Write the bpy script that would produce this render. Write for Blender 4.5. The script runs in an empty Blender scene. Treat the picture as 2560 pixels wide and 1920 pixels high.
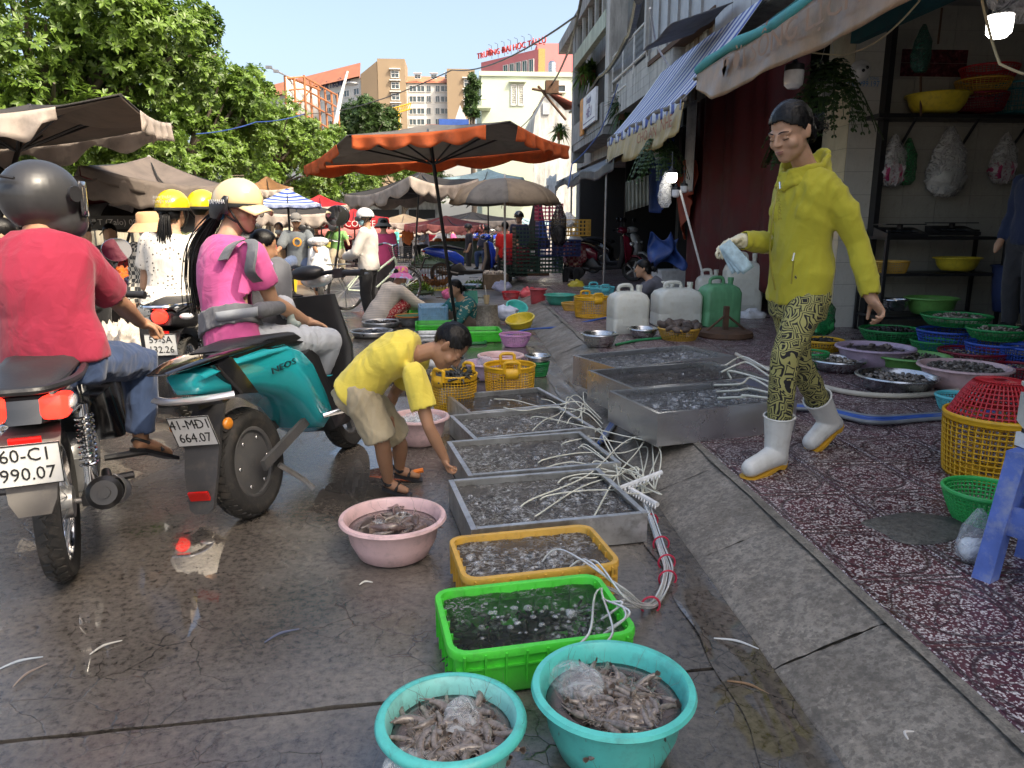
import bpy,bmesh,math,random
import numpy as np
from mathutils import Vector,Matrix,noise as mnoise
from math import sin,cos,pi,radians as R,sqrt,atan2
random.seed(7); rng=np.random.default_rng(11)
scene=bpy.context.scene; COL=scene.collection
# ---------------------------------------------------------------- camera
F=1850.0; CH=1.32; PITCH=math.atan(400/F); YAW=R(-4.08)
cam_d=bpy.data.cameras.new('camera'); cam=bpy.data.objects.new('camera',cam_d); COL.objects.link(cam)
cam.location=(0,0,CH); cam.rotation_euler=(pi/2-PITCH,0,YAW)
cam_d.sensor_width=36; cam_d.lens=F/2560*36; cam_d.clip_start=.05; cam_d.clip_end=2000
scene.camera=cam
# ---------------------------------------------------------------- sky and sun
SUN_EL=R(47); SUN_DIR=Vector((.80*cos(SUN_EL),-.60*cos(SUN_EL),sin(SUN_EL)))
wd=bpy.data.worlds.new('World'); scene.world=wd; wd.use_nodes=True
wn=wd.node_tree.nodes; wl=wd.node_tree.links; wn.clear()
sk=wn.new('ShaderNodeTexSky'); sk.sky_type='NISHITA'; sk.sun_disc=False
sk.sun_elevation=SUN_EL; sk.sun_rotation=atan2(SUN_DIR.x,SUN_DIR.y); sk.air_density=.9; sk.dust_density=6.0; sk.ozone_density=1.2
bgn=wn.new('ShaderNodeBackground'); bgn.inputs[1].default_value=.15
won=wn.new('ShaderNodeOutputWorld'); wl.new(sk.outputs[0],bgn.inputs[0]); wl.new(bgn.outputs[0],won.inputs[0])
sd=bpy.data.lights.new('sun','SUN'); sd.energy=2.0; sd.angle=R(.5); sd.color=(1,.93,.82)
so=bpy.data.objects.new('sun',sd); COL.objects.link(so); so.rotation_euler=SUN_DIR.to_track_quat('Z','Y').to_euler()
scene.view_settings.view_transform='Standard'; scene.view_settings.look='None'
scene.view_settings.exposure=1.5; scene.view_settings.gamma=1
scene.view_settings.use_white_balance=True; scene.view_settings.white_balance_temperature=7100; scene.view_settings.white_balance_tint=8
# ---------------------------------------------------------------- placing: photograph pixel -> point of the place
def _ray(px,py):
 x=(px-1280)/F; y=-(py-960)/F; cy,sy=cos(YAW),sin(YAW)
 W=Vector((-sy*cos(PITCH),cy*cos(PITCH),-sin(PITCH))); U=Vector((-sy*sin(PITCH),cy*sin(PITCH),cos(PITCH))); Rr=Vector((cy,sy,0))
 return W+x*Rr+y*U
def G(px,py,z=0.):
 d=_ray(px,py); t=(z-CH)/d.z; return Vector((d.x*t,d.y*t,z))
def PY(px,py,Y):
 d=_ray(px,py); t=Y/d.y; return Vector((d.x*t,Y,CH+d.z*t))
# ---------------------------------------------------------------- materials
MATS={}
def nodes_of(name):
 m=bpy.data.materials.new(name); m.use_nodes=True; nt=m.node_tree
 return m,nt,nt.nodes['Principled BSDF']
def N(nt,t,**kw):
 n=nt.nodes.new(t)
 for k,v in kw.items():
  if k in('operation','blend_type','data_type','feature','wave_type','bands_direction','noise_dimensions','distance','interpolation_type'):setattr(n,k,v)
  else:n.inputs[k if not k.startswith('i')or not k[1:].isdigit()else int(k[1:])].default_value=v
 return n
def ramp(nt,fac,stops):
 r=nt.nodes.new('ShaderNodeValToRGB'); e=r.color_ramp.elements
 while len(e)<len(stops):e.new(.5)
 for q,(p_,c)in zip(e,stops):q.position=p_; q.color=(*c,1)if len(c)==3 else c
 nt.links.new(fac,r.inputs[0]); return r.outputs[0]
def mixc(nt,fac,a,b):
 m=nt.nodes.new('ShaderNodeMix'); m.data_type='RGBA'
 for v,i in((fac,0),(a,6),(b,7)):
  if hasattr(v,'links'):nt.links.new(v,m.inputs[i])
  else:m.inputs[i].default_value=v if i==0 else(*v[:3],1)
 return m.outputs[2]
def coordn(nt,kind='Object'):
 return nt.nodes.new('ShaderNodeTexCoord').outputs[kind]
def mulc(c,f):return tuple(min(1,x*f)for x in c)
def mat(name,col,rough=.5,metal=0,var=.18,scale=6,bump=0,bscale=60,spec=.5,coat=0,dirt=0,dirtcol=(.06,.05,.04),emit=0,trans=0,alpha=1,sss=0,kind='Object',stretch=None):
 if name in MATS:return MATS[name]
 m,nt,b=nodes_of(name); L=nt.links; tc=coordn(nt,kind)
 if stretch:
  mp=nt.nodes.new('ShaderNodeMapping'); mp.inputs['Scale'].default_value=stretch; L.new(tc,mp.inputs[0]); tc=mp.outputs[0]
 n=N(nt,'ShaderNodeTexNoise',Scale=scale,Detail=5.,Roughness=.6); L.new(tc,n.inputs['Vector'])
 c=ramp(nt,n.outputs[0],[(.3,mulc(col,1-var)),(.7,mulc(col,1+var))])
 if dirt:
  n2=N(nt,'ShaderNodeTexNoise',Scale=scale*2.3,Detail=8.,Roughness=.7); L.new(tc,n2.inputs['Vector'])
  f=ramp(nt,n2.outputs[0],[(.5,(0,0,0)),(.72,(dirt,dirt,dirt))]); c=mixc(nt,f,c,dirtcol)
 L.new(c,b.inputs['Base Color'])
 rr=N(nt,'ShaderNodeMapRange',i1=.3,i2=.7,i3=max(0.02,rough*.8),i4=min(1,rough*1.2)); L.new(n.outputs[0],rr.inputs[0]); L.new(rr.outputs[0],b.inputs['Roughness'])
 b.inputs['Metallic'].default_value=metal; b.inputs['Specular IOR Level'].default_value=spec; b.inputs['Coat Weight'].default_value=coat; b.inputs['Coat Roughness'].default_value=.08
 if trans:b.inputs['Transmission Weight'].default_value=trans
 if alpha<1:b.inputs['Alpha'].default_value=alpha
 if sss:b.inputs['Subsurface Weight'].default_value=sss; b.inputs['Subsurface Radius'].default_value=(.02,.008,.004); b.inputs['Subsurface Scale'].default_value=.5
 if emit:b.inputs['Emission Color'].default_value=(*col,1); b.inputs['Emission Strength'].default_value=emit
 if bump:
  n3=N(nt,'ShaderNodeTexNoise',Scale=bscale,Detail=4.); L.new(tc,n3.inputs['Vector'])
  bp=N(nt,'ShaderNodeBump',Strength=bump,Distance=.01); L.new(n3.outputs[0],bp.inputs['Height']); L.new(bp.outputs[0],b.inputs['Normal'])
 MATS[name]=m; return m
def cloth(name,col,var=.12,rough=.85,fold=.35,fscale=8,weave=True):
 if name in MATS:return MATS[name]
 m,nt,b=nodes_of(name); L=nt.links; tc=coordn(nt)
 n=N(nt,'ShaderNodeTexNoise',Scale=5.,Detail=5.); L.new(tc,n.inputs['Vector'])
 c=ramp(nt,n.outputs[0],[(.3,mulc(col,1-var)),(.7,mulc(col,1+var))]); L.new(c,b.inputs['Base Color'])
 b.inputs['Roughness'].default_value=rough; b.inputs['Sheen Weight'].default_value=.15; b.inputs['Specular IOR Level'].default_value=.25
 f=N(nt,'ShaderNodeTexNoise',Scale=fscale,Detail=3.,Distortion=1.2); L.new(tc,f.inputs['Vector'])
 bp=N(nt,'ShaderNodeBump',Strength=fold,Distance=.03); L.new(f.outputs[0],bp.inputs['Height'])
 w=N(nt,'ShaderNodeTexNoise',Scale=500.,Detail=1.); L.new(tc,w.inputs['Vector'])
 bp2=N(nt,'ShaderNodeBump',Strength=.15,Distance=.002); L.new(w.outputs[0],bp2.inputs['Height']); L.new(bp.outputs[0],bp2.inputs['Normal']); L.new(bp2.outputs[0],b.inputs['Normal'])
 MATS[name]=m; return m
def plastic(name,col,rough=.35,**k):return mat(name,col,rough,var=.1,scale=9,bump=.06,bscale=30,dirt=.35,**k)
def stripes(name,a,b_,freq,axis=0,rough=.7,soft=.04,uv=True,duty=.5,dirt=.3):
 if name in MATS:return MATS[name]
 m,nt,b=nodes_of(name); L=nt.links; tc=coordn(nt,'UV'if uv else 'Object')
 sx=nt.nodes.new('ShaderNodeSeparateXYZ'); L.new(tc,sx.inputs[0])
 mu=N(nt,'ShaderNodeMath',operation='MULTIPLY',i1=freq); L.new(sx.outputs[axis],mu.inputs[0])
 fr=N(nt,'ShaderNodeMath',operation='FRACT'); L.new(mu.outputs[0],fr.inputs[0])
 c=ramp(nt,fr.outputs[0],[(0,a),(duty-soft,a),(duty+soft,b_),(1-soft,b_),(1,a)])
 n2=N(nt,'ShaderNodeTexNoise',Scale=4.,Detail=8.,Roughness=.7); L.new(coordn(nt),n2.inputs['Vector'])
 f=ramp(nt,n2.outputs[0],[(.48,(0,0,0)),(.75,(dirt,)*3)]); c=mixc(nt,f,c,(.1,.09,.08)); L.new(c,b.inputs['Base Color']); b.inputs['Roughness'].default_value=rough
 bp=N(nt,'ShaderNodeBump',Strength=.3,Distance=.03); L.new(n2.outputs[0],bp.inputs['Height']); L.new(bp.outputs[0],b.inputs['Normal'])
 MATS[name]=m; return m
def film(name,col=(.9,.92,.95),dens=.35):
 if name in MATS:return MATS[name]
 m,nt,b=nodes_of(name); L=nt.links; tc=coordn(nt)
 n=N(nt,'ShaderNodeTexNoise',Scale=11.,Detail=3.,Distortion=3.); L.new(tc,n.inputs['Vector'])
 a=ramp(nt,n.outputs[0],[(.35,(dens*.5,)*3),(.7,(min(1,dens*1.8),)*3)]); L.new(a,b.inputs['Alpha'])
 b.inputs['Base Color'].default_value=(*col,1); b.inputs['Roughness'].default_value=.15
 bp=N(nt,'ShaderNodeBump',Strength=.8,Distance=.02); L.new(n.outputs[0],bp.inputs['Height']); L.new(bp.outputs[0],b.inputs['Normal'])
 MATS[name]=m; return m
# ---------------------------------------------------------------- mesh building
def basis(d,up=Vector((0,0,1))):
 d=Vector(d).normalized(); u=Vector(up)
 if abs(d.dot(u.normalized()))>.98:u=Vector((1,0,0))
 s=d.cross(u).normalized(); return s,s.cross(d).normalized(),d
V=Vector
class MB:
 def __init__(s):s.v=[]; s.f=[]; s.uv={}
 def add(s,vs,fs,uvs=None):
  o=len(s.v); s.v+=[tuple(p)for p in vs]
  if uvs:
   for i,u in enumerate(uvs):s.uv[o+i]=u
  s.f+=[tuple(o+i for i in f)for f in fs]; return s
 def box(s,c,size,rot=None,taper=1.,bev=0):
  x,y,z=(q/2 for q in size); t=taper
  vs=[V((sx*x*(t if sz>0 else 1),sy*y*(t if sz>0 else 1),sz*z))for sz in(-1,1)for sx,sy in((-1,-1),(1,-1),(1,1),(-1,1))]
  if rot is not None:vs=[rot@v for v in vs]
  c=V(c); return s.add([v+c for v in vs],[(3,2,1,0),(4,5,6,7),(0,1,5,4),(1,2,6,5),(2,3,7,6),(3,0,4,7)])
 def loft(s,rings,cap=True,close=True,uv=False):
  n=len(rings[0]); vs=[p for r in rings for p in r]; fs=[]
  for i in range(len(rings)-1):
   for j in range(n if close else n-1):
    a=i*n+j; b=i*n+(j+1)%n; fs.append((a,b,b+n,a+n))
  if cap and close:fs.append(tuple(range(n-1,-1,-1))); fs.append(tuple((len(rings)-1)*n+j for j in range(n)))
  uvs=[(j/(n-1 if not close else n),i/(len(rings)-1))for i in range(len(rings))for j in range(n)]if uv else None
  return s.add(vs,fs,uvs)
 def tube(s,pts,r,n=8,cap=True):
  pts=[V(p)for p in pts]; k=len(pts); rs=list(r)if isinstance(r,(list,tuple))else[r]*k; rs=rs if len(rs)==k else[float(x)for x in np.interp(np.linspace(0,1,k),np.linspace(0,1,len(rs)),rs)]; rings=[]; up=V((0,0,1))
  for i,p in enumerate(pts):
   d=(pts[min(i+1,k-1)]-pts[max(i-1,0)])
   if d.length<1e-9:d=V((0,0,1))
   a,b,_=basis(d,up); up=b if abs(b.z)>.02 or True else up
   rings.append([p+(a*cos(2*pi*j/n)+b*sin(2*pi*j/n))*rs[i]for j in range(n)])
  return s.loft(rings,cap)
 def cyl(s,a,b,r0,r1=None,n=12):return s.tube([a,b],[r0,r0 if r1 is None else r1],n)
 def ell(s,c,rad,rot=None,n=14,m=9):
  rings=[]; c=V(c)
  for i in range(1,m):
   t=pi*i/m; ring=[V((rad[0]*sin(t)*cos(2*pi*j/n),rad[1]*sin(t)*sin(2*pi*j/n),-rad[2]*cos(t)))for j in range(n)]
   rings.append([(rot@p if rot is not None else p)+c for p in ring])
  return s.loft(rings)
 def cap(s,a,b,r0,r1=None,n=12):
  r1=r0 if r1 is None else r1; a=V(a); b=V(b); d=(b-a); L=d.length
  if L<1e-6:return s.ell(a,(r0,)*3)
  d/=L; pts=[a-d*r0*.92,a-d*r0*.6,a,b,b+d*r1*.6,b+d*r1*.92]; return s.tube(pts,[r0*.39,r0*.8,r0,r1,r1*.8,r1*.39],n)
 def chain(s,pts,rs,n=12):
  for i in range(len(pts)-1):s.cap(pts[i],pts[i+1],rs[i],rs[i+1],n)
  return s
 def lathe(s,prof,n=32,c=(0,0,0),ax=None,cap=False,wob=None):
  c=V(c); rings=[]
  for i,(r,z)in enumerate(prof):
   ring=[]
   for j in range(n):
    a=2*pi*j/n; rr=r*(1+(wob(a,i)if wob else 0)); p=V((rr*cos(a),rr*sin(a),z)); ring.append((ax@p if ax is not None else p)+c)
   rings.append(ring)
  return s.loft(rings,cap)
 def grid(s,fn,nu,nv):
  vs=[]; uvs=[]
  for j in range(nv+1):
   for i in range(nu+1):u,v=i/nu,j/nv; vs.append(fn(u,v)); uvs.append((u,v))
  w=nu+1; return s.add(vs,[(j*w+i,j*w+i+1,(j+1)*w+i+1,(j+1)*w+i)for j in range(nv)for i in range(nu)],uvs)
 def puff(s,outline,w,b=.02,inset=.02,zc=None):
  P=[V((p[0],p[1]))for p in outline]; ws=[p[2]if len(p)>2 else w for p in outline]; n=len(P); c=sum(P,V((0,0)))/n
  def ins(d):
   out=[]
   for i in range(n):
    e=(P[(i+1)%n]-P[i-1]); nn=V((-e.y,e.x)).normalized()
    if nn.dot(c-P[i])<0 and False:nn=-nn
    out.append(P[i]+nn*d*sgn)
   return out
  ar=sum(P[i].x*P[(i+1)%n].y-P[(i+1)%n].x*P[i].y for i in range(n)); sgn=1 if ar>0 else-1
  rings=[]
  for yk,d in((-1,inset),(-1+.35*b/w,inset*.35),(-1+b/w,0),(1-b/w,0),(1-.35*b/w,inset*.35),(1,inset)):
   q=ins(d); rings.append([V((q[i].x,yk*ws[i],q[i].y))for i in range(n)])
  return s.loft(rings)
 def tri_mesh(s):return s
 def mesh(s,name='m',sharp=38,smooth=True):
  me=bpy.data.meshes.new(name); me.from_pydata(s.v,[],s.f)
  if s.uv:
   uvl=me.uv_layers.new(name='UVMap'); li=np.zeros(len(me.loops),dtype=np.int32); me.loops.foreach_get('vertex_index',li)
   arr=np.zeros((len(s.v),2),dtype=np.float32)
   for k,u in s.uv.items():arr[k]=u
   uvl.data.foreach_set('uv',arr[li].ravel())
  if smooth:
   me.polygons.foreach_set('use_smooth',[True]*len(me.polygons))
   if sharp<179:me.set_sharp_from_angle(angle=R(sharp))
  me.update(); return me
 def shift(s,d):s.v=[(x-d[0],y-d[1],z-d[2])for x,y,z in s.v]; return s
 def xf(s,M4,i0=0):s.v[i0:]=[tuple(M4@V(p))for p in s.v[i0:]]; return s
 def build(s,name,m,parent=None,off=None,sharp=38,smooth=True):
  if off is not None:s.shift(off)
  return obj(name,s.mesh(name,sharp,smooth),m,parent)
def obj(name,me,m=None,parent=None,loc=None,rot=None):
 o=bpy.data.objects.new(name,me); COL.objects.link(o)
 if m is not None and not len(me.materials):me.materials.append(m)
 if parent is not None:o.parent=parent
 if loc is not None:o.location=loc
 if rot is not None:o.rotation_euler=rot
 return o
def tag(o,label,cat,group=None):
 o['label']=label; o['category']=cat
 if group:o['group']=group
 return o
def struct(o):o['kind']='structure'; return o
def stuff(o):o['kind']='stuff'; return o
def thing(name,label,cat,loc=(0,0,0),rotz=0,group=None):
 o=bpy.data.objects.new(name,None); COL.objects.link(o); o.empty_display_size=.05; o.location=loc; o.rotation_euler=(0,0,rotz); return tag(o,label,cat,group)
KIDS={}
def copy_tree(o,parent=None):
 c=o.copy(); COL.objects.link(c)
 if parent is not None:c.parent=parent
 for ch in o.children:copy_tree(ch,c)
 return c
def solid(o,t,off=0):q=o.modifiers.new('solid','SOLIDIFY'); q.thickness=t; q.offset=off; return o
def text(s,size,m,parent,loc,xd=(1,0,0),yd=(0,0,1),ext=.0008,name='lettering',sx=1.,align='CENTER'):
 cu=bpy.data.curves.new('t','FONT'); cu.body=s; cu.size=size; cu.align_x=align; cu.align_y='CENTER'; cu.extrude=ext; cu.resolution_u=2
 t=bpy.data.objects.new('t',cu); me=bpy.data.meshes.new_from_object(t); bpy.data.objects.remove(t); bpy.data.curves.remove(cu)
 xd=V(xd).normalized(); zd=xd.cross(V(yd)).normalized(); yd=zd.cross(xd)
 M4=Matrix(((xd.x*sx,yd.x,zd.x,loc[0]),(xd.y*sx,yd.y,zd.y,loc[1]),(xd.z*sx,yd.z,zd.z,loc[2]),(0,0,0,1))); me.transform(M4)
 me.materials.clear(); return obj(name,me,m,parent)
# ---------------------------------------------------------------- organic surfaces
def fold(me,amp,freq=14,seed=0,aniso=(1,1,.45)):
 n=len(me.vertices); co=np.zeros(n*3); me.vertices.foreach_get('co',co); co=co.reshape(-1,3); no=np.zeros(n*3); me.vertex_normals.foreach_get('vector',no); no=no.reshape(-1,3)
 r=np.random.default_rng(abs(seed)); d=np.zeros(n); q=co*np.array(aniso)
 for k in range(6):
  a=r.normal(size=3); a/=np.linalg.norm(a); b=r.normal(size=3); b/=np.linalg.norm(b); c=r.normal(size=3); c/=np.linalg.norm(c); f=freq*(1.15+.62*k)
  w=np.sin(q@a*f+r.uniform(0,6)+1.9*np.sin(q@b*f*.6+r.uniform(0,6))); m=.5+.5*np.sin(co@c*f*.35+r.uniform(0,6)); d+=((1-np.abs(w))**1.6*2.2-.7)*m/(1+k*.45)
 co+=no*(d*amp*.8)[:,None]; me.vertices.foreach_set('co',co.ravel()); me.update()
TMP=bpy.data.scenes.new('workbench')
def remesh(mb,voxel,smooth=3,fac=.5,amp=0,freq=14,seed=0):
 o=bpy.data.objects.new('tmp',mb.mesh('tmp',180)); TMP.collection.objects.link(o)
 q=o.modifiers.new('r','REMESH'); q.mode='VOXEL'; q.voxel_size=voxel
 if smooth:q=o.modifiers.new('s','SMOOTH'); q.iterations=smooth; q.factor=fac
 with bpy.context.temp_override(scene=TMP,view_layer=TMP.view_layers[0]):dg=bpy.context.evaluated_depsgraph_get(); me=bpy.data.meshes.new_from_object(o.evaluated_get(dg))
 mm_=o.data; bpy.data.objects.remove(o); bpy.data.meshes.remove(mm_)
 if amp:fold(me,amp,freq,seed)
 me.polygons.foreach_set('use_smooth',[True]*len(me.polygons)); me.materials.clear(); me.update(); return me
def clipz(me,fn):
 bm=bmesh.new(); bm.from_mesh(me); bmesh.ops.delete(bm,geom=[v for v in bm.verts if not fn(v.co)],context='VERTS'); bm.to_mesh(me); bm.free(); return me
def lerp(a,b,t):return V(a)*(1-t)+V(b)*t
# ---------------------------------------------------------------- shared materials
WHITE=mat('white_paint',(.72,.72,.7),.5,dirt=.3); BLACKP=mat('black_plastic',(.018,.018,.02),.42,bump=.1,bscale=120); BLACKG=mat('black_gloss_paint',(.01,.01,.012),.12,coat=.7,var=.05)
RUBBER=mat('tyre_rubber',(.028,.027,.026),.75,dirt=.5,dirtcol=(.12,.1,.08),bump=.2,bscale=90); STEEL=mat('brushed_steel',(.55,.56,.57),.28,1,var=.12,scale=3,bump=.05,bscale=8,stretch=(1,12,12)); CHROME=mat('chrome',(.75,.75,.76),.12,1,var=.06)
DARKMETAL=mat('dark_metal',(.05,.05,.052),.4,.8,dirt=.3); GREYMETAL=mat('grey_metal',(.3,.3,.3),.4,.8,dirt=.3); RUST=mat('rusty_iron',(.11,.06,.035),.8,.2,var=.4,scale=14,bump=.3)
GREYPL=mat('grey_plastic',(.09,.09,.092),.5,dirt=.3,dirtcol=(.2,.18,.15)); WOOD=mat('weathered_wood',(.2,.14,.09),.8,var=.3,scale=10,bump=.3)
SKIN=mat('skin',(.45,.26,.165),.58,var=.08,scale=12,bump=.05,bscale=220,sss=.12); SKIN2=mat('skin_tanned',(.36,.19,.11),.58,var=.08,scale=12,bump=.05,bscale=220,sss=.12)
HAIR=mat('black_hair',(.005,.0045,.0045),.36,var=.4,scale=60,bump=.25,bscale=240,stretch=(1,1,.12),spec=.25); LIP=mat('lips',(.27,.1,.085),.4)
REDLAMP=mat('red_lens',(.55,.01,.008),.12,coat=.6); REDLIT=mat('red_lens_lit',(.9,.03,.02),.2,emit=1.2); CLEARL=mat('clear_lens',(.75,.75,.75),.08,.4,coat=1); AMBER=mat('amber_lens',(.75,.25,.02),.15,coat=.6)
# ================================================================ SETTING: ground
def road_mat():
 m,nt,b=nodes_of('wet_concrete_road'); L=nt.links; tc=coordn(nt)
 big=N(nt,'ShaderNodeTexNoise',Scale=.9,Detail=6.,Roughness=.6); L.new(tc,big.inputs['Vector'])
 fine=N(nt,'ShaderNodeTexNoise',Scale=38.,Detail=9.,Roughness=.75); L.new(tc,fine.inputs['Vector'])
 c=ramp(nt,big.outputs[0],[(.32,(.115,.104,.09)),(.5,(.185,.168,.145)),(.68,(.265,.24,.205))])
 g=ramp(nt,fine.outputs[0],[(.36,(.3,.28,.27)),(.5,(.85,.85,.85)),(.66,(1.25,1.22,1.2))])
 mu=nt.nodes.new('ShaderNodeMix'); mu.data_type='RGBA'; mu.blend_type='MULTIPLY'; mu.inputs[0].default_value=1; L.new(c,mu.inputs[6]); L.new(g,mu.inputs[7]); col=mu.outputs[2]
 wn_=N(nt,'ShaderNodeTexNoise',Scale=5.,Detail=4.); L.new(tc,wn_.inputs['Vector'])
 mp=nt.nodes.new('ShaderNodeMix'); mp.data_type='VECTOR'; mp.inputs[0].default_value=.12; L.new(tc,mp.inputs[4]); L.new(wn_.outputs[1],mp.inputs[5])
 vo=N(nt,'ShaderNodeTexVoronoi',feature='DISTANCE_TO_EDGE',Scale=9.); L.new(mp.outputs[1],vo.inputs['Vector'])
 ck=ramp(nt,vo.outputs['Distance'],[(0,(1,1,1)),(.022,(0,0,0))])
 cm=N(nt,'ShaderNodeTexNoise',Scale=1.7,Detail=3.); L.new(tc,cm.inputs['Vector'])
 cmask=ramp(nt,cm.outputs[0],[(.47,(0,0,0)),(.6,(.8,.8,.8))]); mm=N(nt,'ShaderNodeMath',operation='MULTIPLY'); L.new(ck,mm.inputs[0]); L.new(cmask,mm.inputs[1])
 col=mixc(nt,mm.outputs[0],col,(.018,.016,.014))
 sx=nt.nodes.new('ShaderNodeSeparateXYZ'); L.new(tc,sx.inputs[0])
 pn=N(nt,'ShaderNodeTexNoise',Scale=1.15,Detail=5.,Roughness=.55); L.new(tc,pn.inputs['Vector'])
 acc=None
 for(cx,cy,rx,ry,s_)in((-.48,3.95,.30,.75,.30),(-.02,4.0,.16,.5,.26),(-1.08,2.62,.26,.5,.26),(.0,1.4,.9,.36,.2),(-.55,6.9,.8,1.3,.16),(.35,6.9,.4,1.6,.16),(-1.0,3.9,.3,.5,.2),(.82,2.0,.15,.8,.26),(-.2,2.2,.5,.15,.07)):
  ax=N(nt,'ShaderNodeMath',operation='SUBTRACT',i1=cx); L.new(sx.outputs[0],ax.inputs[0]); ax2=N(nt,'ShaderNodeMath',operation='DIVIDE',i1=rx); L.new(ax.outputs[0],ax2.inputs[0]); ax3=N(nt,'ShaderNodeMath',operation='POWER',i1=2.); L.new(ax2.outputs[0],ax3.inputs[0])
  ay=N(nt,'ShaderNodeMath',operation='SUBTRACT',i1=cy); L.new(sx.outputs[1],ay.inputs[0]); ay2=N(nt,'ShaderNodeMath',operation='DIVIDE',i1=ry); L.new(ay.outputs[0],ay2.inputs[0]); ay3=N(nt,'ShaderNodeMath',operation='POWER',i1=2.); L.new(ay2.outputs[0],ay3.inputs[0])
  sm=N(nt,'ShaderNodeMath',operation='ADD'); L.new(ax3.outputs[0],sm.inputs[0]); L.new(ay3.outputs[0],sm.inputs[1])
  mr=N(nt,'ShaderNodeMapRange',i1=0.,i2=1.6,i3=s_,i4=0.); L.new(sm.outputs[0],mr.inputs[0])
  if acc is None:acc=mr.outputs[0]
  else:
   ad=N(nt,'ShaderNodeMath',operation='MAXIMUM'); L.new(acc,ad.inputs[0]); L.new(mr.outputs[0],ad.inputs[1]); acc=ad.outputs[0]
 tot=N(nt,'ShaderNodeMath',operation='ADD'); L.new(pn.outputs[0],tot.inputs[0]); L.new(acc,tot.inputs[1])
 fw=N(nt,'ShaderNodeMath',operation='MULTIPLY_ADD',i1=.07,i2=-.035); L.new(fine.outputs[0],fw.inputs[0]); t2=N(nt,'ShaderNodeMath',operation='ADD'); L.new(tot.outputs[0],t2.inputs[0]); L.new(fw.outputs[0],t2.inputs[1])
 pud=N(nt,'ShaderNodeMapRange',i1=.635,i2=.665); L.new(t2.outputs[0],pud.inputs[0])
 wet=N(nt,'ShaderNodeMapRange',i1=.34,i2=.56); L.new(t2.outputs[0],wet.inputs[0])
 dry=N(nt,'ShaderNodeMapRange',i1=10.,i2=16.); L.new(sx.outputs[1],dry.inputs[0])
 wl_=N(nt,'ShaderNodeMath',operation='SUBTRACT'); wl_.use_clamp=True; L.new(wet.outputs[0],wl_.inputs[0]); L.new(dry.outputs[0],wl_.inputs[1])
 dk=nt.nodes.new('ShaderNodeMix'); dk.data_type='RGBA'; dk.blend_type='MULTIPLY'; L.new(wl_.outputs[0],dk.inputs[0]); L.new(col,dk.inputs[6]); dk.inputs[7].default_value=(.62,.6,.6,1)
 L.new(dk.outputs[2],b.inputs['Base Color'])
 r1=N(nt,'ShaderNodeMapRange',i1=0.,i2=1.,i3=.5,i4=.09); L.new(wl_.outputs[0],r1.inputs[0])
 r2=nt.nodes.new('ShaderNodeMix'); L.new(pud.outputs[0],r2.inputs[0]); L.new(r1.outputs[0],r2.inputs[2]); r2.inputs[3].default_value=.015; L.new(r2.outputs[0],b.inputs['Roughness'])
 hb=N(nt,'ShaderNodeMath',operation='SUBTRACT'); L.new(fine.outputs[0],hb.inputs[0]); L.new(mm.outputs[0],hb.inputs[1])
 bs=N(nt,'ShaderNodeMapRange',i1=0.,i2=1.,i3=.3,i4=.0); L.new(pud.outputs[0],bs.inputs[0])
 bp=N(nt,'ShaderNodeBump',Distance=.006); L.new(bs.outputs[0],bp.inputs['Strength']); L.new(hb.outputs[0],bp.inputs['Height']); L.new(bp.outputs[0],b.inputs['Normal'])
 b.inputs['Specular IOR Level'].default_value=.8; b.inputs['IOR'].default_value=1.6
 return m
ROAD=road_mat(); DIRT=mat('dark_joint_dirt',(.03,.026,.022),.8,bump=.4,bscale=50)
def concrete(name,col,agg=95,wetx=False):
 m,nt,b=nodes_of(name); L=nt.links; tc=coordn(nt)
 n=N(nt,'ShaderNodeTexNoise',Scale=3.,Detail=8.,Roughness=.65); L.new(tc,n.inputs['Vector'])
 c=ramp(nt,n.outputs[0],[(.3,mulc(col,.55)),(.5,col),(.7,mulc(col,1.35))])
 v=N(nt,'ShaderNodeTexVoronoi',Scale=agg); L.new(tc,v.inputs['Vector'])
 sp=nt.nodes.new('ShaderNodeSeparateColor'); L.new(v.outputs['Color'],sp.inputs[0])
 f1=ramp(nt,sp.outputs[0],[(.78,(0,0,0)),(.86,(.6,.6,.6))]); c=mixc(nt,f1,c,mulc(col,.42))
 f2=ramp(nt,sp.outputs[1],[(.93,(0,0,0)),(.97,(.35,.35,.35))]); c=mixc(nt,f2,c,mulc(col,1.8)); n9=N(nt,'ShaderNodeTexNoise',Scale=30.,Detail=9.,Roughness=.8); L.new(tc,n9.inputs['Vector']); c=mixc(nt,ramp(nt,n9.outputs[0],[(.42,(.75,.75,.75)),(.56,(0,0,0))]),c,mulc(col,.4))
 L.new(c,b.inputs['Base Color'])
 r=N(nt,'ShaderNodeMapRange',i1=.35,i2=.65,i3=.75,i4=.38); L.new(n.outputs[0],r.inputs[0]); L.new(r.outputs[0],b.inputs['Roughness'])
 f=N(nt,'ShaderNodeTexNoise',Scale=55.,Detail=8.,Roughness=.75); L.new(tc,f.inputs['Vector'])
 bp=N(nt,'ShaderNodeBump',Strength=.7,Distance=.008); L.new(f.outputs[0],bp.inputs['Height']); L.new(bp.outputs[0],b.inputs['Normal']); return m
RAMP=concrete('ramp_concrete',(.26,.23,.19)); MORTAR=concrete('mortar',(.25,.225,.185),150)
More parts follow.
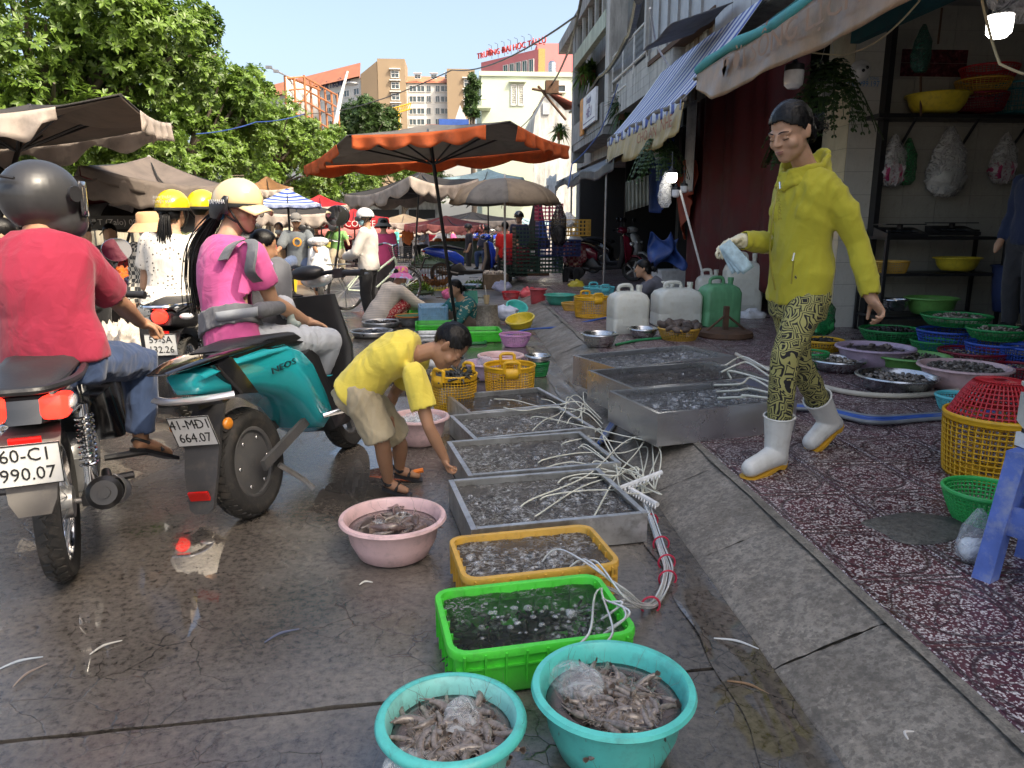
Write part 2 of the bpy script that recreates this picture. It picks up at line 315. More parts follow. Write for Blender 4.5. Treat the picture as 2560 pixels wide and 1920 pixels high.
def terrazzo():
 m,nt,b=nodes_of('maroon_terrazzo'); L=nt.links; tc=coordn(nt)
 geo=nt.nodes.new('ShaderNodeNewGeometry'); wp=geo.outputs['Position']
 wn_=N(nt,'ShaderNodeTexNoise',Scale=60.,Detail=2.); L.new(wp,wn_.inputs['Vector'])
 mp=nt.nodes.new('ShaderNodeMix'); mp.data_type='VECTOR'; mp.inputs[0].default_value=.012; L.new(wp,mp.inputs[4]); L.new(wn_.outputs[1],mp.inputs[5])
 v=N(nt,'ShaderNodeTexVoronoi',Scale=140.); L.new(mp.outputs[1],v.inputs['Vector'])
 sp=nt.nodes.new('ShaderNodeSeparateColor'); L.new(v.outputs['Color'],sp.inputs[0])
 sz=N(nt,'ShaderNodeMath',operation='LESS_THAN',i1=.58); L.new(v.outputs['Distance'],sz.inputs[0])
 chip=ramp(nt,sp.outputs[0],[(.53,(0,0,0)),(.57,(1,1,1))]); ch=N(nt,'ShaderNodeMath',operation='MULTIPLY'); L.new(chip,ch.inputs[0]); L.new(sz.outputs[0],ch.inputs[1])
 g=N(nt,'ShaderNodeTexNoise',Scale=2.5,Detail=6.); L.new(wp,g.inputs['Vector'])
 base=ramp(nt,g.outputs[0],[(.35,(.06,.018,.023)),(.65,(.11,.032,.042))])
 cc=ramp(nt,sp.outputs[1],[(.0,(.42,.38,.37)),(1,(.7,.66,.63))]); c=mixc(nt,ch.outputs[0],base,cc)
 ob=nt.nodes.new('ShaderNodeSeparateXYZ'); L.new(tc,ob.inputs[0])
 def ma(op,a,b_=None):
  q=nt.nodes.new('ShaderNodeMath'); q.operation=op
  for i,x in enumerate((a,b_)):
   if x is None:continue
   if hasattr(x,'links'):L.new(x,q.inputs[i])
   else:q.inputs[i].default_value=x
  return q.outputs[0]
 ox,oy=ob.outputs[0],ob.outputs[1]; r=ma('SQRT',ma('ADD',ma('MULTIPLY',ox,ox),ma('MULTIPLY',oy,oy))); an=ma('ARCTAN2',oy,ox)
 pet=ma('ADD',.085,ma('MULTIPLY',.05,ma('COSINE',ma('MULTIPLY',an,8.)))); g1=ma('ABSOLUTE',ma('SUBTRACT',r,pet)); g2=ma('ABSOLUTE',ma('SUBTRACT',r,.165)); g3=ma('ABSOLUTE',ma('SUBTRACT',ma('MAXIMUM',ma('ABSOLUTE',ox),ma('ABSOLUTE',oy)),.183)); g4=ma('ABSOLUTE',ma('SUBTRACT',r,.035))
 gr=ma('MINIMUM',ma('MINIMUM',g1,g2),ma('MINIMUM',g3,g4)); grv=N(nt,'ShaderNodeMapRange',i1=.004,i2=.011,i3=0.,i4=1.); L.new(gr,grv.inputs[0])
 dm=ramp(nt,g.outputs[0],[(.3,(.5,.5,.5)),(.7,(.9,.9,.9))]); dkf=ma('MULTIPLY',ma('SUBTRACT',1.,grv.outputs[0]),dm); c=mixc(nt,dkf,c,(.025,.012,.014))
 gd=N(nt,'ShaderNodeTexNoise',Scale=9.,Detail=8.,Roughness=.7); L.new(wp,gd.inputs['Vector']); gf=ramp(nt,gd.outputs[0],[(.5,(0,0,0)),(.72,(.5,.5,.5))]); c=mixc(nt,gf,c,(.05,.04,.04))
 L.new(c,b.inputs['Base Color']); rr=N(nt,'ShaderNodeMapRange',i1=.35,i2=.65,i3=.25,i4=.55); L.new(g.outputs[0],rr.inputs[0]); L.new(rr.outputs[0],b.inputs['Roughness'])
 bp=N(nt,'ShaderNodeBump',Strength=.6,Distance=.004); L.new(grv.outputs[0],bp.inputs['Height']); L.new(bp.outputs[0],b.inputs['Normal']); return m
TERR=terrazzo()
gm=MB(); gm.grid(lambda u,v:(-400+800*u,-60+900*v,-.06),8,8); struct(gm.build('ground',mat('far_ground',(.16,.14,.12),.8)))
# road slabs with a ragged joint between them
road=struct(MB().grid(lambda u,v:(-11+11.95*u,-6+110*v,-.03),4,8).build('road',DIRT))
def slab(y0,y1,sl=.095,n=60):
 m=MB(); top=[];
 def e(u,y,s_):return y-.1+(.095 if y<25 else 0.)*(u*11.93-11+.2)+.008*mnoise.noise(V((u*160,y,s_)))+.006*mnoise.noise(V((u*420,y,s_+3)))
 m.grid(lambda u,v:(-11+11.93*u,e(u,y0,1)*(1-v)+e(u,y1,2)*v,0),n,6)
 m.grid(lambda u,v:(-11+11.93*u,e(u,y0,1)+.003*(1-v),-.028*(1-v)),n,1); m.grid(lambda u,v:(-11+11.93*u,e(u,y1,2),-.028*v),n,1)
 return m.build('concrete_slab',ROAD,road)
for a,b_ in((-6,1.965),(1.982,7.2),(7.215,12.6),(12.615,30),(30.02,104)):slab(a,b_,.095 if b_<25 else 0.,110 if b_<8 else 40)
# kerb ramp slabs
ramp_o=struct(MB().grid(lambda u,v:(.932+.358*u,-4+40*v,-.014+.143*u**.92),8,4).build('kerb_ramp',concrete('ramp_joint',(.1,.09,.075))))
yy=-3.6; k=0
while yy<30:
 ln=.78+.1*sin(k*2.3); m=MB(); s_=k*7.1
 def rp(u,v,yy=yy,ln=ln,s_=s_):
  ed=min(u,1-u,v,1-v)*8; ed=min(1,ed); x=.935+.35*u+.008*mnoise.noise(V((v*6+s_,u*3,1))); y=yy+ln*v+.006*mnoise.noise(V((u*9,v*2+s_,5)))
  z=.004+.142*min(1,u*1.02)**.92-.009*(1-ed)**2+.006*mnoise.noise(V((x*9,y*9,s_)))+.003*mnoise.noise(V((x*40,y*40,s_))); return(x,y,z)
 m.grid(rp,14,24); m.build('ramp_slab',RAMP,ramp_o); yy+=ln+.005; k+=1
gut=MB(); gut.grid(lambda u,v:(.76+.172*u+.07*mnoise.noise(V((u*2,v*24,3)))*(1-u),.2+9*v,.004+.010*max(0,mnoise.noise(V((u*3,v*30,1))))*(1 if v>.02 else 0)),8,140); struct(gut.build('gutter_strip',ROAD))
kerb=MB(); kerb.grid(lambda u,v:(1.262+.05*u+.018*mnoise.noise(V((u,v*60,9))),-2+26*v,.150+.006*mnoise.noise(V((u*3,v*200,2)))),3,260); struct(kerb.build('kerb_edge',MORTAR))
# sidewalk: base sheet and single tiles
swalk=struct(MB().grid(lambda u,v:(1.30+3.3*u,-5+20.2*v,.138),6,40).build('sidewalk',DIRT)); struct(MB().grid(lambda u,v:(1.30+3.3*u,15+25*v,.148),6,40).build('far_sidewalk',TERR))
tm=MB(); h=.1975; tm.loft([[V((sx*q,sy*q,z))for sx,sy in((-1,-1),(1,-1),(1,1),(-1,1))]for q,z in((h,0),(h,.011),(h-.003,.0135))]); tme=tm.mesh('tile',20); tme.materials.append(TERR)
for j in range(36):
 for i in range(8):
  o=obj('tile',tme,None,swalk,(1.302+.2+.4*i,.8+.4*j,.1385+.0015*random.random()),(random.uniform(-.004,.004),random.uniform(-.004,.004),0))
pt=MB(); c0=G(2295,1318,.156); ring=[[c0+V((cos(a)*.21*s_*(1+.18*sin(3*a+1)),sin(a)*.145*s_*(1+.2*sin(2*a)),zz))for a in np.linspace(0,2*pi,40,endpoint=False)]for s_,zz in((1,-.002),(.93,.004),(.5,.006),(.05,.0065))]
pt.loft(ring); tag(pt.build('cement_patch',concrete('patch_cement',(.11,.105,.09),150),None),'round grey cement patch smeared on the maroon terrazzo sidewalk','cement patch')
# ================================================================ right-hand building row
def grunge(name,col,streak=.6,rough=.85,dark=(.07,.07,.065)):
 if name in MATS:return MATS[name]
 m,nt,b=nodes_of(name); L=nt.links; geo=nt.nodes.new('ShaderNodeNewGeometry'); mp=nt.nodes.new('ShaderNodeMapping'); mp.inputs['Scale'].default_value=(3,3,.5); L.new(geo.outputs['Position'],mp.inputs[0])
 n=N(nt,'ShaderNodeTexNoise',Scale=1.6,Detail=9.,Roughness=.72); L.new(mp.outputs[0],n.inputs['Vector']); n2=N(nt,'ShaderNodeTexNoise',Scale=2.2,Detail=9.,Roughness=.7); L.new(geo.outputs['Position'],n2.inputs['Vector'])
 c=ramp(nt,n2.outputs[0],[(.3,mulc(col,.8)),(.7,mulc(col,1.12))]); f=ramp(nt,n.outputs[0],[(.44,(0,0,0)),(.68,(streak,)*3)]); c=mixc(nt,f,c,dark); L.new(c,b.inputs['Base Color']); b.inputs['Roughness'].default_value=rough
 bp=N(nt,'ShaderNodeBump',Strength=.3,Distance=.02); L.new(n.outputs[0],bp.inputs['Height']); L.new(bp.outputs[0],b.inputs['Normal']); MATS[name]=m; return m
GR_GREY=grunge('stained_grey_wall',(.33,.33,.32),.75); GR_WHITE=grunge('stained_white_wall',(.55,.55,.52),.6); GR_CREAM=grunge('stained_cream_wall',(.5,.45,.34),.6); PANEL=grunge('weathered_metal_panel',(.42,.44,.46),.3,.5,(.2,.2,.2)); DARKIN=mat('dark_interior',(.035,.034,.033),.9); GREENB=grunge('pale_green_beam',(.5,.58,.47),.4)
TILEW=mat('glazed_white_tile',(.62,.6,.54),.18,var=.06,dirt=.3,dirtcol=(.3,.27,.2)); TILEC=mat('glazed_cream_tile',(.6,.52,.36),.15,var=.1,dirt=.35,dirtcol=(.3,.24,.15)); GROUT=mat('grout',(.25,.23,.2),.9)
def tiles(parent,o,u,v,nu,nv,su,sv,m,name='wall_tile',t=.006,gap=.004):
 u=V(u).normalized(); v=V(v).normalized(); w=u.cross(v); q=MB(); rot=Matrix((u,v,w)).transposed(); q.box((0,0,0),(su-gap,sv-gap,t),rot); me=q.mesh('t',20,False); me.materials.append(m)
 for i in range(nu):
  for j in range(nv):obj(name,me,None,parent,V(o)+u*(i+.5)*su+v*(j+.5)*sv+w*random.uniform(-.0006,.0006))
# -- shop A: open fish shop, party wall with shelves
A=thing('fish_shop','open white-tiled fish shop with dark interior and shelf wall behind the clam baskets','shop',(4.6,4,0))
def bx(par,nm,mt,lo,hi,off,sharp=30):q=MB(); q.box([(a+b)/2 for a,b in zip(lo,hi)],[b-a for a,b in zip(lo,hi)]); return q.build(nm,mt,par,off,sharp)
a0=(4.6,4,0)
bx(A,'shop_floor',mat('shop_floor_tile',(.16,.15,.14),.3,dirt=.4),(4.6,-6,.1),(9.2,8.3,.149),a0); bx(A,'back_wall',mat('dim_back_wall',(.3,.29,.26),.5),(9.0,-6,.15),(9.2,8.3,3.6),a0); bx(A,'ceiling',mat('ceiling_grey',(.3,.3,.29),.8),(4.3,-6,3.62),(9.2,8.3,3.75),a0)
pw=bx(A,'party_wall',GROUT,(4.62,8.3,.15),(9.0,8.45,3.62),a0); tiles(pw,V((4.62,8.296,.15))-V(a0),(1,0,0),(0,0,1),11,14,.398,.248,mat('shaded_grimy_tile',(.4,.385,.34),.22,var=.1,dirt=.4,dirtcol=(.2,.18,.14)))  # party-wall tile: some grime, and base colour darkened to paint in the interior shade
pl=bx(A,'pillar',GROUT,(4.28,8.22,.13),(4.6,8.8,3.62),a0); tiles(pl,V((4.28,8.216,.15))-V(a0),(1,0,0),(0,0,1),1,14,.32,.248,TILEW); tiles(pl,V((4.276,8.8,.15))-V(a0),(0,-1,0),(0,0,1),2,14,.29,.248,TILEC)
bx(A,'added_near_wall',GR_GREY,(4.4,3.5,.13),(9.1,3.65,3.62),a0); bx(A,'shutter',PANEL,(4.4,-6,.13),(4.46,3.5,3.62),a0); bx(A,'gate_post',BLACKP,(4.6,8.1,.15),(4.66,8.29,3.6),a0); bx(A,'upper_wall',GR_GREY,(4.2,-6,3.75),(9.2,8.6,6.95),a0); bx(A,'pillar_near',TILEW,(4.3,-1.2,.13),(4.6,-.8,3.62),a0); bx(A,'roof_slab',GR_GREY,(3.6,-8,6.95),(9.4,8.6,7.12),a0)  # near side wall and front shutter: added out of view to darken the shop
bx(A,'canopy_beam',mat('teal_canvas_dark',(.02,.1,.11),.8),(4.2,-6,3.2),(4.3,8.2,3.6),a0)
text('0961.999.197',.085,mat('blue_print',(.1,.3,.6),.6),A,PY(2155,210,8.21)-V(a0),sx=.85); text('KHOAN CẮT BÊ TÔNG',.04,MATS['blue_print'],A,PY(2155,196,8.21)-V(a0),sx=.9)
q=MB(); c=PY(2335,158,8.29);
for i in range(5):
 for j in range(2):q.box(c+V((-.3+.15*i,0,-.07+.14*j))-V(a0),(.146,.01,.136))
q.build('patterned_tile_band',mat('maroon_flower_tile',(.1,.02,.025),.25,var=.8,scale=22),A)
# upper storeys, units B C D: dark open ground floors, stained fronts
B=thing('tarp_shop','shop behind the dark red tarpaulin with weathered aluminium panels above','shop',(4.2,11,0)); b0=(4.2,11,0)
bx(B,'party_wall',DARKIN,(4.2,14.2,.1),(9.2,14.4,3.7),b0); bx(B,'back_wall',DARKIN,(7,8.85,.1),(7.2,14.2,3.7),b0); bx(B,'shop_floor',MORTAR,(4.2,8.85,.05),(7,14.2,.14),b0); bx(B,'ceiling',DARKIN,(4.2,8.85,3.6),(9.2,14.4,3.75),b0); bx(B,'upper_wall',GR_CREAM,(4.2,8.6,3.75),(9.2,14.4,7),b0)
bx(B,'roof_slab',GR_GREY,(3.6,8.6,6.97),(9.4,14.4,7.14),b0)
for i in range(6):bx(B,'aluminium_panel',PANEL,(3.6+.004*(i%2),10.85+.6*i,4.28),(3.64,11.43+.6*i,6.4),b0); bx(B,'panel_mullion',GREYMETAL,(3.56,11.425+.6*i,4.25),(3.66,11.455+.6*i,6.45),b0)
bx(B,'panel_sill',RUST,(3.56,10.8,4.18),(4.2,14.5,4.26),b0)
for i in range(16):bx(B,'wall_board',mat('weathered_boards',(.36,.34,.3),.8,var=.35,dirt=.6)if i%3 else WOOD,(3.78+.02*(i%2),10.85+.225*i,3.2),(3.82+.02*(i%2),11.05+.225*i,4.18),b0)
for i in range(7):bx(B,'metal_box_panel',PANEL,(3.58,6.2+.66*i,3.86),(3.62,6.84+.66*i,6.2),b0)
bx(B,'box_soffit',GR_GREY,(3.62,6.2,3.84),(4.2,10.82,3.9),b0)
q=MB(); q.grid(lambda u,v:(3.5-.75*v,9.9+1.6*u+.0*v,4.05-.25*v+.02*sin(u*9)),10,6); solid(q.build('tin_flap',grunge('dark_tin',(.16,.16,.16),.5),B,b0),.012)
C=thing('balcony_house','stained grey house with white-tiled balcony and wire mesh railing','house',(4.2,17,0)); c0_=(4.2,17,0)
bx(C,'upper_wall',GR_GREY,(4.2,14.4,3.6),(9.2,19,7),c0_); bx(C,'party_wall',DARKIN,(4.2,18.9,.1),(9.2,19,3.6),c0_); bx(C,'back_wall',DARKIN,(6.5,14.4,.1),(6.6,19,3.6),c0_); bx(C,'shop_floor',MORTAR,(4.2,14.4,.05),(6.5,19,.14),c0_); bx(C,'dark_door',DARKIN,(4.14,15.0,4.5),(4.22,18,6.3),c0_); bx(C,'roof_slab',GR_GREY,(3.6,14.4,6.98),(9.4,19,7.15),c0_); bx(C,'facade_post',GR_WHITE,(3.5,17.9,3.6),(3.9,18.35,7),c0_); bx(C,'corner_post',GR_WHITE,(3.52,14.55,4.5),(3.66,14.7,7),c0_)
bf=bx(C,'balcony_parapet',GROUT,(3.6,12.9,3.72),(4.2,17.4,4.4),c0_); tiles(bf,V((3.596,17.4,3.72))-V(c0_),(0,-1,0),(0,0,1),12,4,.375,.17,GR_WHITE,'brick',.012); tiles(bf,V((3.6,12.896,3.72))-V(c0_),(1,0,0),(0,0,1),2,4,.3,.17,GR_WHITE,'brick',.012)
q=MB(); q.tube([V((3.6,y,5.05))-V(c0_)for y in(14.7,17.9)],.025); q.tube([V((3.6,y,4.5))-V(c0_)for y in(14.7,17.9)],.03); q.tube([V((3.6,y,4.2))-V(c0_)for y in(16.4,18)],.03)
for y in(14.72,15.8,16.85,17.9):q.tube([V((3.6,y,z))-V(c0_)for z in(4.3,5.07)],.02)
q.build('railing',WHITE,C); q=MB()
for i in range(50):y=14.75+i*.063; q.tube([V((3.61,y,4.5))-V(c0_),V((3.61,y+.12,5.03))-V(c0_)],.004,4); q.tube([V((3.61,y+.12,4.5))-V(c0_),V((3.61,y,5.03))-V(c0_)],.004,4)
q.build('wire_mesh',GREYMETAL,C)
D=thing('overhang_house','grey house at the row end with roof overhang and pale green beam','house',(4.2,22,0)); d0=(4.2,22,0)
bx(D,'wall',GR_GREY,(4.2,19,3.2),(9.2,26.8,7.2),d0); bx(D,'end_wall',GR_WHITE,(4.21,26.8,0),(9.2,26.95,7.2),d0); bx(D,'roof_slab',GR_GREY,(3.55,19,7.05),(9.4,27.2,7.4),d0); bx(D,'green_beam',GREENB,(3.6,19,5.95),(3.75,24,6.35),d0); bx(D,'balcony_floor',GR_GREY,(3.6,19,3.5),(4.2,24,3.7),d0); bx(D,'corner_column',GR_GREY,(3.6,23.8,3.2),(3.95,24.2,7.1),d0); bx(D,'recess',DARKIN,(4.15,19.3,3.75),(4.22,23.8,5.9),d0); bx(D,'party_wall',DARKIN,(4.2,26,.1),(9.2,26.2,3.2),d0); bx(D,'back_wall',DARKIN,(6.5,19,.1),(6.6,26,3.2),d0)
for i in range(5):bx(D,'beam_bracket',GR_WHITE,(3.62,19.5+i*1.,6.35),(3.72,19.6+i*1.,7.05),d0)
bx(D,'parapet',GR_GREY,(3.58,19,3.7),(3.7,24,4.25),d0)
# hanging sign
sg=thing('shop_sign','white hanging shop sign with dark blue lettering and orange side panel','sign',(3.5,20.3,3.87)); q=MB(); q.box((0,0,.4),(.06,1.9,.8)); q.build('board',mat('sign_white',(.7,.72,.75),.5),sg); q=MB(); q.box((-.002,1.25,.35),(.05,.5,.95)); q.build('side_panel',mat('sign_orange',(.6,.25,.05),.6,var=.5),sg)
text('Hoành',.26,mat('sign_blue',(.03,.04,.2),.5),sg,(-.036,.05,.63),(0,-1,0)); text('HIỂU',.34,mat('sign_purple',(.12,.05,.25),.5),sg,(-.036,0,.3),(0,-1,0),sx=1.1); q=MB(); q.box((-.034,0,.1),(.004,1.7,.02)); q.build('underline',MATS['sign_blue'],sg)
# ---- awnings
def sheet(name,mt,parent,off,fn,nu,nv,th=.006):q=MB(); q.grid(fn,nu,nv); return solid(q.build(name,mt,parent,off,180),th)
TAN=mat('printed_tan_tarp',(.27,.165,.095),.45,var=.35,scale=5,dirt=.5,dirtcol=(.2,.1,.05),bump=.3,bscale=12); TAN2=mat('printed_yellow_tarp',(.36,.27,.12),.45,var=.3,scale=5,dirt=.4,dirtcol=(.3,.2,.1),bump=.3,bscale=12)
TEALC=stripes('teal_check_canvas',(.05,.3,.3),(.45,.5,.48),9,0,.7); BLUES=stripes('blue_white_canvas',(.62,.66,.72),(.06,.11,.38),17,0,.6); DKTARP=mat('dark_grey_tarp',(.045,.05,.06),.5,var=.3,bump=.4,bscale=8); REDT=mat('dark_red_tarp',(.075,.006,.006),.7,var=.3,scale=3,bump=.3,bscale=10); BLUET=mat('blue_tarp',(.015,.05,.2),.5,var=.3,bump=.4,bscale=10); WTARP=mat('white_tarp',(.6,.6,.58),.6,dirt=.4,bump=.3)
PRINT=mat('faded_red_print',(.3,.09,.04),.6); PRINT2=mat('faded_brown_print',(.28,.15,.08),.6)
wv=lambda u,f,s_=0:sin(u*f+s_)*.6+sin(u*f*2.3+s_*2)*.3
AW=thing('tan_awning','long tan printed tarpaulin awning with teal checked roll over the clam shop','awning',(2.8,6,2.7)); o_=(2.8,6,2.7)
def aw1(u):return 8.75-12.5*u
sheet('canopy',BLUES,AW,o_,lambda u,v:(4.25-1.5*v,aw1(u),3.62-.55*v-.05*sin(v*3)*sin(u*30)**2),90,12);
q=MB(); q.tube([V((2.74+.01*sin(i),aw1(i/40),3.02+.03*sin(i*.7)))-V(o_)for i in range(41)],[.055+.012*sin(i*1.9)for i in range(41)],12); q.build('teal_roll',TEALC,AW)
sheet('teal_layer',mat('teal_canvas',(.05,.25,.24),.7,var=.3),AW,o_,lambda u,v:(3.9-1.12*v,aw1(u*.75),3.56-.47*v+.03*wv(u,40,v*4)),80,8)
sheet('valance',TAN,AW,o_,lambda u,v:(2.72-.02*v+.025*wv(u,55,v*1.5)*(.3+v)-.03*v*sin(u*17),aw1(u),2.98-(.36+.05*wv(u,12))*v*(1-.55*max(0,1-u*16))),160,10)
q=MB(); q.tube([V((4.2,aw1(0)+.05,3.45))-V(o_),V((2.7,aw1(0)+.05,2.93))-V(o_)],.02); q.tube([V((2.75,aw1(0)+.1,2.95))-V(o_),V((2.75,aw1(1),2.95))-V(o_)],.02); q.build('frame',GREYMETAL,AW)
text('ĐỜI SỐNG LỊCH',.24,PRINT2,AW,V((2.655,6.4,2.82))-V(o_),(0,-1,0),sx=1.5)
AW2=thing('striped_awning','blue and white striped awning with yellowed printed tarp valance','awning',(2.8,11,2.5)); o_=(2.8,11,2.5)
def aw2(u):return 13.6-4.5*u
sheet('canopy',BLUES,AW2,o_,lambda u,v:(3.62-.93*v,aw2(u)+.1*v,3.95-1.18*v-.05*sin(v*3.1)*(1+wv(u,20)*.4)),60,16)
q=MB(); q.grid(lambda u,v:(2.69+.02*wv(u,60),aw2(u)+.1,2.8-.13*v-.02*abs(sin(u*70))),90,3); solid(q.build('frill',BLUES,AW2,o_,180),.005); q=MB(); q.tube([V((2.72,aw2(i/20)+.1,2.78+.02*sin(i)))-V(o_)for i in range(21)],.04,10); q.build('roller',mat('grey_brown_canvas',(.15,.13,.11),.8),AW2)
sheet('valance',TAN2,AW2,o_,lambda u,v:(2.70-.05*v+.02*wv(u,45,v*2)*(.3+v),aw2(u)+.05,2.74-(.36+.1*sin(u*pi)+.03*wv(u,18))*v),100,8)
text('CHO AN',.2,PRINT,AW2,V((2.62,10.6,2.52))-V(o_),(0,-1,0),sx=1.4); text('NHE',.22,PRINT,AW2,V((2.62,9.6,2.55))-V(o_),(0,-1,0),sx=1.2)
AW3=thing('dark_awning','dark grey tarpaulin awning sagging over the maroon scooter stall','awning',(2.8,16,2.2)); o_=(2.8,16,2.2)
sheet('canopy',DKTARP,AW3,o_,lambda u,v:(4.2-1.7*v,24-11.8*u,3.1-.75*v-.1*sin(pi*u*4)**2*v+.02*wv(u,50)),80,12); sheet('valance',DKTARP,AW3,o_,lambda u,v:(2.5+.04*wv(u,40),24-11.8*u,2.36-.1*sin(pi*u*4)**2-(.16+.04*wv(u,9))*v),90,5)
sheet('white_patch',WTARP,AW3,o_,lambda u,v:(2.47+.05*sin(u*8),21.2-1.8*u,2.55-.75*v*(1-.2*u)+.02*sin(u*22)),24,8); q=MB()
for y in(13,17,21):q=MB(); q.tube([V((2.55,y,.14))-V(o_),V((2.55,y,2.4))-V(o_)],.022); q.build('post',GREYMETAL,AW3)
# hanging tarps of shop B
RT=thing('red_tarp','dark red tarpaulin curtain hanging across the shuttered shop','tarpaulin',(3.9,11,.3)); o_=(3.9,11,.3)
sheet('curtain',REDT,RT,o_,lambda u,v:(4.1-.45*sin(u*2.2)+.06*wv(u,26,v),8.9+3.2*u,3.35-.25*u-3.1*v*(1-.12*sin(u*5))),60,24); sheet('loose_flap',mat('orange_red_tarp',(.28,.05,.02),.7,var=.3),RT,o_,lambda u,v:(3.55+.08*wv(u,12,v*3),11.3+1.0*u*(1-.5*v),2.2-1.1*v*(.4+.6*u)+.1*sin(u*6)),24,16)
BT=thing('blue_tarp','blue tarpaulin bundle hanging beside the dark red curtain','tarpaulin',(3.5,12,2)); o_=(3.5,12,2)
sheet('drape',BLUET,BT,o_,lambda u,v:(3.35+.12*wv(u,14,v*2),12.0+1.2*u,2.75-1.25*v*(.6+.4*sin(u*3))),30,20); sheet('white_strip',WTARP,BT,o_,lambda u,v:(3.5+.03*wv(u,9),11.2+.5*u,3.1-1.3*v),10,12)
# bulbs
BULB=mat('frosted_bulb',(.75,.75,.76),.4); LIT=mat('lit_bulb',(1,.98,.95),.4,emit=6)
def bulb(px,py,Y_,lit,label,r=.085):
 p=PY(px,py,Y_); t=thing('bulb_lamp',label,'lamp',p); q=MB(); q.lathe([(.001,-r*1.3),(r*.6,-r*1.25),(r*.95,-r*.9),(r,-r*.3),(r,r*.5),(r*.95,r*.55)],20); q.build('globe',LIT if lit else BULB,t); q=MB(); q.lathe([(r*.9,r*.5),(r*1.02,r*.52),(r*.98,r*1.1),(r*.4,r*1.3),(.02,r*1.5),(.015,r*1.9)],20,cap=True); q.tube([(0,0,r*1.8),(0,.02,.28)],.006,6); q.build('cap',BLACKP,t)
bulb(1985,190,6.9,0,'unlit white bulb hanging under the tan awning edge'); bulb(2500,55,5.2,1,'bright lit bulb hanging under a clear plastic sheet in the fish shop',.08); bulb(1680,440,9.,1,'lit square-ended bulb hanging below the striped awning',.06)
bulb(1690,480,10.,0,'first unlit bulb hanging in the dark under the striped awning',.055); bulb(1710,470,10.1,0,'second unlit bulb hanging in the dark under the striped awning',.05)
# ================================================================ far buildings
BROWN=mat('brown_render',(.27,.2,.13),.85,scale=.3,var=.08); WHITEB=mat('white_render',(.55,.55,.52),.85,scale=.3,var=.06); REDROOF=mat('red_roof_tile',(.42,.16,.09),.8,scale=.5,var=.15,bump=.3,bscale=3); PINKB=mat('pink_render',(.62,.2,.2),.8,scale=.4,var=.1); MINT=mat('pale_mint_render',(.5,.57,.45),.85,scale=.4,var=.05,dirt=.15,dirtcol=(.4,.42,.35)); PANE=mat('window_glass',(.05,.07,.08),.08,spec=.8); TEALG=mat('teal_window_glass',(.03,.14,.13),.1,spec=.8); FRAMEW=mat('window_frame_white',(.62,.62,.6),.6)
def facade(th,o,u,n,wins,pane=PANE,hood=False):
 u=V(u).normalized(); n=V(n).normalized(); rot=Matrix((u,n,V((0,0,1)))).transposed()
 for s_,z,w,h in wins:
  c=V(o)+u*s_+V((0,0,z)); q=MB(); t=w*.07
  q.box(c+u*(-w/2+t/2)+n*.06,(t,.3,h),rot); q.box(c+u*(w/2-t/2)+n*.06,(t,.3,h),rot); q.box(c+V((0,0,h/2-t/2))+n*.061,(w-2*t,.3,t),rot); q.box(c-V((0,0,h/2-t/2))+n*.061,(w-2*t,.3,t),rot); q.box(c+n*.055,(t*.8,.2,h-2*t),rot)
  if hood:q.box(c+V((0,0,h*.72))+n*.4,(w*1.3,.9,h*.14),rot); q.box(c+V((0,0,h*.12))+n*.05,(w-2*t,.16,t),rot)
  f=q.build('window',FRAMEW,th); g=MB(); g.box(c+n*.03,(w-t,.06,h-t),rot); g.build('pane',pane,f)
def wp(px,py,Y_):return PY(px,py,Y_)
H1=thing('brown_tower_block','tall brown and white dormitory block with red tiled roof behind the trees','building',(0,200,0)); h0=V((0,200,0))
def wallbox(th,nm,m,x0,x1,ya,yb,z1,z0=0):q=MB(); q.box(((x0+x1)/2,(ya+yb)/2,(z0+z1)/2),(x1-x0,yb-ya,z1-z0)); return q.build(nm,m,th,h0)
ax0,ax1=wp(948,300,200).x,wp(1016,300,200).x; zt=wp(1000,147,200).z; wallbox(H1,'tower_wall',BROWN,ax0,ax1,200,211,zt)
q=MB(); q.add([V((ax0-.1,200,0)),V((ax0-.1,211,0)),V((wp(903,300,212).x,212,0)),V((wp(906,300,202).x,202,0)),V((ax0-.1,200.1,zt-.6)),V((ax0-.1,211,zt-.6)),V((wp(903,300,212).x,212,zt-4)),V((wp(906,300,202).x,202,zt-3.4))],[(0,1,2,3),(4,7,6,5),(0,3,7,4),(1,5,6,2),(2,6,7,3)]); q.build('tower_side',BROWN,H1,h0,20)
facade(H1,V((0,0,0)),(1,0,0),(0,-1,0),[(wp(991,300,200).x,wp(991,y,200).z,2.1,1.7)for y in(186,214,242,270,298,326)],hood=True)
bx0,bx1=ax1+.05,wp(1148,300,203).x; zb=wp(1080,208,203).z; wallbox(H1,'wing_wall',WHITEB,bx0,bx1,203,214,zb); q=MB(); zr=wp(1080,182,203).z; q.add([V((bx0,202.4,zb)),V((bx1,202.4,zb)),V((bx1,208,zr)),V((bx0,208,zr)),V((bx0,215,zb)),V((bx1,215,zb))],[(0,1,2,3),(3,2,5,4),(0,3,4),(1,5,2)]); q.build('wing_roof',REDROOF,H1,h0,10)
W_=[]
for fl,y in enumerate((222,248,278,305,330)):
 for s_,w in((1032,2.6),(1052,2.8),(1072,1.5),(1094,1.5),(1112,3.0),(1136,2.4)):W_.append((wp(s_,y,203).x,wp(s_,y,203).z,w*.75,1.6))
facade(H1,V((0,3,0)),(1,0,0),(0,-1,0),W_); facade(H1,V((0,2.8,0)),(1,0,0),(0,-1,0),[(wp(s_,192,204).x,wp(s_,194,204).z,1.6,1.1)for s_ in(1045,1085,1120)],hood=True)
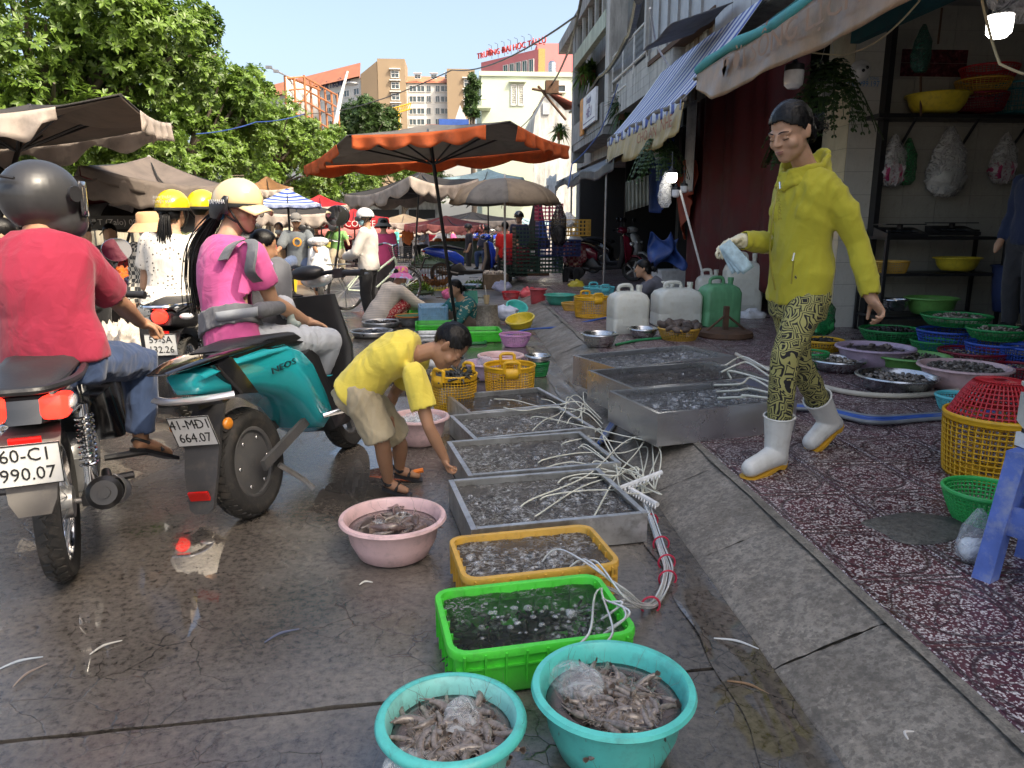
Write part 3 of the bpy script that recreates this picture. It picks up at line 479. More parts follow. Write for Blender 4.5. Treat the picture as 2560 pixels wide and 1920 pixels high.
wallbox(H1,'second_tower',BROWN,wp(1119,300,199).x,wp(1188,300,199).x,199,210,wp(1150,172,199).z); facade(H1,V((0,-1,0)),(1,0,0),(0,-1,0),[(wp(1170,y,199).x,wp(1170,y,199).z,2.1,1.7)for y in(208,236,264)],hood=True)
# left wing turns away from us
P0=wp(912,300,203); P1=wp(640,300,245); zl=wp(905,192,203).z; zr=wp(905,160,203).z+1.5; q=MB(); dn=V((-.2,1,0)).normalized()*12; q.add([V((P0.x,P0.y,0)),V((P1.x,P1.y,0)),V((P1.x,P1.y,0))+dn,V((P0.x,P0.y,0))+dn]+[p for p in(V((P0.x,P0.y,zl)),V((P1.x,P1.y,zl)),V((P1.x,P1.y,zl))+dn,V((P0.x,P0.y,zl))+dn)],[(0,4,5,1),(1,5,6,2),(2,6,7,3),(3,7,4,0),(4,7,6,5)]); q.build('left_wing',WHITEB,H1,h0,10)
q=MB(); e=V((0,0,0)); ov=(P0-P1).cross(V((0,0,1))).normalized()*1.2; ov=-ov if ov.y>0 else ov; q.add([V((P0.x,P0.y,zl))+ov,V((P1.x,P1.y,zl))+ov,V((P1.x,P1.y,zr))+dn*.5,V((P0.x,P0.y,zr))+dn*.5,V((P0.x,P0.y,zl))+dn,V((P1.x,P1.y,zl))+dn],[(0,3,2,1),(3,4,5,2),(1,2,5),(0,4,3)]); q.build('left_roof',REDROOF,H1,h0,10)
ud=V((P1.x-P0.x,P1.y-P0.y,0)); Lw=ud.length; un=ud.normalized(); nn=V((un.y,-un.x,0)); nn=-nn if nn.y>0 else nn
facade(H1,V((P0.x,P0.y,0))-h0,-un*-1,nn,[(3+i*4.4,zl-3.2-fl*3.4,2.6,1.8)for i in range(7)for fl in range(3)]); text('KÝ TÚC XÁ TRƯỜNG',2.3,mat('navy_letters',(.02,.02,.07),.6),H1,V((P0.x,P0.y,zl-.5))+un*16+nn*.6-h0,-un,ext=.1)
H2=thing('pink_building','pink university building with rooftop red lettering and teal windows','building',(4,95,0)); h0=V((4,95,0));
x0,x1,x2=wp(1343,200,95).x,wp(1400,200,95).x,wp(1203,200,103).x; z1=wp(1370,108,95).z; wallbox(H2,'front_wall',PINKB,x0,x1+4,95,105,z1); q=MB(); zl=wp(1343,123,95).z; zl2=zl; q.add([V((x0,95,0)),V((x2,103,0)),V((x2+4,110,0)),V((x0,105,0)),V((x0,95,zl)),V((x2,103,zl)),V((x2+4,110,zl)),V((x0,105,zl))],[(0,4,5,1),(1,5,6,2),(4,7,6,5),(0,3,7,4)]); q.build('side_wall',PINKB,H2,h0,10)
sd_=V((x2-x0,8,0)).normalized(); sn=V((sd_.y,-sd_.x,0)); sn=-sn if sn.y>0 else sn
facade(H2,V((x0,95,0))-h0,sd_,sn,[(.9+i*1.15,zl-1.9-fl*2.4,.85,1.8)for i in range(5)for fl in range(2)],TEALG); text('TRƯỜNG ĐẠI HỌC TÀI LỰ',1.0,mat('red_letters',(.5,.05,.04),.5),H2,V((x0,95,zl+.75))+sd_*4.6-h0+sn*.2,-sd_,ext=.08,sx=1.05); q=MB(); q.box(V((wp(1354,165,94.9).x,94.95,wp(1354,160,95).z))-h0,(.8,.2,3.4)); q.build('ochre_panel',mat('ochre_render',(.4,.28,.1),.8),H2)
q=MB(); q.lathe([(.001,0),(.3,0),(.3,.7),(.15,.85),(.001,.87)],16,V((wp(1380,178,60).x,60,wp(1380,182,60).z))-h0); q.build('water_tank',STEEL,H2);
[MB().tube([V((x0,95,zl+.1))+sd_*(1+i*1.2)-h0,V((x0,95,zl+1.7))+sd_*(1+i*1.2)-h0+sn*.1,V((x0,95,zl+1.75))+sd_*(1+i*1.2)-h0+sn*.6],.03,6).build('sign_lamp_arm',DARKMETAL,H2)for i in range(7)]
H3=thing('mint_house','pale mint three-storey house with louvred white shutters behind the umbrellas','house',(3,45,0)); h0=V((3,45,0)); x0,x1=wp(1203,200,45).x,wp(1430,200,45).x; z1=wp(1210,190,45).z; wallbox(H3,'wall',MINT,x0,x1+3,45,56,z1); wallbox(H3,'parapet',MINT,x0-.1,x1+3.1,44.9,56.1,z1+.25,z1+.001)
c=wp(1294,238,45); q=MB()
for s_ in(-1,1):
 sh=MB();
 for a,b_,w,h in((0,0,.06,1.15),(.3,0,.06,1.15),(.15,.55,.3,.06),(.15,-.55,.3,.06)):sh.box(c+V((s_*.02+(s_*.4 if s_>0 else-.4)*0+(a if s_>0 else a-.32)+(.03 if s_>0 else-.03),-.04,b_))-h0,(w,.06,h))
 for i in range(10):sh.box(c+V(((.18 if s_>0 else-.2),-.03,-.48+i*.105))-h0,(.26,.03,.06),Matrix.Rotation(.5,3,'X'))
 sh.build('shutter',FRAMEW,H3)
q.box(c+V((0,-.1,.72))-h0,(.95,.3,.08)); q.box(c+V((0,.01,0))-h0,(.7,.04,1.15)); q.build('window_surround',MINT,H3)
facade(H3,V((0,0,0)),(1,0,0),(0,-1,0),[(wp(1395,228,45).x-3,wp(1395,222,45).z,.9,.45)])
q=MB(); q.box((wp(1185,300,44).x-3+.4,-.6,wp(1180,268,44).z),(1.1,1.2,.12)); [q.tube([(wp(1166,300,44).x-3+.05+i*.12,-1.1,wp(1180,268,44).z),(wp(1166,300,44).x-3+.05+i*.12,-1.1,wp(1180,248,44).z)],.02,5)for i in range(9)]; q.tube([(wp(1166,300,44).x-3,-1.1,wp(1180,248,44).z),(wp(1166,300,44).x-3+1.1,-1.1,wp(1180,248,44).z)],.03); q.build('side_balcony',MINT,H3)
H4=thing('grey_gable_house','small grey gabled house with blank rendered wall beside the mint house','house',(4,36,0)); h0=V((4,36,0)); q=MB(); pts=[wp(1332,345,36),wp(1338,290,36),wp(1368,232,36),wp(1412,275,36),wp(1440,275,36),wp(1440,345,36)]; q.add([p-h0 for p in pts]+[p+V((0,7,0))-h0 for p in pts]+[V((pts[0].x,36,0))-h0,V((pts[-1].x,36,0))-h0],[(5,4,3,2,1,0),(0,1,7,6),(1,2,8,7),(2,3,9,8),(3,4,10,9),(12,0,5,13)][::1]); q.build('gable_wall',GR_WHITE,H4,None,10); q=MB(); q.grid(lambda u,v:pts[2]+V((2.6*u,-.2+7*v,-1.1*u))-h0+V((0,0,.06)),6,6); solid(q.build('tin_roof',mat('red_tin',(.4,.13,.1),.6),H4),.05); q=MB(); q.box(wp(1365,272,35.95)-h0,(.3,.06,.5)); q.build('window',mat('grey_shutter',(.4,.42,.45),.6),H4)
H5=thing('low_white_house','low white gabled house with blue roof sheets behind the orange umbrella','house',(0,60,0)); h0=V((0,60,0)); wallbox(H5,'wall',WHITEB,wp(1098,300,60).x,wp(1205,300,60).x,60,66,wp(1150,330,60).z); q=MB(); q.box(wp(1135,312,59)-h0,(2.2,2.5,.5)); q.build('blue_roof_sheet',mat('blue_sheet',(.03,.09,.35),.5),H5); q=MB(); pts=[wp(1128,330,60.5),wp(1150,262,60.5),wp(1180,330,60.5)]; q.add([p-h0 for p in pts]+[p-h0+V((0,4,0))for p in pts],[(0,2,1),(0,1,4,3),(1,2,5,4)]); q.build('gable',WHITEB,H5,None,5); q=MB(); q.box(wp(1090,322,59)-h0,(1.5,2,.4)); q.build('red_roof_sheet',mat('red_sheet',(.5,.15,.12),.5),H5)
# billboard frame and street light
SB=thing('billboard_frame','rusty steel billboard frame standing above the trees','billboard',(0,70,0)); h0=V((0,70,0)); q=MB(); w_=MB()
for px,yt,yb,Y_ in((712,190,330,68),(735,192,330,69),(760,188,330,70),(775,200,340,72),(795,215,340,74),(812,225,340,75),(828,232,340,76),(842,235,340,77)):q.tube([wp(px,yt,Y_)-h0,wp(px+8,yb,Y_)-h0],.11,6)
for y in(196,226,256,290):q.tube([wp(712,y,68)-h0,wp(760,y-4,70)-h0,wp(842,y+42,77)-h0],.08,6)
q.tube([wp(712,190,68)-h0,wp(800,225,73)-h0],.1,6); q.tube([wp(720,300,68)-h0,wp(790,205,73)-h0],.07,6); q.build('rusty_frame',mat('rusty_orange',(.32,.12,.05),.8,var=.4,scale=.5),SB)
w_.add([wp(712,190,68)-h0,wp(790,225,76)-h0,wp(796,320,76)-h0,wp(722,300,68)-h0],[(0,1,2,3)]); solid(w_.build('white_board',WHITEB,SB),.2); q=MB(); q.tube([wp(708,185,68)-h0,wp(672,168,67)-h0],.06,6); q.tube([wp(716,190,68)-h0,wp(690,178,67)-h0],.05,6); q.box(wp(672,168,67)-h0,(.5,.3,.2)); q.box(wp(690,178,67)-h0,(.4,.3,.2)); q.build('flood_lights',GREYMETAL,SB)
SL=thing('street_lamp','white slanted street lamp pole rising above the trees','street lamp',(0,62,0)); h0=V((0,62,0)); q=MB(); q.tube([wp(834,335,62)-h0,wp(852,240,62)-h0,wp(869,178,62)-h0],[.18,.14,.08],8); q.build('pole',WHITE,SL); q=MB(); q.ell(wp(880,209,62)-h0,(.5,.3,.16)); q.build('lamp_head',GREYMETAL,SL)
CR=thing('crane_arm','small yellow crane jib in front of the brown tower','crane',(0,150,0)); h0=V((0,150,0)); q=MB(); a,b_=wp(975,287,150),wp(1028,272,150)
for dz in(0,1):q.tube([a+V((0,0,dz))-h0,b_+V((0,0,dz))-h0],.14,5)
for i in range(9):q.tube([lerp(a,b_,i/9)-h0,lerp(a,b_,(i+1)/9)+V((0,0,1))-h0],.09,4)
q.tube([lerp(a,b_,.4)-h0,V((lerp(a,b_,.4).x,150,0))-h0],.3,6); q.build('jib',mat('crane_yellow',(.6,.36,.03),.6),CR)
# ================================================================ trees
def leafmat(name,c1,c2):
 m,nt,b=nodes_of(name); L=nt.links; geo=nt.nodes.new('ShaderNodeNewGeometry'); n=N(nt,'ShaderNodeTexNoise',Scale=.7,Detail=3.); L.new(geo.outputs['Position'],n.inputs['Vector'])
 ad=N(nt,'ShaderNodeMath',operation='MULTIPLY_ADD',i1=.45); L.new(geo.outputs['Random Per Island'],ad.inputs[0]); L.new(n.outputs[0],ad.inputs[2]); c=ramp(nt,ad.outputs[0],[(.35,c1),(.75,c2),(1,mulc(c2,1.35))]); L.new(c,b.inputs['Base Color']); b.inputs['Roughness'].default_value=.42
 tr=nt.nodes.new('ShaderNodeBsdfTranslucent'); L.new(c,tr.inputs[0]); mx=nt.nodes.new('ShaderNodeMixShader'); mx.inputs[0].default_value=.3; L.new(b.outputs[0],mx.inputs[1]); L.new(tr.outputs[0],mx.inputs[2]); L.new(mx.outputs[0],nt.nodes['Material Output'].inputs[0]); return m
LEAF=leafmat('broad_leaf',(.035,.085,.014),(.12,.2,.03)); LEAFD=leafmat('dark_leaf',(.02,.05,.016),(.05,.095,.025)); BARK=mat('bark',(.1,.08,.06),.9,var=.3,bump=.6,bscale=25)
LEAFV=[V((0,0,0)),V((.2,.58,.07)),V((0,1,-.05)),V((-.2,.58,.07))]; LEAFF=[(0,1,2),(0,2,3)]
lmb=MB(); lmb.add(LEAFV,LEAFF); LEAFME=lmb.mesh('leaf',180); LEAFME.materials.append(LEAF)
def tree(name,label,blobs,nwh,lsize,base,mt,seed,nleaf=7,single=0,trunk_r=.14):
 r=random.Random(seed); th=thing(name,label,'tree',base,0,None); b0_=V(base); vs=[]; fs=[]; M=[]; cen=sum((V(b[0])for b in blobs),V())/len(blobs)
 tot=sum(b[1][0]*b[1][2]for b in blobs)
 for c,rad in blobs:
  ncl=max(5,int(26*rad[0]*rad[2]/(tot/len(blobs))))
  cl=[]
  for _ in range(ncl):
   d=V((r.gauss(0,1),r.gauss(0,1),r.gauss(.15,1))).normalized(); k=r.uniform(.45,.95); cl.append((V(c)+V((d.x*rad[0]*k,d.y*rad[1]*k,d.z*rad[2]*k)),r.uniform(.22,.42)*min(rad)))
  for _ in range(int(nwh*rad[0]*rad[2]/tot)):
   cc,rr=r.choice(cl); d=V((r.gauss(0,1),r.gauss(0,1),r.gauss(.25,.9))).normalized(); p=cc+d*rr*r.uniform(.55,1.1); tw=(d*.8+V((0,0,.55))+V((r.gauss(0,.25),r.gauss(0,.25),0))).normalized(); M.append((p,tw))
 for p,tw in M:
  a,b_,d=basis(tw); ph=r.uniform(0,6.3); nl=nleaf+r.randint(-1,1)
  for i in range(nl):
   an=ph+2*pi*i/nl+r.uniform(-.25,.25); out=a*cos(an)+b_*sin(an); el=r.uniform(.1,.75); ld=(out*cos(el)+d*sin(el)-V((0,0,.22))).normalized(); sz=lsize*r.uniform(.65,1.15); nrm=(d*cos(el)-out*sin(el)).normalized(); sd2=ld.cross(nrm).normalized(); o=len(vs)
   for lv in LEAFV:vs.append(p+(sd2*lv.x+ld*lv.y+nrm*lv.z)*sz-b0_)
   fs+=[tuple(o+k for k in f)for f in LEAFF]
 near=[]
 if single:
  idx=sorted(range(len(vs)//4),key=lambda i:(vs[i*4]+b0_-V((0,0,CH))).length)[:single*6]; near=r.sample(idx,min(single,len(idx))); ns=set(near); keep=[i for i in range(len(vs)//4)if i not in ns]
  for i in near:
   p0,p3,p1=vs[i*4],vs[i*4+2],vs[i*4+1]; ld=(vs[i*4+2]-p0); sz=ld.length; ld.normalize(); sd2=(vs[i*4+1]-vs[i*4+3]).normalized(); nrm=sd2.cross(ld); o=obj('leaf',LEAFME,None,th); o.matrix_local=Matrix(((sd2.x*sz,ld.x*sz,nrm.x*sz,p0.x),(sd2.y*sz,ld.y*sz,nrm.y*sz,p0.y),(sd2.z*sz,ld.z*sz,nrm.z*sz,p0.z),(0,0,0,1)))
  vs=[vs[i*4+k]for i in keep for k in range(4)]; fs=[tuple(j*4+k for k in f)for j in range(len(keep))for f in LEAFF]
 me=bpy.data.meshes.new('crown'); me.from_pydata([tuple(v)for v in vs],[],fs); me.polygons.foreach_set('use_smooth',[True]*len(fs)); stuff(obj('crown',me,mt,th))
 q=MB(); top=cen-b0_; pts=[V((0,0,0)),top*.35+V((.15,0,0)),top*.7,top]; q.tube(pts,[trunk_r*1.3,trunk_r,trunk_r*.8,trunk_r*.5],10); q.build('trunk',BARK,th); q=MB()
 for c,rad in blobs:
  for _ in range(5):
   t=r.uniform(.45,.9); e_=V(c)+V((r.uniform(-.8,.8)*rad[0],r.uniform(-.8,.8)*rad[1],r.uniform(-.3,.7)*rad[2]))-b0_; s0=top*t; q.tube([s0,lerp(s0,e_,.5)+V((0,0,.15)),e_],[trunk_r*.45,trunk_r*.28,.015],6)
 q.build('branches',BARK,th); return th
def bl(px,py,Y_,rpx,rpy=None,ry=None):s_=Y_/1850; return(PY(px,py,Y_),(rpx*s_,ry or rpx*s_,(rpy or rpx)*s_))
GT=lambda px,Y_:V((PY(px,560,Y_).x,Y_,0))
tree('broadleaf_tree','tallest broad-leaved tree towering over the grey corner umbrella',[bl(60,60,12.5,330,230,1.9),bl(300,40,13,170,170),bl(400,150,13.5,150,140),bl(480,120,14,90,90),bl(60,260,12,200,150),bl(230,330,13,200,150)],7000,.13,GT(-100,13),LEAF,3,single=150,trunk_r=.22)
tree('broadleaf_tree','broad-leaved tree behind the maroon umbrella, second along the fence',[bl(500,230,18,130,110),bl(600,260,19,90,70),bl(430,380,17.5,160,120),bl(580,320,19,110,95),bl(330,420,17,160,110)],6500,.13,GT(420,18.5),LEAF,4,trunk_r=.18,single=60)
tree('broadleaf_tree','bright green broad-leaved tree beside the rusty billboard frame',[bl(640,310,25,110,80),bl(720,330,26,80,60),bl(700,360,26,100,85),bl(600,430,24,120,80),bl(740,430,27,100,70)],5000,.145,GT(650,26),LEAF,5)
tree('broadleaf_tree','broad-leaved tree behind the left edge of the orange umbrella',[bl(800,380,34,90,75),bl(860,430,36,90,65),bl(760,470,34,90,50)],3200,.165,GT(810,36),LEAF,6)
tree('broadleaf_tree','farthest street tree seen beneath the orange umbrella canopy',[bl(960,440,48,90,60),bl(1060,450,50,80,50)],2400,.2,GT(1000,49),LEAF,8)
tree('round_tree','dense dark round tree in front of the brown tower',[bl(920,300,105,75,52),bl(885,320,105,45,40),bl(955,320,105,40,40)],1900,.55,GT(920,105),LEAFD,9,trunk_r=.3)
tree('creeper_tree','slim leafy creeper tree climbing beside the mint house balcony',[bl(1182,215,43,16,30),bl(1178,265,43,18,34)],500,.22,GT(1180,43),LEAFD,10)
for i,(px,py,Y_,s_)in enumerate(((1480,120+60,23.3,.9),(1400,330,26,.8),(1555,270,17.3,.8),(1460,190,23,.8))):
 lab=('leafy potted plants hanging over the green beam balcony','spiky green fern growing on the ledge at the row end','dry wispy plant hanging under the white-tiled balcony','trailing plant on the grey corner column')[i]; c=PY(px,py,Y_); th=thing('ledge_plant',lab,'plant',c); q=MB(); r=random.Random(i)
 for _ in range(150):
  d=V((r.gauss(0,1),r.gauss(0,1),r.gauss(.4,.8))).normalized(); L_=r.uniform(.3,.75)*s_; p=d*.08; e_=d*L_+V((0,0,-.35*L_)); sd2=d.cross(V((0,0,1))).normalized()*.03; q.add([p-sd2*.4,p+sd2*.4,lerp(p,e_,.5)+sd2+V((0,0,.08)),e_,lerp(p,e_,.5)-sd2+V((0,0,.08))],[(0,1,2,4),(2,3,4)])
 stuff(q.build('fronds',LEAFD if i==2 else LEAF,th,None,180)); q=MB(); q.lathe([(.08,-.25),(.13,0),(.14,.02),(.12,.02),(.1,-.02)],12,cap=True); q.build('pot',mat('clay_pot',(.25,.13,.08),.8),th)
def fern(px,py,Y_,s_,lab):
 c=PY(px,py,Y_); th=thing('hanging_fern',lab,'plant',c); q=MB(); r=random.Random(px)
 for _ in range(34):
  an=r.uniform(0,6.3); L_=r.uniform(.45,.8)*s_; up=r.uniform(.0,.35)*s_; out=V((cos(an),sin(an),0)); sd2=V((-sin(an),cos(an),0)); pts=[out*L_*t+V((0,0,up*sin(t*3.1)-L_*1.0*t*t))for t in np.linspace(0,1,15)]
  for i in range(1,15):
   w=.085*s_*sin(pi*(i+1)/16)**.7+.01; d=(pts[i]-pts[i-1]).normalized()
   for sg_ in(-1,1):p=pts[i]; q.add([p,p+sd2*sg_*w*.5+d*.024,p+sd2*sg_*w-V((0,0,.012)),p+sd2*sg_*w*.5-d*.016],[(0,1,2,3)])
  q.tube(pts[::2],.004,4)
 stuff(q.build('fronds',LEAFD,th,None,180)); q=MB(); q.lathe([(.05,-.16),(.11,-.02),(.12,0),(.1,0),(.09,-.02)],14,cap=True); q.tube([(-.1,0,0),(0,0,.5)],.003,4); q.tube([(.1,0,0),(0,0,.5)],.003,4); q.build('pot',mat('white_pot',(.45,.45,.43),.5),th)
fern(2065,200,7.6,.75,'large hanging fern between the tan awning and the tiled pillar'); fern(1960,360,9.0,.4,'small fern hanging before the dark red curtain'); fern(1650,370,10.5,.6,'fern in a hanging pot below the striped awning')
# ================================================================ umbrellas
def FAB(n,c):
 m=mat(n,c,.75,var=.2,scale=3,dirt=.4,dirtcol=(.08,.07,.06),bump=.2,bscale=10); nt=m.node_tree; b=nt.nodes['Principled BSDF']; t=nt.nodes.new('ShaderNodeBsdfTranslucent'); nt.links.new(b.inputs['Base Color'].links[0].from_socket,t.inputs[0]); x=nt.nodes.new('ShaderNodeMixShader'); x.inputs[0].default_value=.38; nt.links.new(b.outputs[0],x.inputs[1]); nt.links.new(t.outputs[0],x.inputs[2]); nt.links.new(x.outputs[0],nt.nodes['Material Output'].inputs[0]); return m
C_DK=FAB('charcoal_canvas',(.06,.056,.055)); C_TAUPE=FAB('taupe_canvas',(.22,.18,.155)); C_BEIGE=FAB('beige_canvas',(.38,.29,.2)); C_ORANGE=FAB('orange_canvas',(.72,.16,.045)); C_RED=FAB('red_canvas',(.5,.02,.03)); C_WHITE=FAB('dirty_white_canvas',(.58,.5,.44)); C_MAROON=FAB('maroon_canvas',(.12,.02,.025)); C_BLUE=stripes('blue_stripe_canvas',(.03,.07,.3),(.5,.55,.65),5,1); C_PINK=FAB('pink_canvas',(.6,.22,.2)); C_LB=FAB('light_blue_canvas',(.35,.5,.55)); C_GREY=FAB('grey_canvas',(.24,.22,.2)); C_BROWN=FAB('brown_canvas',(.3,.16,.07))
def umbrella(label,cor,base,top,val,under=None,vh=.2,nsc=6,sag=.12,gaps=(),peak=.28,group='market umbrellas',pole=True,ragged=False,name='market_umbrella'):
 cor=[V(c)for c in cor]; cen=sum(cor,V())/4; ap=cen+V((0,0,peak)); base=V(base); th=thing(name,label,'umbrella',base,0,None); q=MB()
 for k in range(4):
  a,b_=cor[k],cor[(k+1)%4]
  def f(u,v,a=a,b_=b_):e_=a*(1-u)+b_*u; e_=e_-V((0,0,sag*sin(pi*u)*.6)); p=ap*(1-v)+e_*v; return p-V((0,0,sag*sin(pi*v)*(.35+.65*sin(pi*u))))-base
  q.grid(f,12,10)
 c_=q.build('canopy',top,th,None,60); solid(c_,.012)
 if under is not None:
  u_=MB()
  for k in range(4):
   a,b_=cor[k],cor[(k+1)%4]; u_.grid(lambda u,v,a=a,b_=b_:ap*(1-v)+(a*(1-u)+b_*u-V((0,0,sag*sin(pi*u)*.6)))*v-V((0,0,sag*sin(pi*v)*(.35+.65*sin(pi*u))+.018))-base,12,10)
  u_.build('lining',under,th,None,60)
 for k in range(4):
  a,b_=cor[k],cor[(k+1)%4]; out=((a+b_)/2-cen); out.z=0; out.normalize(); q=MB(); n_=nsc*12; u0,u1=(gaps[k]if k<len(gaps)and gaps[k]else(0,1))
  def g(u,v,a=a,b_=b_):uu=u0+(u1-u0)*u; e_=a*(1-uu)+b_*uu-V((0,0,sag*sin(pi*uu)*.6)); sc=.62+.38*abs(sin(pi*nsc*uu)); sc*=(.75+.5*mnoise.noise(V((uu*9,k,.5))))if ragged else(1+.08*mnoise.noise(V((uu*14,k,0)))); return e_+out*(.012+.03*v*sin(uu*41+k))-V((0,0,vh*sc*v))-base
  q.grid(g,n_,4); solid(q.build('valance',val,th,None,180),.005)
 if pole:
  q=MB(); q.tube([V((0,0,.02)),ap-base],.021,10); q.build('pole',DARKMETAL,th); hub=lerp(base,ap,.83)-base
  for k in range(8):
   e_=(cor[k//2]if k%2==0 else(cor[k//2]+cor[(k//2+1)%4])/2-V((0,0,sag*.6)))-base; r_=MB(); r_.tube([ap-base-V((0,0,.03)),lerp(ap-base,e_,.5)-V((0,0,sag*.75 if k%2 else sag*.4)),e_-V((0,0,.01))],.011,6); r_.tube([hub,lerp(ap-base,e_,.5)-V((0,0,sag*.75 if k%2 else sag*.4))],.011,6); r_.build('rib',DARKMETAL,th)
  q=MB(); q.lathe([(.05,0),(.17,0),(.17,.03),(.05,.06),(.03,.1)],16,cap=True); q.build('base',DARKMETAL,th)
 return th
def usq(px,py,Y_,half,rot,lab,top,val,**k):
 c=PY(px,py,Y_); cr=[c+V((cos(rot+pi/4+i*pi/2),sin(rot+pi/4+i*pi/2),0))*half*1.414 for i in range(4)]; return umbrella(lab,cr,(c.x,c.y,0),top,val,**k)
umbrella('orange-edged grey market umbrella with scalloped valance beside the bending boy',[PY(868,338,7.9),PY(1275,303,7.3),PY(1422,366,8.9),PY(762,415,9.9)],G(1142,830),C_GREY,C_ORANGE,vh=.15,nsc=5,sag=.06,peak=.2,gaps=((.03,.86),(.1,1),(.0,1),(0,.8)))
umbrella('dark grey market umbrella with white scalloped valance behind the orange-edged one',[PY(1025,440,12.5),PY(1195,447,14),PY(1120,470,17.5),PY(862,486,15.6)],G(1035,690),C_DK,C_WHITE,vh=.26,nsc=4,sag=.22,peak=.25)
umbrella('weathered grey corner umbrella with torn whitish valance over the riders',[PY(-330,290,5.3),PY(302,235,5.7),PY(428,308,7.5),PY(-120,372,8.6)],G(-120,1000),C_DK,C_WHITE,under=C_TAUPE,vh=.24,nsc=3,sag=.1,peak=.15,gaps=((0,.72),(.28,.95),(0,1),(0,1)),ragged=True)
umbrella('taupe umbrella with maroon lining and drooping flap behind the black-helmeted rider',[PY(200,415,7.6),PY(590,470,8.6),PY(560,515,11),PY(140,515,10)],G(280,760),C_TAUPE,C_TAUPE,under=C_MAROON,vh=.14,nsc=1,sag=.1,peak=.42)
sheet('umbrella_flap',C_TAUPE,None,None,lambda u,v:PY(180+380*u,442+30*u,7.55+u*.9)+V((.0,-.02,-.16*v*(1+.6*sin(pi*u))+.015*sin(u*40))),40,6)
tag(bpy.data.objects['umbrella_flap'],'long brown cloth flap tied under the taupe umbrella edge','cloth')
umbrella('greyish umbrella with white ragged fringe at the far left of the stalls',[PY(-260,400,6.8),PY(55,455,7.4),PY(70,470,9),PY(-260,470,9)],G(-160,850),C_GREY,C_WHITE,vh=.2,nsc=4,sag=.1,ragged=True,peak=.5)
usq(668,470,19,.55,.3,'small brown umbrella with pale fringe above the grey-shirted man',C_BROWN,C_WHITE,vh=.2); usq(720,512,14,.55,.2,'blue striped umbrella above the man in the black shirt',C_BLUE,C_BLUE,vh=.06,nsc=2,sag=.03)
usq(745,530,17.5,.95,.15,'grey umbrella with pink and white scalloped fringe above the grey-shirted man',C_DK,C_WHITE,vh=.3,nsc=5); usq(800,512,22,.75,.2,'grey umbrella topped with red cloth behind the pink-fringed one',C_RED,C_WHITE,vh=.2)
usq(885,545,24,1.05,.1,'red cafe umbrella with white lettering on its edge',C_RED,C_RED,vh=.28,nsc=3); text('ROYAL COFFEE',.26,WHITE,None,PY(862,560,22.5),(1,0,0),name='umbrella_lettering'); tag(bpy.data.objects['umbrella_lettering'],'white cafe lettering on the red umbrella edge','lettering')
usq(890,575,27,1.3,.1,'pink umbrella below the red cafe umbrella',C_PINK,C_PINK,vh=.3,nsc=4)
for i,(px,py,Y_,hf,t_,v_,lab)in enumerate(((1010,553,30,1.3,C_BEIGE,C_WHITE,'beige umbrella with white fringe down the market lane'),(1040,570,36,1.5,C_WHITE,C_WHITE,'white umbrella farther down the market lane'),(1115,560,26,1.1,C_MAROON,C_PINK,'dark red umbrella under the grey canopy in the lane'),(1180,548,30,1.4,C_DK,C_WHITE,'charcoal umbrella with white fringe above the parked blue scooter'),(1300,560,33,1.4,C_LB,C_WHITE,'pale blue umbrella deep in the covered stalls'),(1230,575,42,1.6,C_WHITE,C_PINK,'white umbrella with pink fringe at the far lane end'),(950,580,44,1.6,C_BEIGE,C_WHITE,'distant beige umbrella beyond the hooded walker'),(1220,450,20,1.0,C_LB,C_LB,'faded light blue umbrella under the eaves'))):
 usq(px,py,Y_,hf,.2*i,lab,t_,v_,vh=.25,nsc=5)
def dome(label,px,py,Y_,rad,h,cols,lean=(0,0),pole=True,n=8):
 c=PY(px,py,Y_); th=thing('round_umbrella',label,'umbrella',(c.x,c.y,0)); b_=V((c.x,c.y,0))
 for k in range(n):
  q=MB(); a0_=2*pi*k/n; q.grid(lambda u,v:c-b_+V((cos(a0_+2*pi/n*u)*rad*sin(v*1.45)/sin(1.45)*(1-.06*sin(pi*u)*v),sin(a0_+2*pi/n*u)*rad*sin(v*1.45)/sin(1.45)*(1-.06*sin(pi*u)*v),h*cos(v*1.45)+lean[0]*cos(a0_+2*pi/n*u)*v*rad-.03*v*sin(pi*u))),6,8); solid(q.build('panel',cols[k%len(cols)],th,None,60),.006)
 if pole:q=MB(); q.tube([(0,0,0),c-b_+V((0,0,h+.08))],.02,8); q.build('pole',WHITE,th)
 for k in range(n):q=MB(); a0_=2*pi*k/n; q.tube([c-b_+V((0,0,h-.03)),c-b_+V((cos(a0_)*rad*.97,sin(a0_)*rad*.97,.0))],.007,5); q.build('rib',DARKMETAL,th)
 return th
dome('big round tan umbrella at the edge of the covered stalls',1262,518,13.6,1.0,.5,[C_BEIGE,C_BEIGE,C_GREY])
d8=dome('round umbrella with black and pale panels and a white oval mark over the clothes stall',330,585,10.5,.95,.48,[C_DK,FAB('pale_grey_canvas',(.4,.42,.43))]); q=MB(); q.lathe([(.001,.0),(.16,0),(.16,.01),(.001,.012)],24); o=q.build('oval_mark',WHITE,d8); o.location=PY(300,525,9.85)-d8.location; o.rotation_euler=(R(52),0,.1); text('ĐT (Zalo) 093 838',.1,WHITE,d8,PY(310,556,9.5)-d8.location,(1,0,0)); q=MB(); q.box(PY(305,556,9.53)-d8.location,(.72,.02,.16)); q.build('name_band',mat('band_dark',(.1,.1,.1),.7),d8)
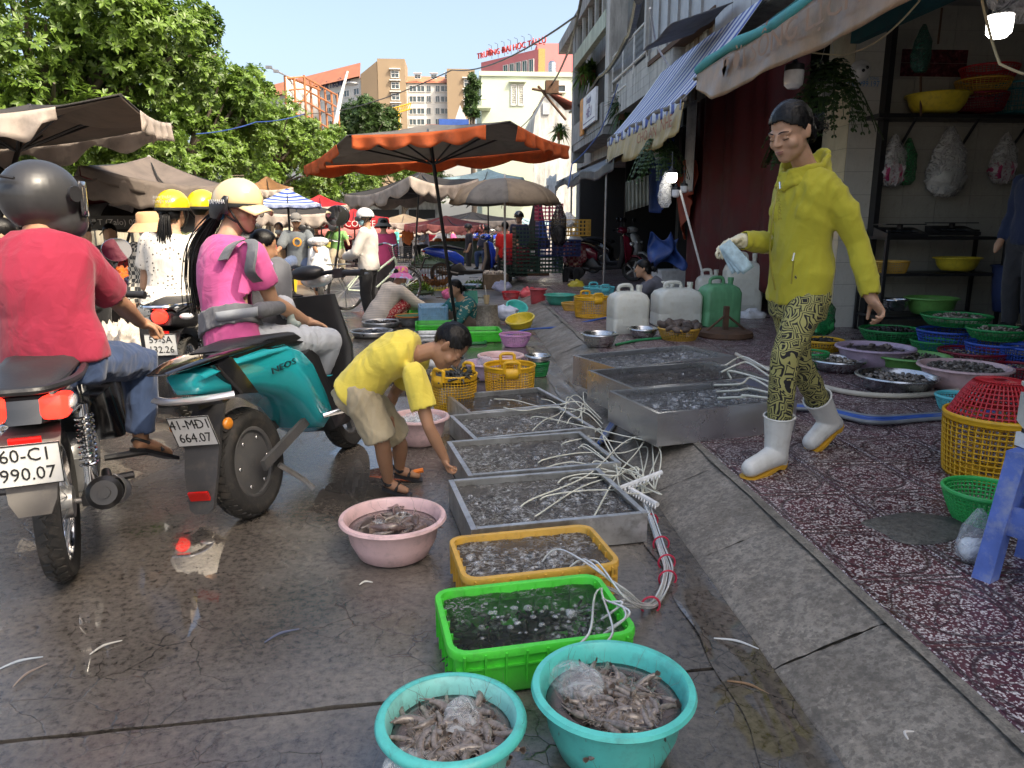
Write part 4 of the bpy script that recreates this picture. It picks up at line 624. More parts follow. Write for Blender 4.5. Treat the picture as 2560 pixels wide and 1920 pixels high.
# closed umbrella on tripod
CU=thing('closed_umbrella','closed dark grey umbrella standing on a tripod before the crates','umbrella',G(1342,688,.15)); b_=CU.location; q=MB(); zt=PY(1337,478,b_.y).z-.15
q.loft([[V((r_*(1+.28*cos(8*a)*k)*cos(a),r_*(1+.28*cos(8*a)*k)*sin(a),z))for a in np.linspace(0,2*pi,64,endpoint=False)]for r_,z,k in((.03,zt,0),(.07,zt-.15,.3),(.13,zt-.6,.8),(.19,zt-1.0,1),(.24,zt-1.28,1),(.2,zt-1.3,1))]); q.build('furled_canopy',C_DK,CU,None,180); q=MB(); q.tube([(0,0,0),(0,0,zt)],.025,8); [q.tube([(0,0,.35),(.28*cos(a),.28*sin(a),.02)],.014,6)for a in(.3,1.8,3.4,5)]; q.box((0,0,.025),(.55,.3,.05)); q.build('tripod',RUST,CU); q=MB(); q.grid(lambda u,v:(-.17+.34*u,-.26-.03*sin(u*3),zt-1.3-.16*v*(1-.6*abs(u-.5))),10,3); solid(q.build('printed_hem',WHITE,CU),.005)
# ================================================================ overhead wires
def wire(lab,pts,r,m=BLACKP,name='cable'):
 p=[]
 for i in range(len(pts)-1):
  for t in np.linspace(0,1,12,endpoint=False):a,b_=pts[i],pts[i+1]; p.append(lerp(a,b_,t)-V((0,0,(b_-a).length*.02*4*t*(1-t))))
 p.append(pts[-1]); q=MB(); q.tube(p,r,6); o_=pts[0]; return tag(q.build(name,m,None,o_),lab,'cable')if not setattr(bpy.data.objects[-1]if False else q,'x',0)else None
def wire_o(lab,pts,r,m=BLACKP,name='overhead_cable'):o=wire(lab,pts,r,m,name); o.location=pts[0]; return o
wire_o('thick black cable bundle running down along the grey house fronts',[PY(1596,0,9),PY(1570,90,14),PY(1500,190,20),PY(1425,280,26)],.05); wire_o('thin overhead cable crossing the sky to the house row',[PY(1440,40,22),PY(1130,175,45),PY(760,285,70)],.03); wire_o('black cable hanging from the roof corner to the mint house',[PY(1460,-40,16),PY(1420,130,24),PY(1365,225,33)],.035); wire_o('thin dark cable sloping from the mint house front down to the umbrella',[PY(1365,225,33),PY(1330,290,32),PY(1300,320,31)],.02); wire_o('blue rope stretched across the trees',[PY(490,335,15),PY(640,305,17),PY(760,285,19)],.012,BLUET); wire_o('blue hose looping over the dark awning',[PY(1545,210,17),PY(1500,330,15),PY(1430,410,13),PY(1420,470,12)],.012,BLUET); wire_o('white pipe running down the aluminium panels',[PY(1625,20,11.5),PY(1640,110,12.3),PY(1672,165,12.6)],.018,WHITE); wire_o('cream electric wire sagging under the tan awning',[PY(2300,0,5.2),PY(2190,105,6.3),PY(2110,137,7.),PY(2020,130,7.2)],.007,mat('cream_wire',(.6,.5,.3),.5)); wire_o('pair of cream wires hanging beside the lit bulb',[PY(2455,0,4.6),PY(2478,95,4.6),PY(2500,160,4.5),PY(2560,185,4.4)],.008,MATS['cream_wire'])
q=MB(); p=PY(1360,225,30); q.tube([PY(1330,222,30)-p,PY(1405,236,30)-p],.05); q.tube([PY(1345,215,30)-p,PY(1415,300,30)-p],.05); q.box((0.3,0,.1),(.5,.35,.45)); tag(q.build('utility_bracket',RUST,None),'utility bracket with junction box between the mint house and the house row','bracket').location=p
# market fence on the left
FN=thing('iron_fence','pale iron bar fence behind the stalls under the trees','fence',(-11,16.5,0));
for i in range(38):q=MB()if i==0 else q; (q.box((0,0,.9),(.03,.03,1.8))if i==0 else None); bar=bar if i else q.mesh('bar'); (bar.materials.append(GREYMETAL)if i==0 else None); obj('bar',bar,None,FN,(-3+i*.16,-1.5+i*.09,0))
q=MB(); [q.tube([(-3,-1.5,z),(3,1.9,z)],.025,6)for z in(.2,1.7)]; q.build('rail',GREYMETAL,FN)
# ================================================================ goods: basins, trays, tanks
def cdist(p):W=V((-sin(YAW)*cos(PITCH),cos(YAW)*cos(PITCH),-sin(PITCH))); return(V(p)-V((0,0,CH))).dot(W)
def water(name,col,foam=.3,clear=.5,rough=.03,bs=14,bump=.6,act=(.4,.6)):
 if name in MATS:return MATS[name]
 m,nt,b=nodes_of(name); L=nt.links; geo=nt.nodes.new('ShaderNodeNewGeometry'); tc=geo.outputs['Position']
 n=N(nt,'ShaderNodeTexNoise',Scale=bs,Detail=5.,Distortion=1.5); L.new(tc,n.inputs['Vector']); v=N(nt,'ShaderNodeTexVoronoi',Scale=bs*5); L.new(tc,v.inputs['Vector']); n2=N(nt,'ShaderNodeTexNoise',Scale=4.5,Detail=4.); L.new(tc,n2.inputs['Vector'])
 act=ramp(nt,n2.outputs[0],[(act[0],(0,0,0)),(act[1],(1,1,1))]); fo=N(nt,'ShaderNodeMath',operation='MULTIPLY'); L.new(act,fo.inputs[0])
 sh=ramp(nt,v.outputs['Distance'],[(.1,(0,0,0)),(.42,(1,1,1))]); n3=N(nt,'ShaderNodeTexNoise',Scale=bs*1.7,Detail=6.,Roughness=.75,Distortion=2.); L.new(tc,n3.inputs['Vector']); sh2=ramp(nt,n3.outputs[0],[(.47,(0,0,0)),(.62,(1,1,1))]); mq=N(nt,'ShaderNodeMath',operation='MULTIPLY'); L.new(sh,mq.inputs[0]); L.new(sh2,mq.inputs[1]); L.new(mq.outputs[0],fo.inputs[1]); f2=N(nt,'ShaderNodeMath',operation='MULTIPLY',i1=foam); L.new(fo.outputs[0],f2.inputs[0])
 c=mixc(nt,f2.outputs[0],col,(.75,.78,.8)); L.new(c,b.inputs['Base Color']); b.inputs['Roughness'].default_value=rough; b.inputs['IOR'].default_value=1.33; b.inputs['Specular IOR Level'].default_value=.5
 hh=N(nt,'ShaderNodeMath',operation='MULTIPLY_ADD',i1=.35); L.new(mq.outputs[0],hh.inputs[0]); L.new(n.outputs[0],hh.inputs[2]); ba=N(nt,'ShaderNodeMapRange',i1=0.,i2=1.,i3=bump*.35,i4=bump); L.new(act,ba.inputs[0]); bp=N(nt,'ShaderNodeBump',Distance=.03); L.new(ba.outputs[0],bp.inputs['Strength']); L.new(hh.outputs[0],bp.inputs['Height']); L.new(bp.outputs[0],b.inputs['Normal'])
 if clear:
  tr=nt.nodes.new('ShaderNodeBsdfTransparent'); tr.inputs[0].default_value=(.8,.82,.8,1); mx=nt.nodes.new('ShaderNodeMixShader'); fr=N(nt,'ShaderNodeFresnel',IOR=1.33); L.new(bp.outputs[0],fr.inputs['Normal']); a1=N(nt,'ShaderNodeMath',operation='ADD',i1=1-clear); L.new(fr.outputs[0],a1.inputs[0]); a2=N(nt,'ShaderNodeMath',operation='ADD'); a2.use_clamp=True; L.new(a1.outputs[0],a2.inputs[0]); L.new(f2.outputs[0],a2.inputs[1]); L.new(a2.outputs[0],mx.inputs[0]); L.new(tr.outputs[0],mx.inputs[1]); L.new(b.outputs[0],mx.inputs[2]); L.new(mx.outputs[0],nt.nodes['Material Output'].inputs[0])
 MATS[name]=m; return m
W_TANK=water('bubbling_tank_water',(.075,.068,.064),1.,.3,bump=1.); W_FOAM=water('foaming_tank_water',(.11,.11,.115),1.,.15,bs=11,bump=1.3,act=(.22,.42)); W_MURK=water('murky_basin_water',(.2,.165,.165),.05,.5,bs=8,bump=.15); W_CLEAR=water('clear_tray_water',(.03,.035,.03),.5,.72,bump=.7); W_STILL=water('still_dark_water',(.05,.045,.045),.1,.5,bs=9,bump=.3)
TURQ=plastic('turquoise_plastic',(.09,.56,.5)); TURQ2=plastic('pale_turquoise_plastic',(.25,.66,.6)); PINK=plastic('pale_pink_plastic',(.7,.48,.48)); LAV=plastic('lavender_plastic',(.5,.38,.5)); GRN=plastic('bright_green_plastic',(.06,.62,.05)); DGRN=plastic('deep_green_plastic',(.02,.3,.08)); LGRN=plastic('leaf_green_plastic',(.16,.42,.1)); YEL=plastic('yellow_plastic',(.75,.42,.02)); YEL2=plastic('amber_yellow_plastic',(.62,.36,.06)); LEMON=plastic('lemon_plastic',(.7,.55,.05)); BLU=plastic('blue_plastic',(.03,.1,.5)); LBLU=plastic('light_blue_plastic',(.3,.52,.72)); CYAN=plastic('cyan_plastic',(.12,.58,.62)); REDP=plastic('red_plastic',(.5,.02,.03)); MAR=plastic('maroon_plastic',(.25,.01,.03)); PURP=plastic('purple_pink_plastic',(.62,.3,.55)); FOAMW=mat('styrofoam',(.72,.72,.7),.8,dirt=.3,bump=.15,bscale=80); JERRY=mat('milky_jerrycan',(.66,.67,.6),.35,var=.1,dirt=.3,dirtcol=(.45,.4,.25),sss=0)
def basin_parts(th,r,h,m,rim=None,taper=.72):
 q=MB(); rb=r*taper; q.lathe([(.001,.006),(rb*.85,.006),(rb,.02),(rb+(r-rb)*.55,h*.45),(r*.96,h*.88),(r,h),(r+.004,h+.004),(r+.02,h+.002),(r+.024,h-.008),(r+.02,h-.014),(r+.004,h-.012),(r*.975,h*.85),(rb+(r-rb)*.55+.004,h*.42),(rb+.005,.012),(rb*.9,0),(.001,0)],56); q.build('shell',m,th,None,50)
 if rim is not None:q=MB(); q.lathe([(r+.001,h+.0045),(r+.012,h+.0065),(r+.0225,h+.002),(r+.026,h-.008),(r+.022,h-.0155),(r+.004,h-.0135)],56); q.build('rim',rim,th,None,60)
def ring_torus(q,r,z,t,n=40,m_=8,flat=1.):q.lathe([(r+t*cos(a),z+t*flat*sin(a))for a in np.linspace(0,2*pi,m_+1)],n)
def basket_parts(th,r,h,m,nseg=44,nrow=6,taper=.78,wt=.004,handles=0,solidband=0,rimt=.008):
 q=MB(); rb=r*taper; prof=[(rb+(r-rb)*(t**.7),h*t)for t in np.linspace(0.06,1-solidband,nrow+1)]; q.lathe(prof,nseg)
 pb=[(rb*t,.006+.0*t)for t in(.25,.5,.75,.98)]+[prof[0]]; q.lathe(pb,nseg); o=q.build('lattice',m,th,None,180); w=o.modifiers.new('w','WIREFRAME'); w.thickness=wt*2.2; w.use_even_offset=False
 q=MB(); ring_torus(q,r,h,rimt,48,8,1.3)
 if solidband:q.lathe([(r-.004,h*(1-solidband)),(r,h),(r+.004,h),(r+.001,h*(1-solidband))],48)
 q.build('rim',m,th)
 for k in range(handles):
  a=pi*k+.2; q=MB(); pts=[V((r*cos(a+d),r*sin(a+d),h+z))for d,z in((-.28,-.03),(-.28,.045),(-.2,.055),(0,.058),(.2,.055),(.28,.045),(.28,-.03))]; q.tube(pts,[.012]*7,8); q.grid(lambda u,v:V(((r+.006)*cos(a-.26+.52*u),(r+.006)*sin(a-.26+.52*u),h-.07+.07*v)),8,2); solid(q.build('handle',m,th),.004)
def bowl(kind,px,py,wpx,h,m,label,z0=.15,name='basin',cat=None,rim=None,group=None,taper=.72,tilt=None,**k):
 c=G(px,py,z0+h); r=wpx/2*cdist(c)/F-.02; th=thing(name,label,cat or name.replace('_',' ').split()[-1],(c.x,c.y,z0),random.uniform(0,6),group)
 if kind=='basin':basin_parts(th,r,h,m,rim,taper)
 else:basket_parts(th,r,h,m,taper=taper,**k)
 if tilt:th.rotation_euler=(tilt[0],tilt[1],0)
 return th,r,h
def liquid(th,r,z,m,name='water',wob=.004):
 q=MB(); q.lathe([(r*t,z+wob*sin(t*9))for t in(1,.8,.6,.4,.2,.02)],36,cap=True); return q.build(name,m,th,None,180)
# --- shellfish
def shellmesh(kind):
 q=MB(); L_,W__,H_=(1,.78,.42)if kind=='clam'else(1,.5,.36)
 q.ell((0,0,0),(L_*.5,W__*.5,H_*.5),None,9,6); q.v=[(x*(1-.25*y),y,z*(1-.5*y))for x,y,z in q.v]; return q.mesh('shell',60)
def shellmat(name,a,b_,rough=.45):
 m,nt,b=nodes_of(name); L=nt.links; oi=nt.nodes.new('ShaderNodeObjectInfo'); geo=nt.nodes.new('ShaderNodeNewGeometry'); ad=N(nt,'ShaderNodeMath',operation='ADD'); L.new(oi.outputs['Random'],ad.inputs[0]); L.new(geo.outputs['Random Per Island'],ad.inputs[1]); fr=N(nt,'ShaderNodeMath',operation='FRACT'); L.new(ad.outputs[0],fr.inputs[0]); c=ramp(nt,fr.outputs[0],[(0,a),(.6,b_),(1,mulc(b_,1.5))])
 tc=coordn(nt); w=N(nt,'ShaderNodeTexNoise',Scale=14.,Detail=3.); L.new(tc,w.inputs['Vector']); g=ramp(nt,w.outputs[0],[(.35,(.5,.5,.5)),(.65,(1.15,1.1,1.05))]); mu=nt.nodes.new('ShaderNodeMix'); mu.data_type='RGBA'; mu.blend_type='MULTIPLY'; mu.inputs[0].default_value=1; L.new(c,mu.inputs[6]); L.new(g,mu.inputs[7]); L.new(mu.outputs[2],b.inputs['Base Color']); b.inputs['Roughness'].default_value=rough; return m
SH_PALE=shellmat('pale_clam',(.13,.11,.09),(.4,.36,.31)); SH_DARK=shellmat('dark_mussel',(.008,.008,.01),(.05,.045,.045),.25); SH_GREY=shellmat('grey_clam',(.06,.055,.05),(.24,.21,.185)); SH_BROWN=shellmat('brown_oyster',(.04,.03,.025),(.13,.1,.085),.7)
SM={k:shellmesh(k)for k in('clam','mussel')}; _smv={k:([V(v.co)for v in m.vertices],[tuple(p.vertices)for p in m.polygons])for k,m in SM.items()}; SMM={}
def heap(th,r,z,n,nind,kind,mt,size,label,group,dome=.03,name='clam',cat='shellfish',sx=1.):
 key=(kind,mt.name)
 if key not in SMM:me=SM[kind].copy(); me.materials.append(mt); SMM[key]=me
 R_=random.Random(int(r*9999+n)); q=MB(); vs,fs=_smv[kind]; cand=[]
 for i in range(n):
  a=R_.uniform(0,6.283); rr=r*sqrt(R_.random())*.95; p=V((rr*cos(a),rr*sin(a),z+dome*(1-(rr/r)**2)+R_.uniform(-.012,.006))); s_=size*R_.uniform(.75,1.25); e=(R_.uniform(-.9,.9),R_.uniform(-.9,.9),R_.uniform(0,6.3)); cand.append((p,s_,e))
 cand.sort(key=lambda c:-c[0].z)
 from mathutils import Euler
 for i,(p,s_,e)in enumerate(cand):
  if i%max(1,(n//max(1,nind)))==0 and nind>0 and i//max(1,n//max(1,nind))<nind:
   o=obj(name,SMM[key],None,None,th.location+p,e); o.scale=(s_,)*3; tag(o,label,cat,group)
  else:Mx=Euler(e).to_matrix(); q.add([Mx@(v*s_)+p for v in vs],fs)
 fl=MB(); fl.lathe([(r*t,z-.012+dome*(1-t*t)-.01)for t in(1,.75,.5,.25,.02)],24,cap=True); stuff(tag(fl.build(name+'_bed',mt,None,None),label+', packed below',cat,group)).location=th.location
 st=stuff(tag(q.build(name+'_heap',mt,None,None,60),'loose '+label+' covering the heap',cat,group)); st.location=th.location
# right-hand cluster on the sidewalk: (kind, px, py, wpx, h, mat, label, contents)
SHELL=[('basket',2391,789,168,.09,DGRN,'deep green colander of pale clams stacked on a blue basket',('clam',SH_PALE,.036,90,24,.45),.38),('basket',2495,822,150,.09,DGRN,'deep green colander of open clams on the second blue basket',('clam',SH_PALE,.036,70,16,.4),.34),('basket',2229,823,158,.12,DGRN,'deep green basket of black mussels by the shop pillar',('mussel',SH_DARK,.055,110,24,.4),.15),('basin',2188,866,186,.17,LAV,'lavender basin of razor shells in water',('mussel',SH_BROWN,.05,26,8,.3),.15),('basket',2056,850,112,.1,YEL,'yellow basket of black mussels behind the walking woman',('mussel',SH_DARK,.055,60,16,.4),.15),('basket',2028,881,96,.13,DGRN,'small deep green basket behind the walking woman',('clam',SH_PALE,.034,40,8,.2),.15),('basin',2094,897,137,.1,STEEL,'small steel bowl of pale clams',('clam',SH_PALE,.036,90,28,.3),.15),('basin',2278,887,184,.13,LGRN,'leaf green basin heaped with small clams',('clam',SH_GREY,.03,170,34,.4),.15),('basket',2432,878,165,.12,MAR,'maroon colander of grey clams',('clam',SH_GREY,.036,70,18,.2),.15),('basket',2333,852,113,.1,DGRN,'empty shallow deep green colander between the basins',None,.15),('basin',2243,937,192,.12,STEEL,'wide steel bowl of clams under water',('clam',SH_GREY,.036,110,30,.2),.15),('basin',2412,914,213,.17,PINK,'wide pale pink basin heaped with grey clams',('clam',SH_GREY,.032,220,46,.4),.15),('basket',2398,990,120,.09,CYAN,'small oval light blue colander on the terrazzo',None,.15),('basket',2370,826,150,.2,BLU,'blue lattice basket under the deep green clam colander',None,.15),('basket',2492,858,150,.19,BLU,'blue lattice basket under the open-clam colander',None,.15),('basket',2560,868,110,.18,BLU,'blue lattice basket at the shop entrance edge',('clam',SH_PALE,.034,40,4,.3),.15),('basket',2545,915,120,.14,MAR,'deep maroon colander of whelks beside the pink basin',('clam',SH_GREY,.03,50,6,.2),.15),('basket',2450,770,85,.12,LBLU,'pale lilac-blue basket at the shop back',None,.15),('basket',2535,775,80,.14,YEL2,'yellow rattan-look basket by the shop worker',None,.15)]
for kd,px,py,w,h,m,lab,con,z0 in SHELL:
 th,r,h=bowl(kd,px,py,w,h,m,lab,z0,'basin'if kd=='basin'else 'basket')
 if con:
  k_,mt,sz,n,ni,dm=con; heap(th,r*.9,h-.025,n,ni,k_,mt,sz,('black mussel'if mt==SH_DARK else 'small clam')+' in the '+lab.split(' of ')[0].split(' heaped')[0],'shellfish in the '+' '.join(lab.split()[:4]),dm*.09,'mussel'if k_=='mussel'else 'clam')
  if kd=='basin'and 'water'in lab:liquid(th,r*.93,h-.03,W_STILL)
# --- trays and tanks
def rect(pts,z):
 P=[G(x*1.1574,y*1.1574,z)for x,y in pts]; nl,nr,fr,fl=P; c=sum(P,V())/4; u=((nr-nl)+(fr-fl))/2; w=((fl-nl)+(fr-nr))/2; return c,u.length,w.length,atan2(u.y,u.x)
def tray(th,L_,W__,h,m,t=.006,lip=.02,rad=.045,ribs=True,fl=.94,name='shell'):
 def rr(l,w,r,z):
  out=[]
  for sx,sy,a0_ in((1,-1,-pi/2),(1,1,0),(-1,1,pi/2),(-1,-1,pi)):
   for k in range(5):a=a0_+pi/2*k/4; out.append(V((sx*(l/2-r)+r*cos(a),sy*(w/2-r)+r*sin(a),z)))
  return out
 l2,w2=L_*fl,W__*fl; q=MB(); q.loft([rr(l2-.02,w2-.02,rad*.8,.006),rr(l2,w2,rad,.02),rr(L_-lip*2,W__-lip*2,rad,h-.004),rr(L_-lip*2+.004,W__-lip*2+.004,rad,h),rr(L_-.004,W__-.004,rad+lip*.6,h),rr(L_,W__,rad+lip*.6,h-.004),rr(L_,W__,rad+lip*.6,h-.024),rr(L_-.008,W__-.008,rad+lip*.5,h-.024),rr(L_-lip*2+t*2,W__-lip*2+t*2,rad,h-.012),rr(l2+t*2,w2+t*2,rad,.012),rr(l2-.01,w2-.01,rad,0)]); q.build(name,m,th,None,50)
 if ribs:
  q=MB()
  for s_ in(-1,1):
   for i in range(9):x=(-.44+.11*i)*L_; q.box((x*.97,s_*(W__/2-lip*.75),h*.5),(.006,lip*1.3,h*.9),Matrix.Rotation(-s_*.12,3,'X'))
   for i in range(5):y=(-.36+.18*i)*W__; q.box((s_*(L_/2-lip*.75),y,h*.5),(lip*1.3,.006,h*.9))
   q.box((0,s_*(W__/2-lip*.6),h*.62),(L_*.93,lip*.9,.005))
  q.build('ribs',m,th)
 return l2,w2
def wsurf(th,l,w,z,m,amp=.004,name='water',dens=60):
 q=MB(); q.grid(lambda u,v:(l*(u-.5),w*(v-.5),z+amp*(mnoise.noise(V((u*l*26,v*w*26,l*7)))+.6*mnoise.noise(V((u*l*60,v*w*60,2+l))))),max(6,int(l*dens)),max(6,int(w*dens))); return q.build(name,m,th,None,180)
BUB=film('bubble_film',(.9,.95,1),.18); bq=MB(); bq.lathe([(sin(a)*1.,cos(a)*.75)for a in np.linspace(.05,pi/2,5)],10); BUBME=bq.mesh('bubble',180); BUBME.materials.append(BUB)
def bubbles(th,l,w,z,n,seed):
 R_=random.Random(seed); q=MB()
 for i in range(n):
  r=R_.uniform(.004,.011)*(2.2 if R_.random()<.12 else 1); c=V((R_.uniform(-.47,.47)*l,R_.gauss(0,.22)*w,z))
  if abs(c.y)>w*.47:continue
  q.lathe([(max(.0005,sin(a)*r),cos(a)*r*.7)for a in(.05,.6,1.1,1.57)],8,c)
 stuff(q.build('bubbles',BUB,th,None,180))
def steel_tank(name,label,pts,z,h,wm,dirtm=None,z0=None,nb=60):
 c,l,w,a=rect(pts,z); th=thing(name,label,'tank',(c.x,c.y,z-h),a); q=MB(); t=.005
 for sx in(-1,1):q.box((sx*(l/2-t/2),0,h/2),(t,w,h)); q.box((sx*(l/2-.011),0,h+.001),(.024,w+.004,.008))
 for sy in(-1,1):q.box((0,sy*(w/2-t/2),h/2),(l-2*t,t,h-.002)); q.box((0,sy*(w/2-.011),h+.002),(l-.05,.024,.008))
 q.build('steel_walls',dirtm or STEELD,th,None,20); q=MB(); q.box((0,0,.012),(l-2*t,w-2*t,.006)); q.build('floor',mat('tank_floor',(.09,.075,.065),.5,.3,dirt=.5),th)
 wsurf(th,l-.012,w-.012,h-.03,wm,.006); bubbles(th,l*.95,w*.9,h-.03,nb,int(l*100)+nb); return th,l,w,h,a
STEELD=mat('stained_steel',(.6,.6,.59),.35,.85,var=.25,scale=7,dirt=.6,dirtcol=(.14,.11,.08),bump=.08,bscale=12)
STEELC=mat('clean_sheet_steel',(.66,.67,.68),.27,.9,var=.12,scale=2.5,bump=.04,bscale=6)
T4=steel_tank('fish_tank','nearest low stained steel tank of bubbling water behind the yellow tray',[(993,1148),(1368,1112),(1320,1012),(990,1038)],.13,.125,W_TANK,nb=110)
T3=steel_tank('fish_tank','low stained steel tank with rippling water, second behind the yellow tray',[(988,1030),(1318,1003),(1275,932),(986,955)],.13,.125,W_TANK,nb=70)
T2=steel_tank('fish_tank','low stained steel tank, third behind the yellow tray',[(998,950),(1268,928),(1222,876),(994,899)],.125,.12,W_TANK,nb=60)
T1=steel_tank('fish_tank','farthest low steel tank, beside the yellow lattice baskets',[(988,896),(1212,874),(1180,838),(986,852)],.13,.125,W_STILL,nb=30)
S3=steel_tank('display_tank','shiny deep steel tank of foaming water next to the white boots',[(1394,893),(1668,872),(1636,820),(1338,848)],.33,.18,W_FOAM,STEELC,nb=120)
S2=steel_tank('display_tank','shiny deep steel tank between the two foaming ones',[(1338,843),(1640,816),(1560,780),(1296,800)],.33,.2,W_STILL,STEELC,nb=20)
S1=steel_tank('display_tank','shiny steel tank of foaming water nearest the jerrycans',[(1312,798),(1570,772),(1500,745),(1256,768)],.33,.22,W_FOAM,STEELC,nb=90)
def ptray(label,pts,z,m,wm,nb):c,l,w,a=rect(pts,z); th=thing('crate_tray',label,'tray',(c.x,c.y,0.004),a); tray(th,l,w,z-.004,m); wsurf(th,l*.92,w*.91,z-.03,wm,.005); bubbles(th,l*.85,w*.85,z-.03,nb,int(l*999)); return th,l,w
YT=ptray('amber yellow plastic tray of aerated dark water',[(985,1258),(1326,1217),(1292,1130),(980,1157)],.14,YEL2,W_TANK,70)
GTR=ptray('bright green plastic tray of crabs in clear water beside the turquoise basins',[(953,1421),(1363,1367),(1308,1235),(950,1272)],.15,GRN,W_CLEAR,60)
# crabs in the green tray, dark fish in the tanks
CRAB=mat('dark_crab_shell',(.03,.03,.025),.4,var=.5,scale=60)
def crabmesh():
 q=MB(); q.ell((0,0,.012),(.05,.035,.016),None,12,7)
 for s_ in(-1,1):
  for k in range(4):a=(k-1.5)*.42; q.tube([(s_*.04*cos(a),.03*sin(a),.012),(s_*.085*cos(a),.07*sin(a),.022),(s_*.1*cos(a*1.2),.09*sin(a*1.2),.002)],[.006,.005,.002],6)
  q.tube([(s_*.035,.025,.012),(s_*.07,.055,.014),(s_*.045,.085,.014)],[.008,.009,.007],7); q.ell((s_*.035,.092,.014),(.012,.02,.009),None,8,6)
 me=q.mesh('crab',50); me.materials.append(CRAB); return me
cm_=crabmesh(); th,l,w=GTR; R_=random.Random(5)
for i in range(20):
 o=obj('crab',cm_,None,None); x=R_.uniform(-.4,.28)*l; y=R_.uniform(-.38,.38)*w; a=th.rotation_euler.z; o.location=th.location+V((x*cos(a)-y*sin(a),x*sin(a)+y*cos(a),.03)); o.rotation_euler=(R_.uniform(-.3,.3),R_.uniform(-.3,.3),R_.uniform(0,6)); tag(o,'dark live crab under water in the bright green tray','crab','crabs in the green tray')
fq=MB(); fq.tube([(-.1,0,0),(-.06,0,.005),(0,.01,.005),(.06,0,0),(.1,-.01,0)],[.004,.018,.022,.012,.003],8); fq.add([(.09,-.01,-.01),(.13,-.02,.02),(.13,-.01,-.02)],[(0,1,2)]); FISHME=fq.mesh('fish'); FISHME.materials.append(mat('dark_fish',(.02,.018,.016),.35))
for T,nm in((T4,'nearest steel tank'),(T3,'second steel tank'),(YT,'amber yellow tray'),(T2,'third steel tank')):
 th,l,w=T[:3]; a=th.rotation_euler.z
 for i in range(12):
  o=obj('fish',FISHME,None,None); x=R_.uniform(-.3,.3)*l; y=R_.uniform(-.25,.25)*w; o.location=th.location+V((x*cos(a)-y*sin(a),x*sin(a)+y*cos(a),.05)); o.rotation_euler=(0,0,R_.uniform(0,6)); tag(o,'dark small fish under water in the '+nm,'fish','fish in the '+nm)
# --- shrimp basins
SHR=mat('grey_prawn',(.2,.165,.14),.22,var=.55,scale=70,sss=.05,coat=.5); SHRT=mat('prawn_tail_fan',(.15,.11,.09),.4)
def shrimp(bend,k):
 th=thing('prawn','x','prawn'); q=MB(); n=13; pts=[]; x=z=0; a=.3
 for i in range(n):pts.append(V((x,0,z))); a-=bend/n; x+=.0105*cos(a); z+=.0105*sin(a)
 pc=pts[6].copy(); pts=[p-pc for p in pts]
 rs=[.0025,.006,.0085,.0098,.0105,.0105,.0102,.0098,.009,.0082,.007,.0055,.0042];
 P=[]; Rr=[]
 for i in range(n):
  P.append(pts[i]); Rr.append(rs[i])
  if 4<=i<12:P.append(lerp(pts[i],pts[i+1],.86)); Rr.append(rs[i]*.93)
 q.tube(P,Rr,8); q.tube([pts[1]+V((0,0,.005)),pts[0]+V((-.022,0,.004))],[.003,.0006],5)
 for s_ in(-1,1):
  q.ell(pts[1]+V((-.002,s_*.006,.004)),(.0025,)*3,None,6,5)
  for i in range(5):p=pts[3+i]; q.tube([p+V((0,s_*.005,-.006)),p+V((-.004,s_*.008,-.018)),p+V((-.012,s_*.006,-.022))],[.0016,.0012,.0005],4)
 q.build('body',SHR,th,None,50); q=MB(); d=(pts[-1]-pts[-2]).normalized()
 for s_ in(-1.1,-.5,0,.5,1.1):e_=pts[-1]+(d*cos(s_*.6)+V((0,1,0))*sin(s_*.6))*.014; sd_=(d*-sin(s_*.6)+V((0,1,0))*cos(s_*.6))*.003; q.add([pts[-1]-d*.003,lerp(pts[-1],e_,.6)+sd_,e_,lerp(pts[-1],e_,.6)-sd_],[(0,1,2,3)])
 q.build('tail_fan',SHRT,th); q=MB()
 for s_ in(-1,1):q.tube([pts[0]+V((-.004,s_*.003,.002)),pts[0]+V((-.03,s_*.015,.008)),pts[0]+V((-.05,s_*.03,.004)),pts[0]+V((-.055,s_*.055,.006))],[.0005,.0004,.0003,.0002],4)
 q.build('antennae',SHRT,th); return th
protos=[shrimp(b,i)for i,b in enumerate((1.2,2.1,2.9))]; first=[True]*3
def place_shrimp(c,r,z,n,label,group,seed,s0=1.05):
 R_=random.Random(seed)
 for i in range(n):
  k=R_.randrange(3); o=protos[k]if first[k]else copy_tree(protos[k]); first[k]=False; a=R_.uniform(0,6.28); rr=r*sqrt(R_.random()); o.location=V(c)+V((rr*cos(a),rr*sin(a),z+.004*(1-rr/r)+R_.uniform(-.014,.003))); o.rotation_euler=(R_.choice((pi/2,-pi/2))+R_.uniform(-.5,.5),R_.uniform(-.2,.2),R_.uniform(0,6.28)if rr<r*.45 else a+R_.choice((pi/2,-pi/2))+R_.uniform(-.45,.45)); s_=s0*R_.uniform(.85,1.2); o.scale=(s_,)*3; o['label']=label; o['group']=group
def icebag(c,s_,label,seed,m=None):
 R_=random.Random(seed); q=MB(); q.ell((0,0,0),(s_*1.25,s_*.8,s_*.42),None,18,12); q.v=[(x*(1+.3*mnoise.noise(V((x*18,y*18,z*18+seed)))),y*(1+.3*mnoise.noise(V((x*15+3,y*20,z*18)))),z*(1+.5*mnoise.noise(V((x*25,y*25,seed)))))for x,y,z in q.v]; o=q.build('ice_bag',m or BAGF,None,None,40); o.location=c; o.rotation_euler=(R_.uniform(-.4,.4),R_.uniform(-.3,.3),R_.uniform(0,6)); return tag(o,label,'ice bag')
BAGF=film('clear_bag_film',(.75,.8,.83),.24)
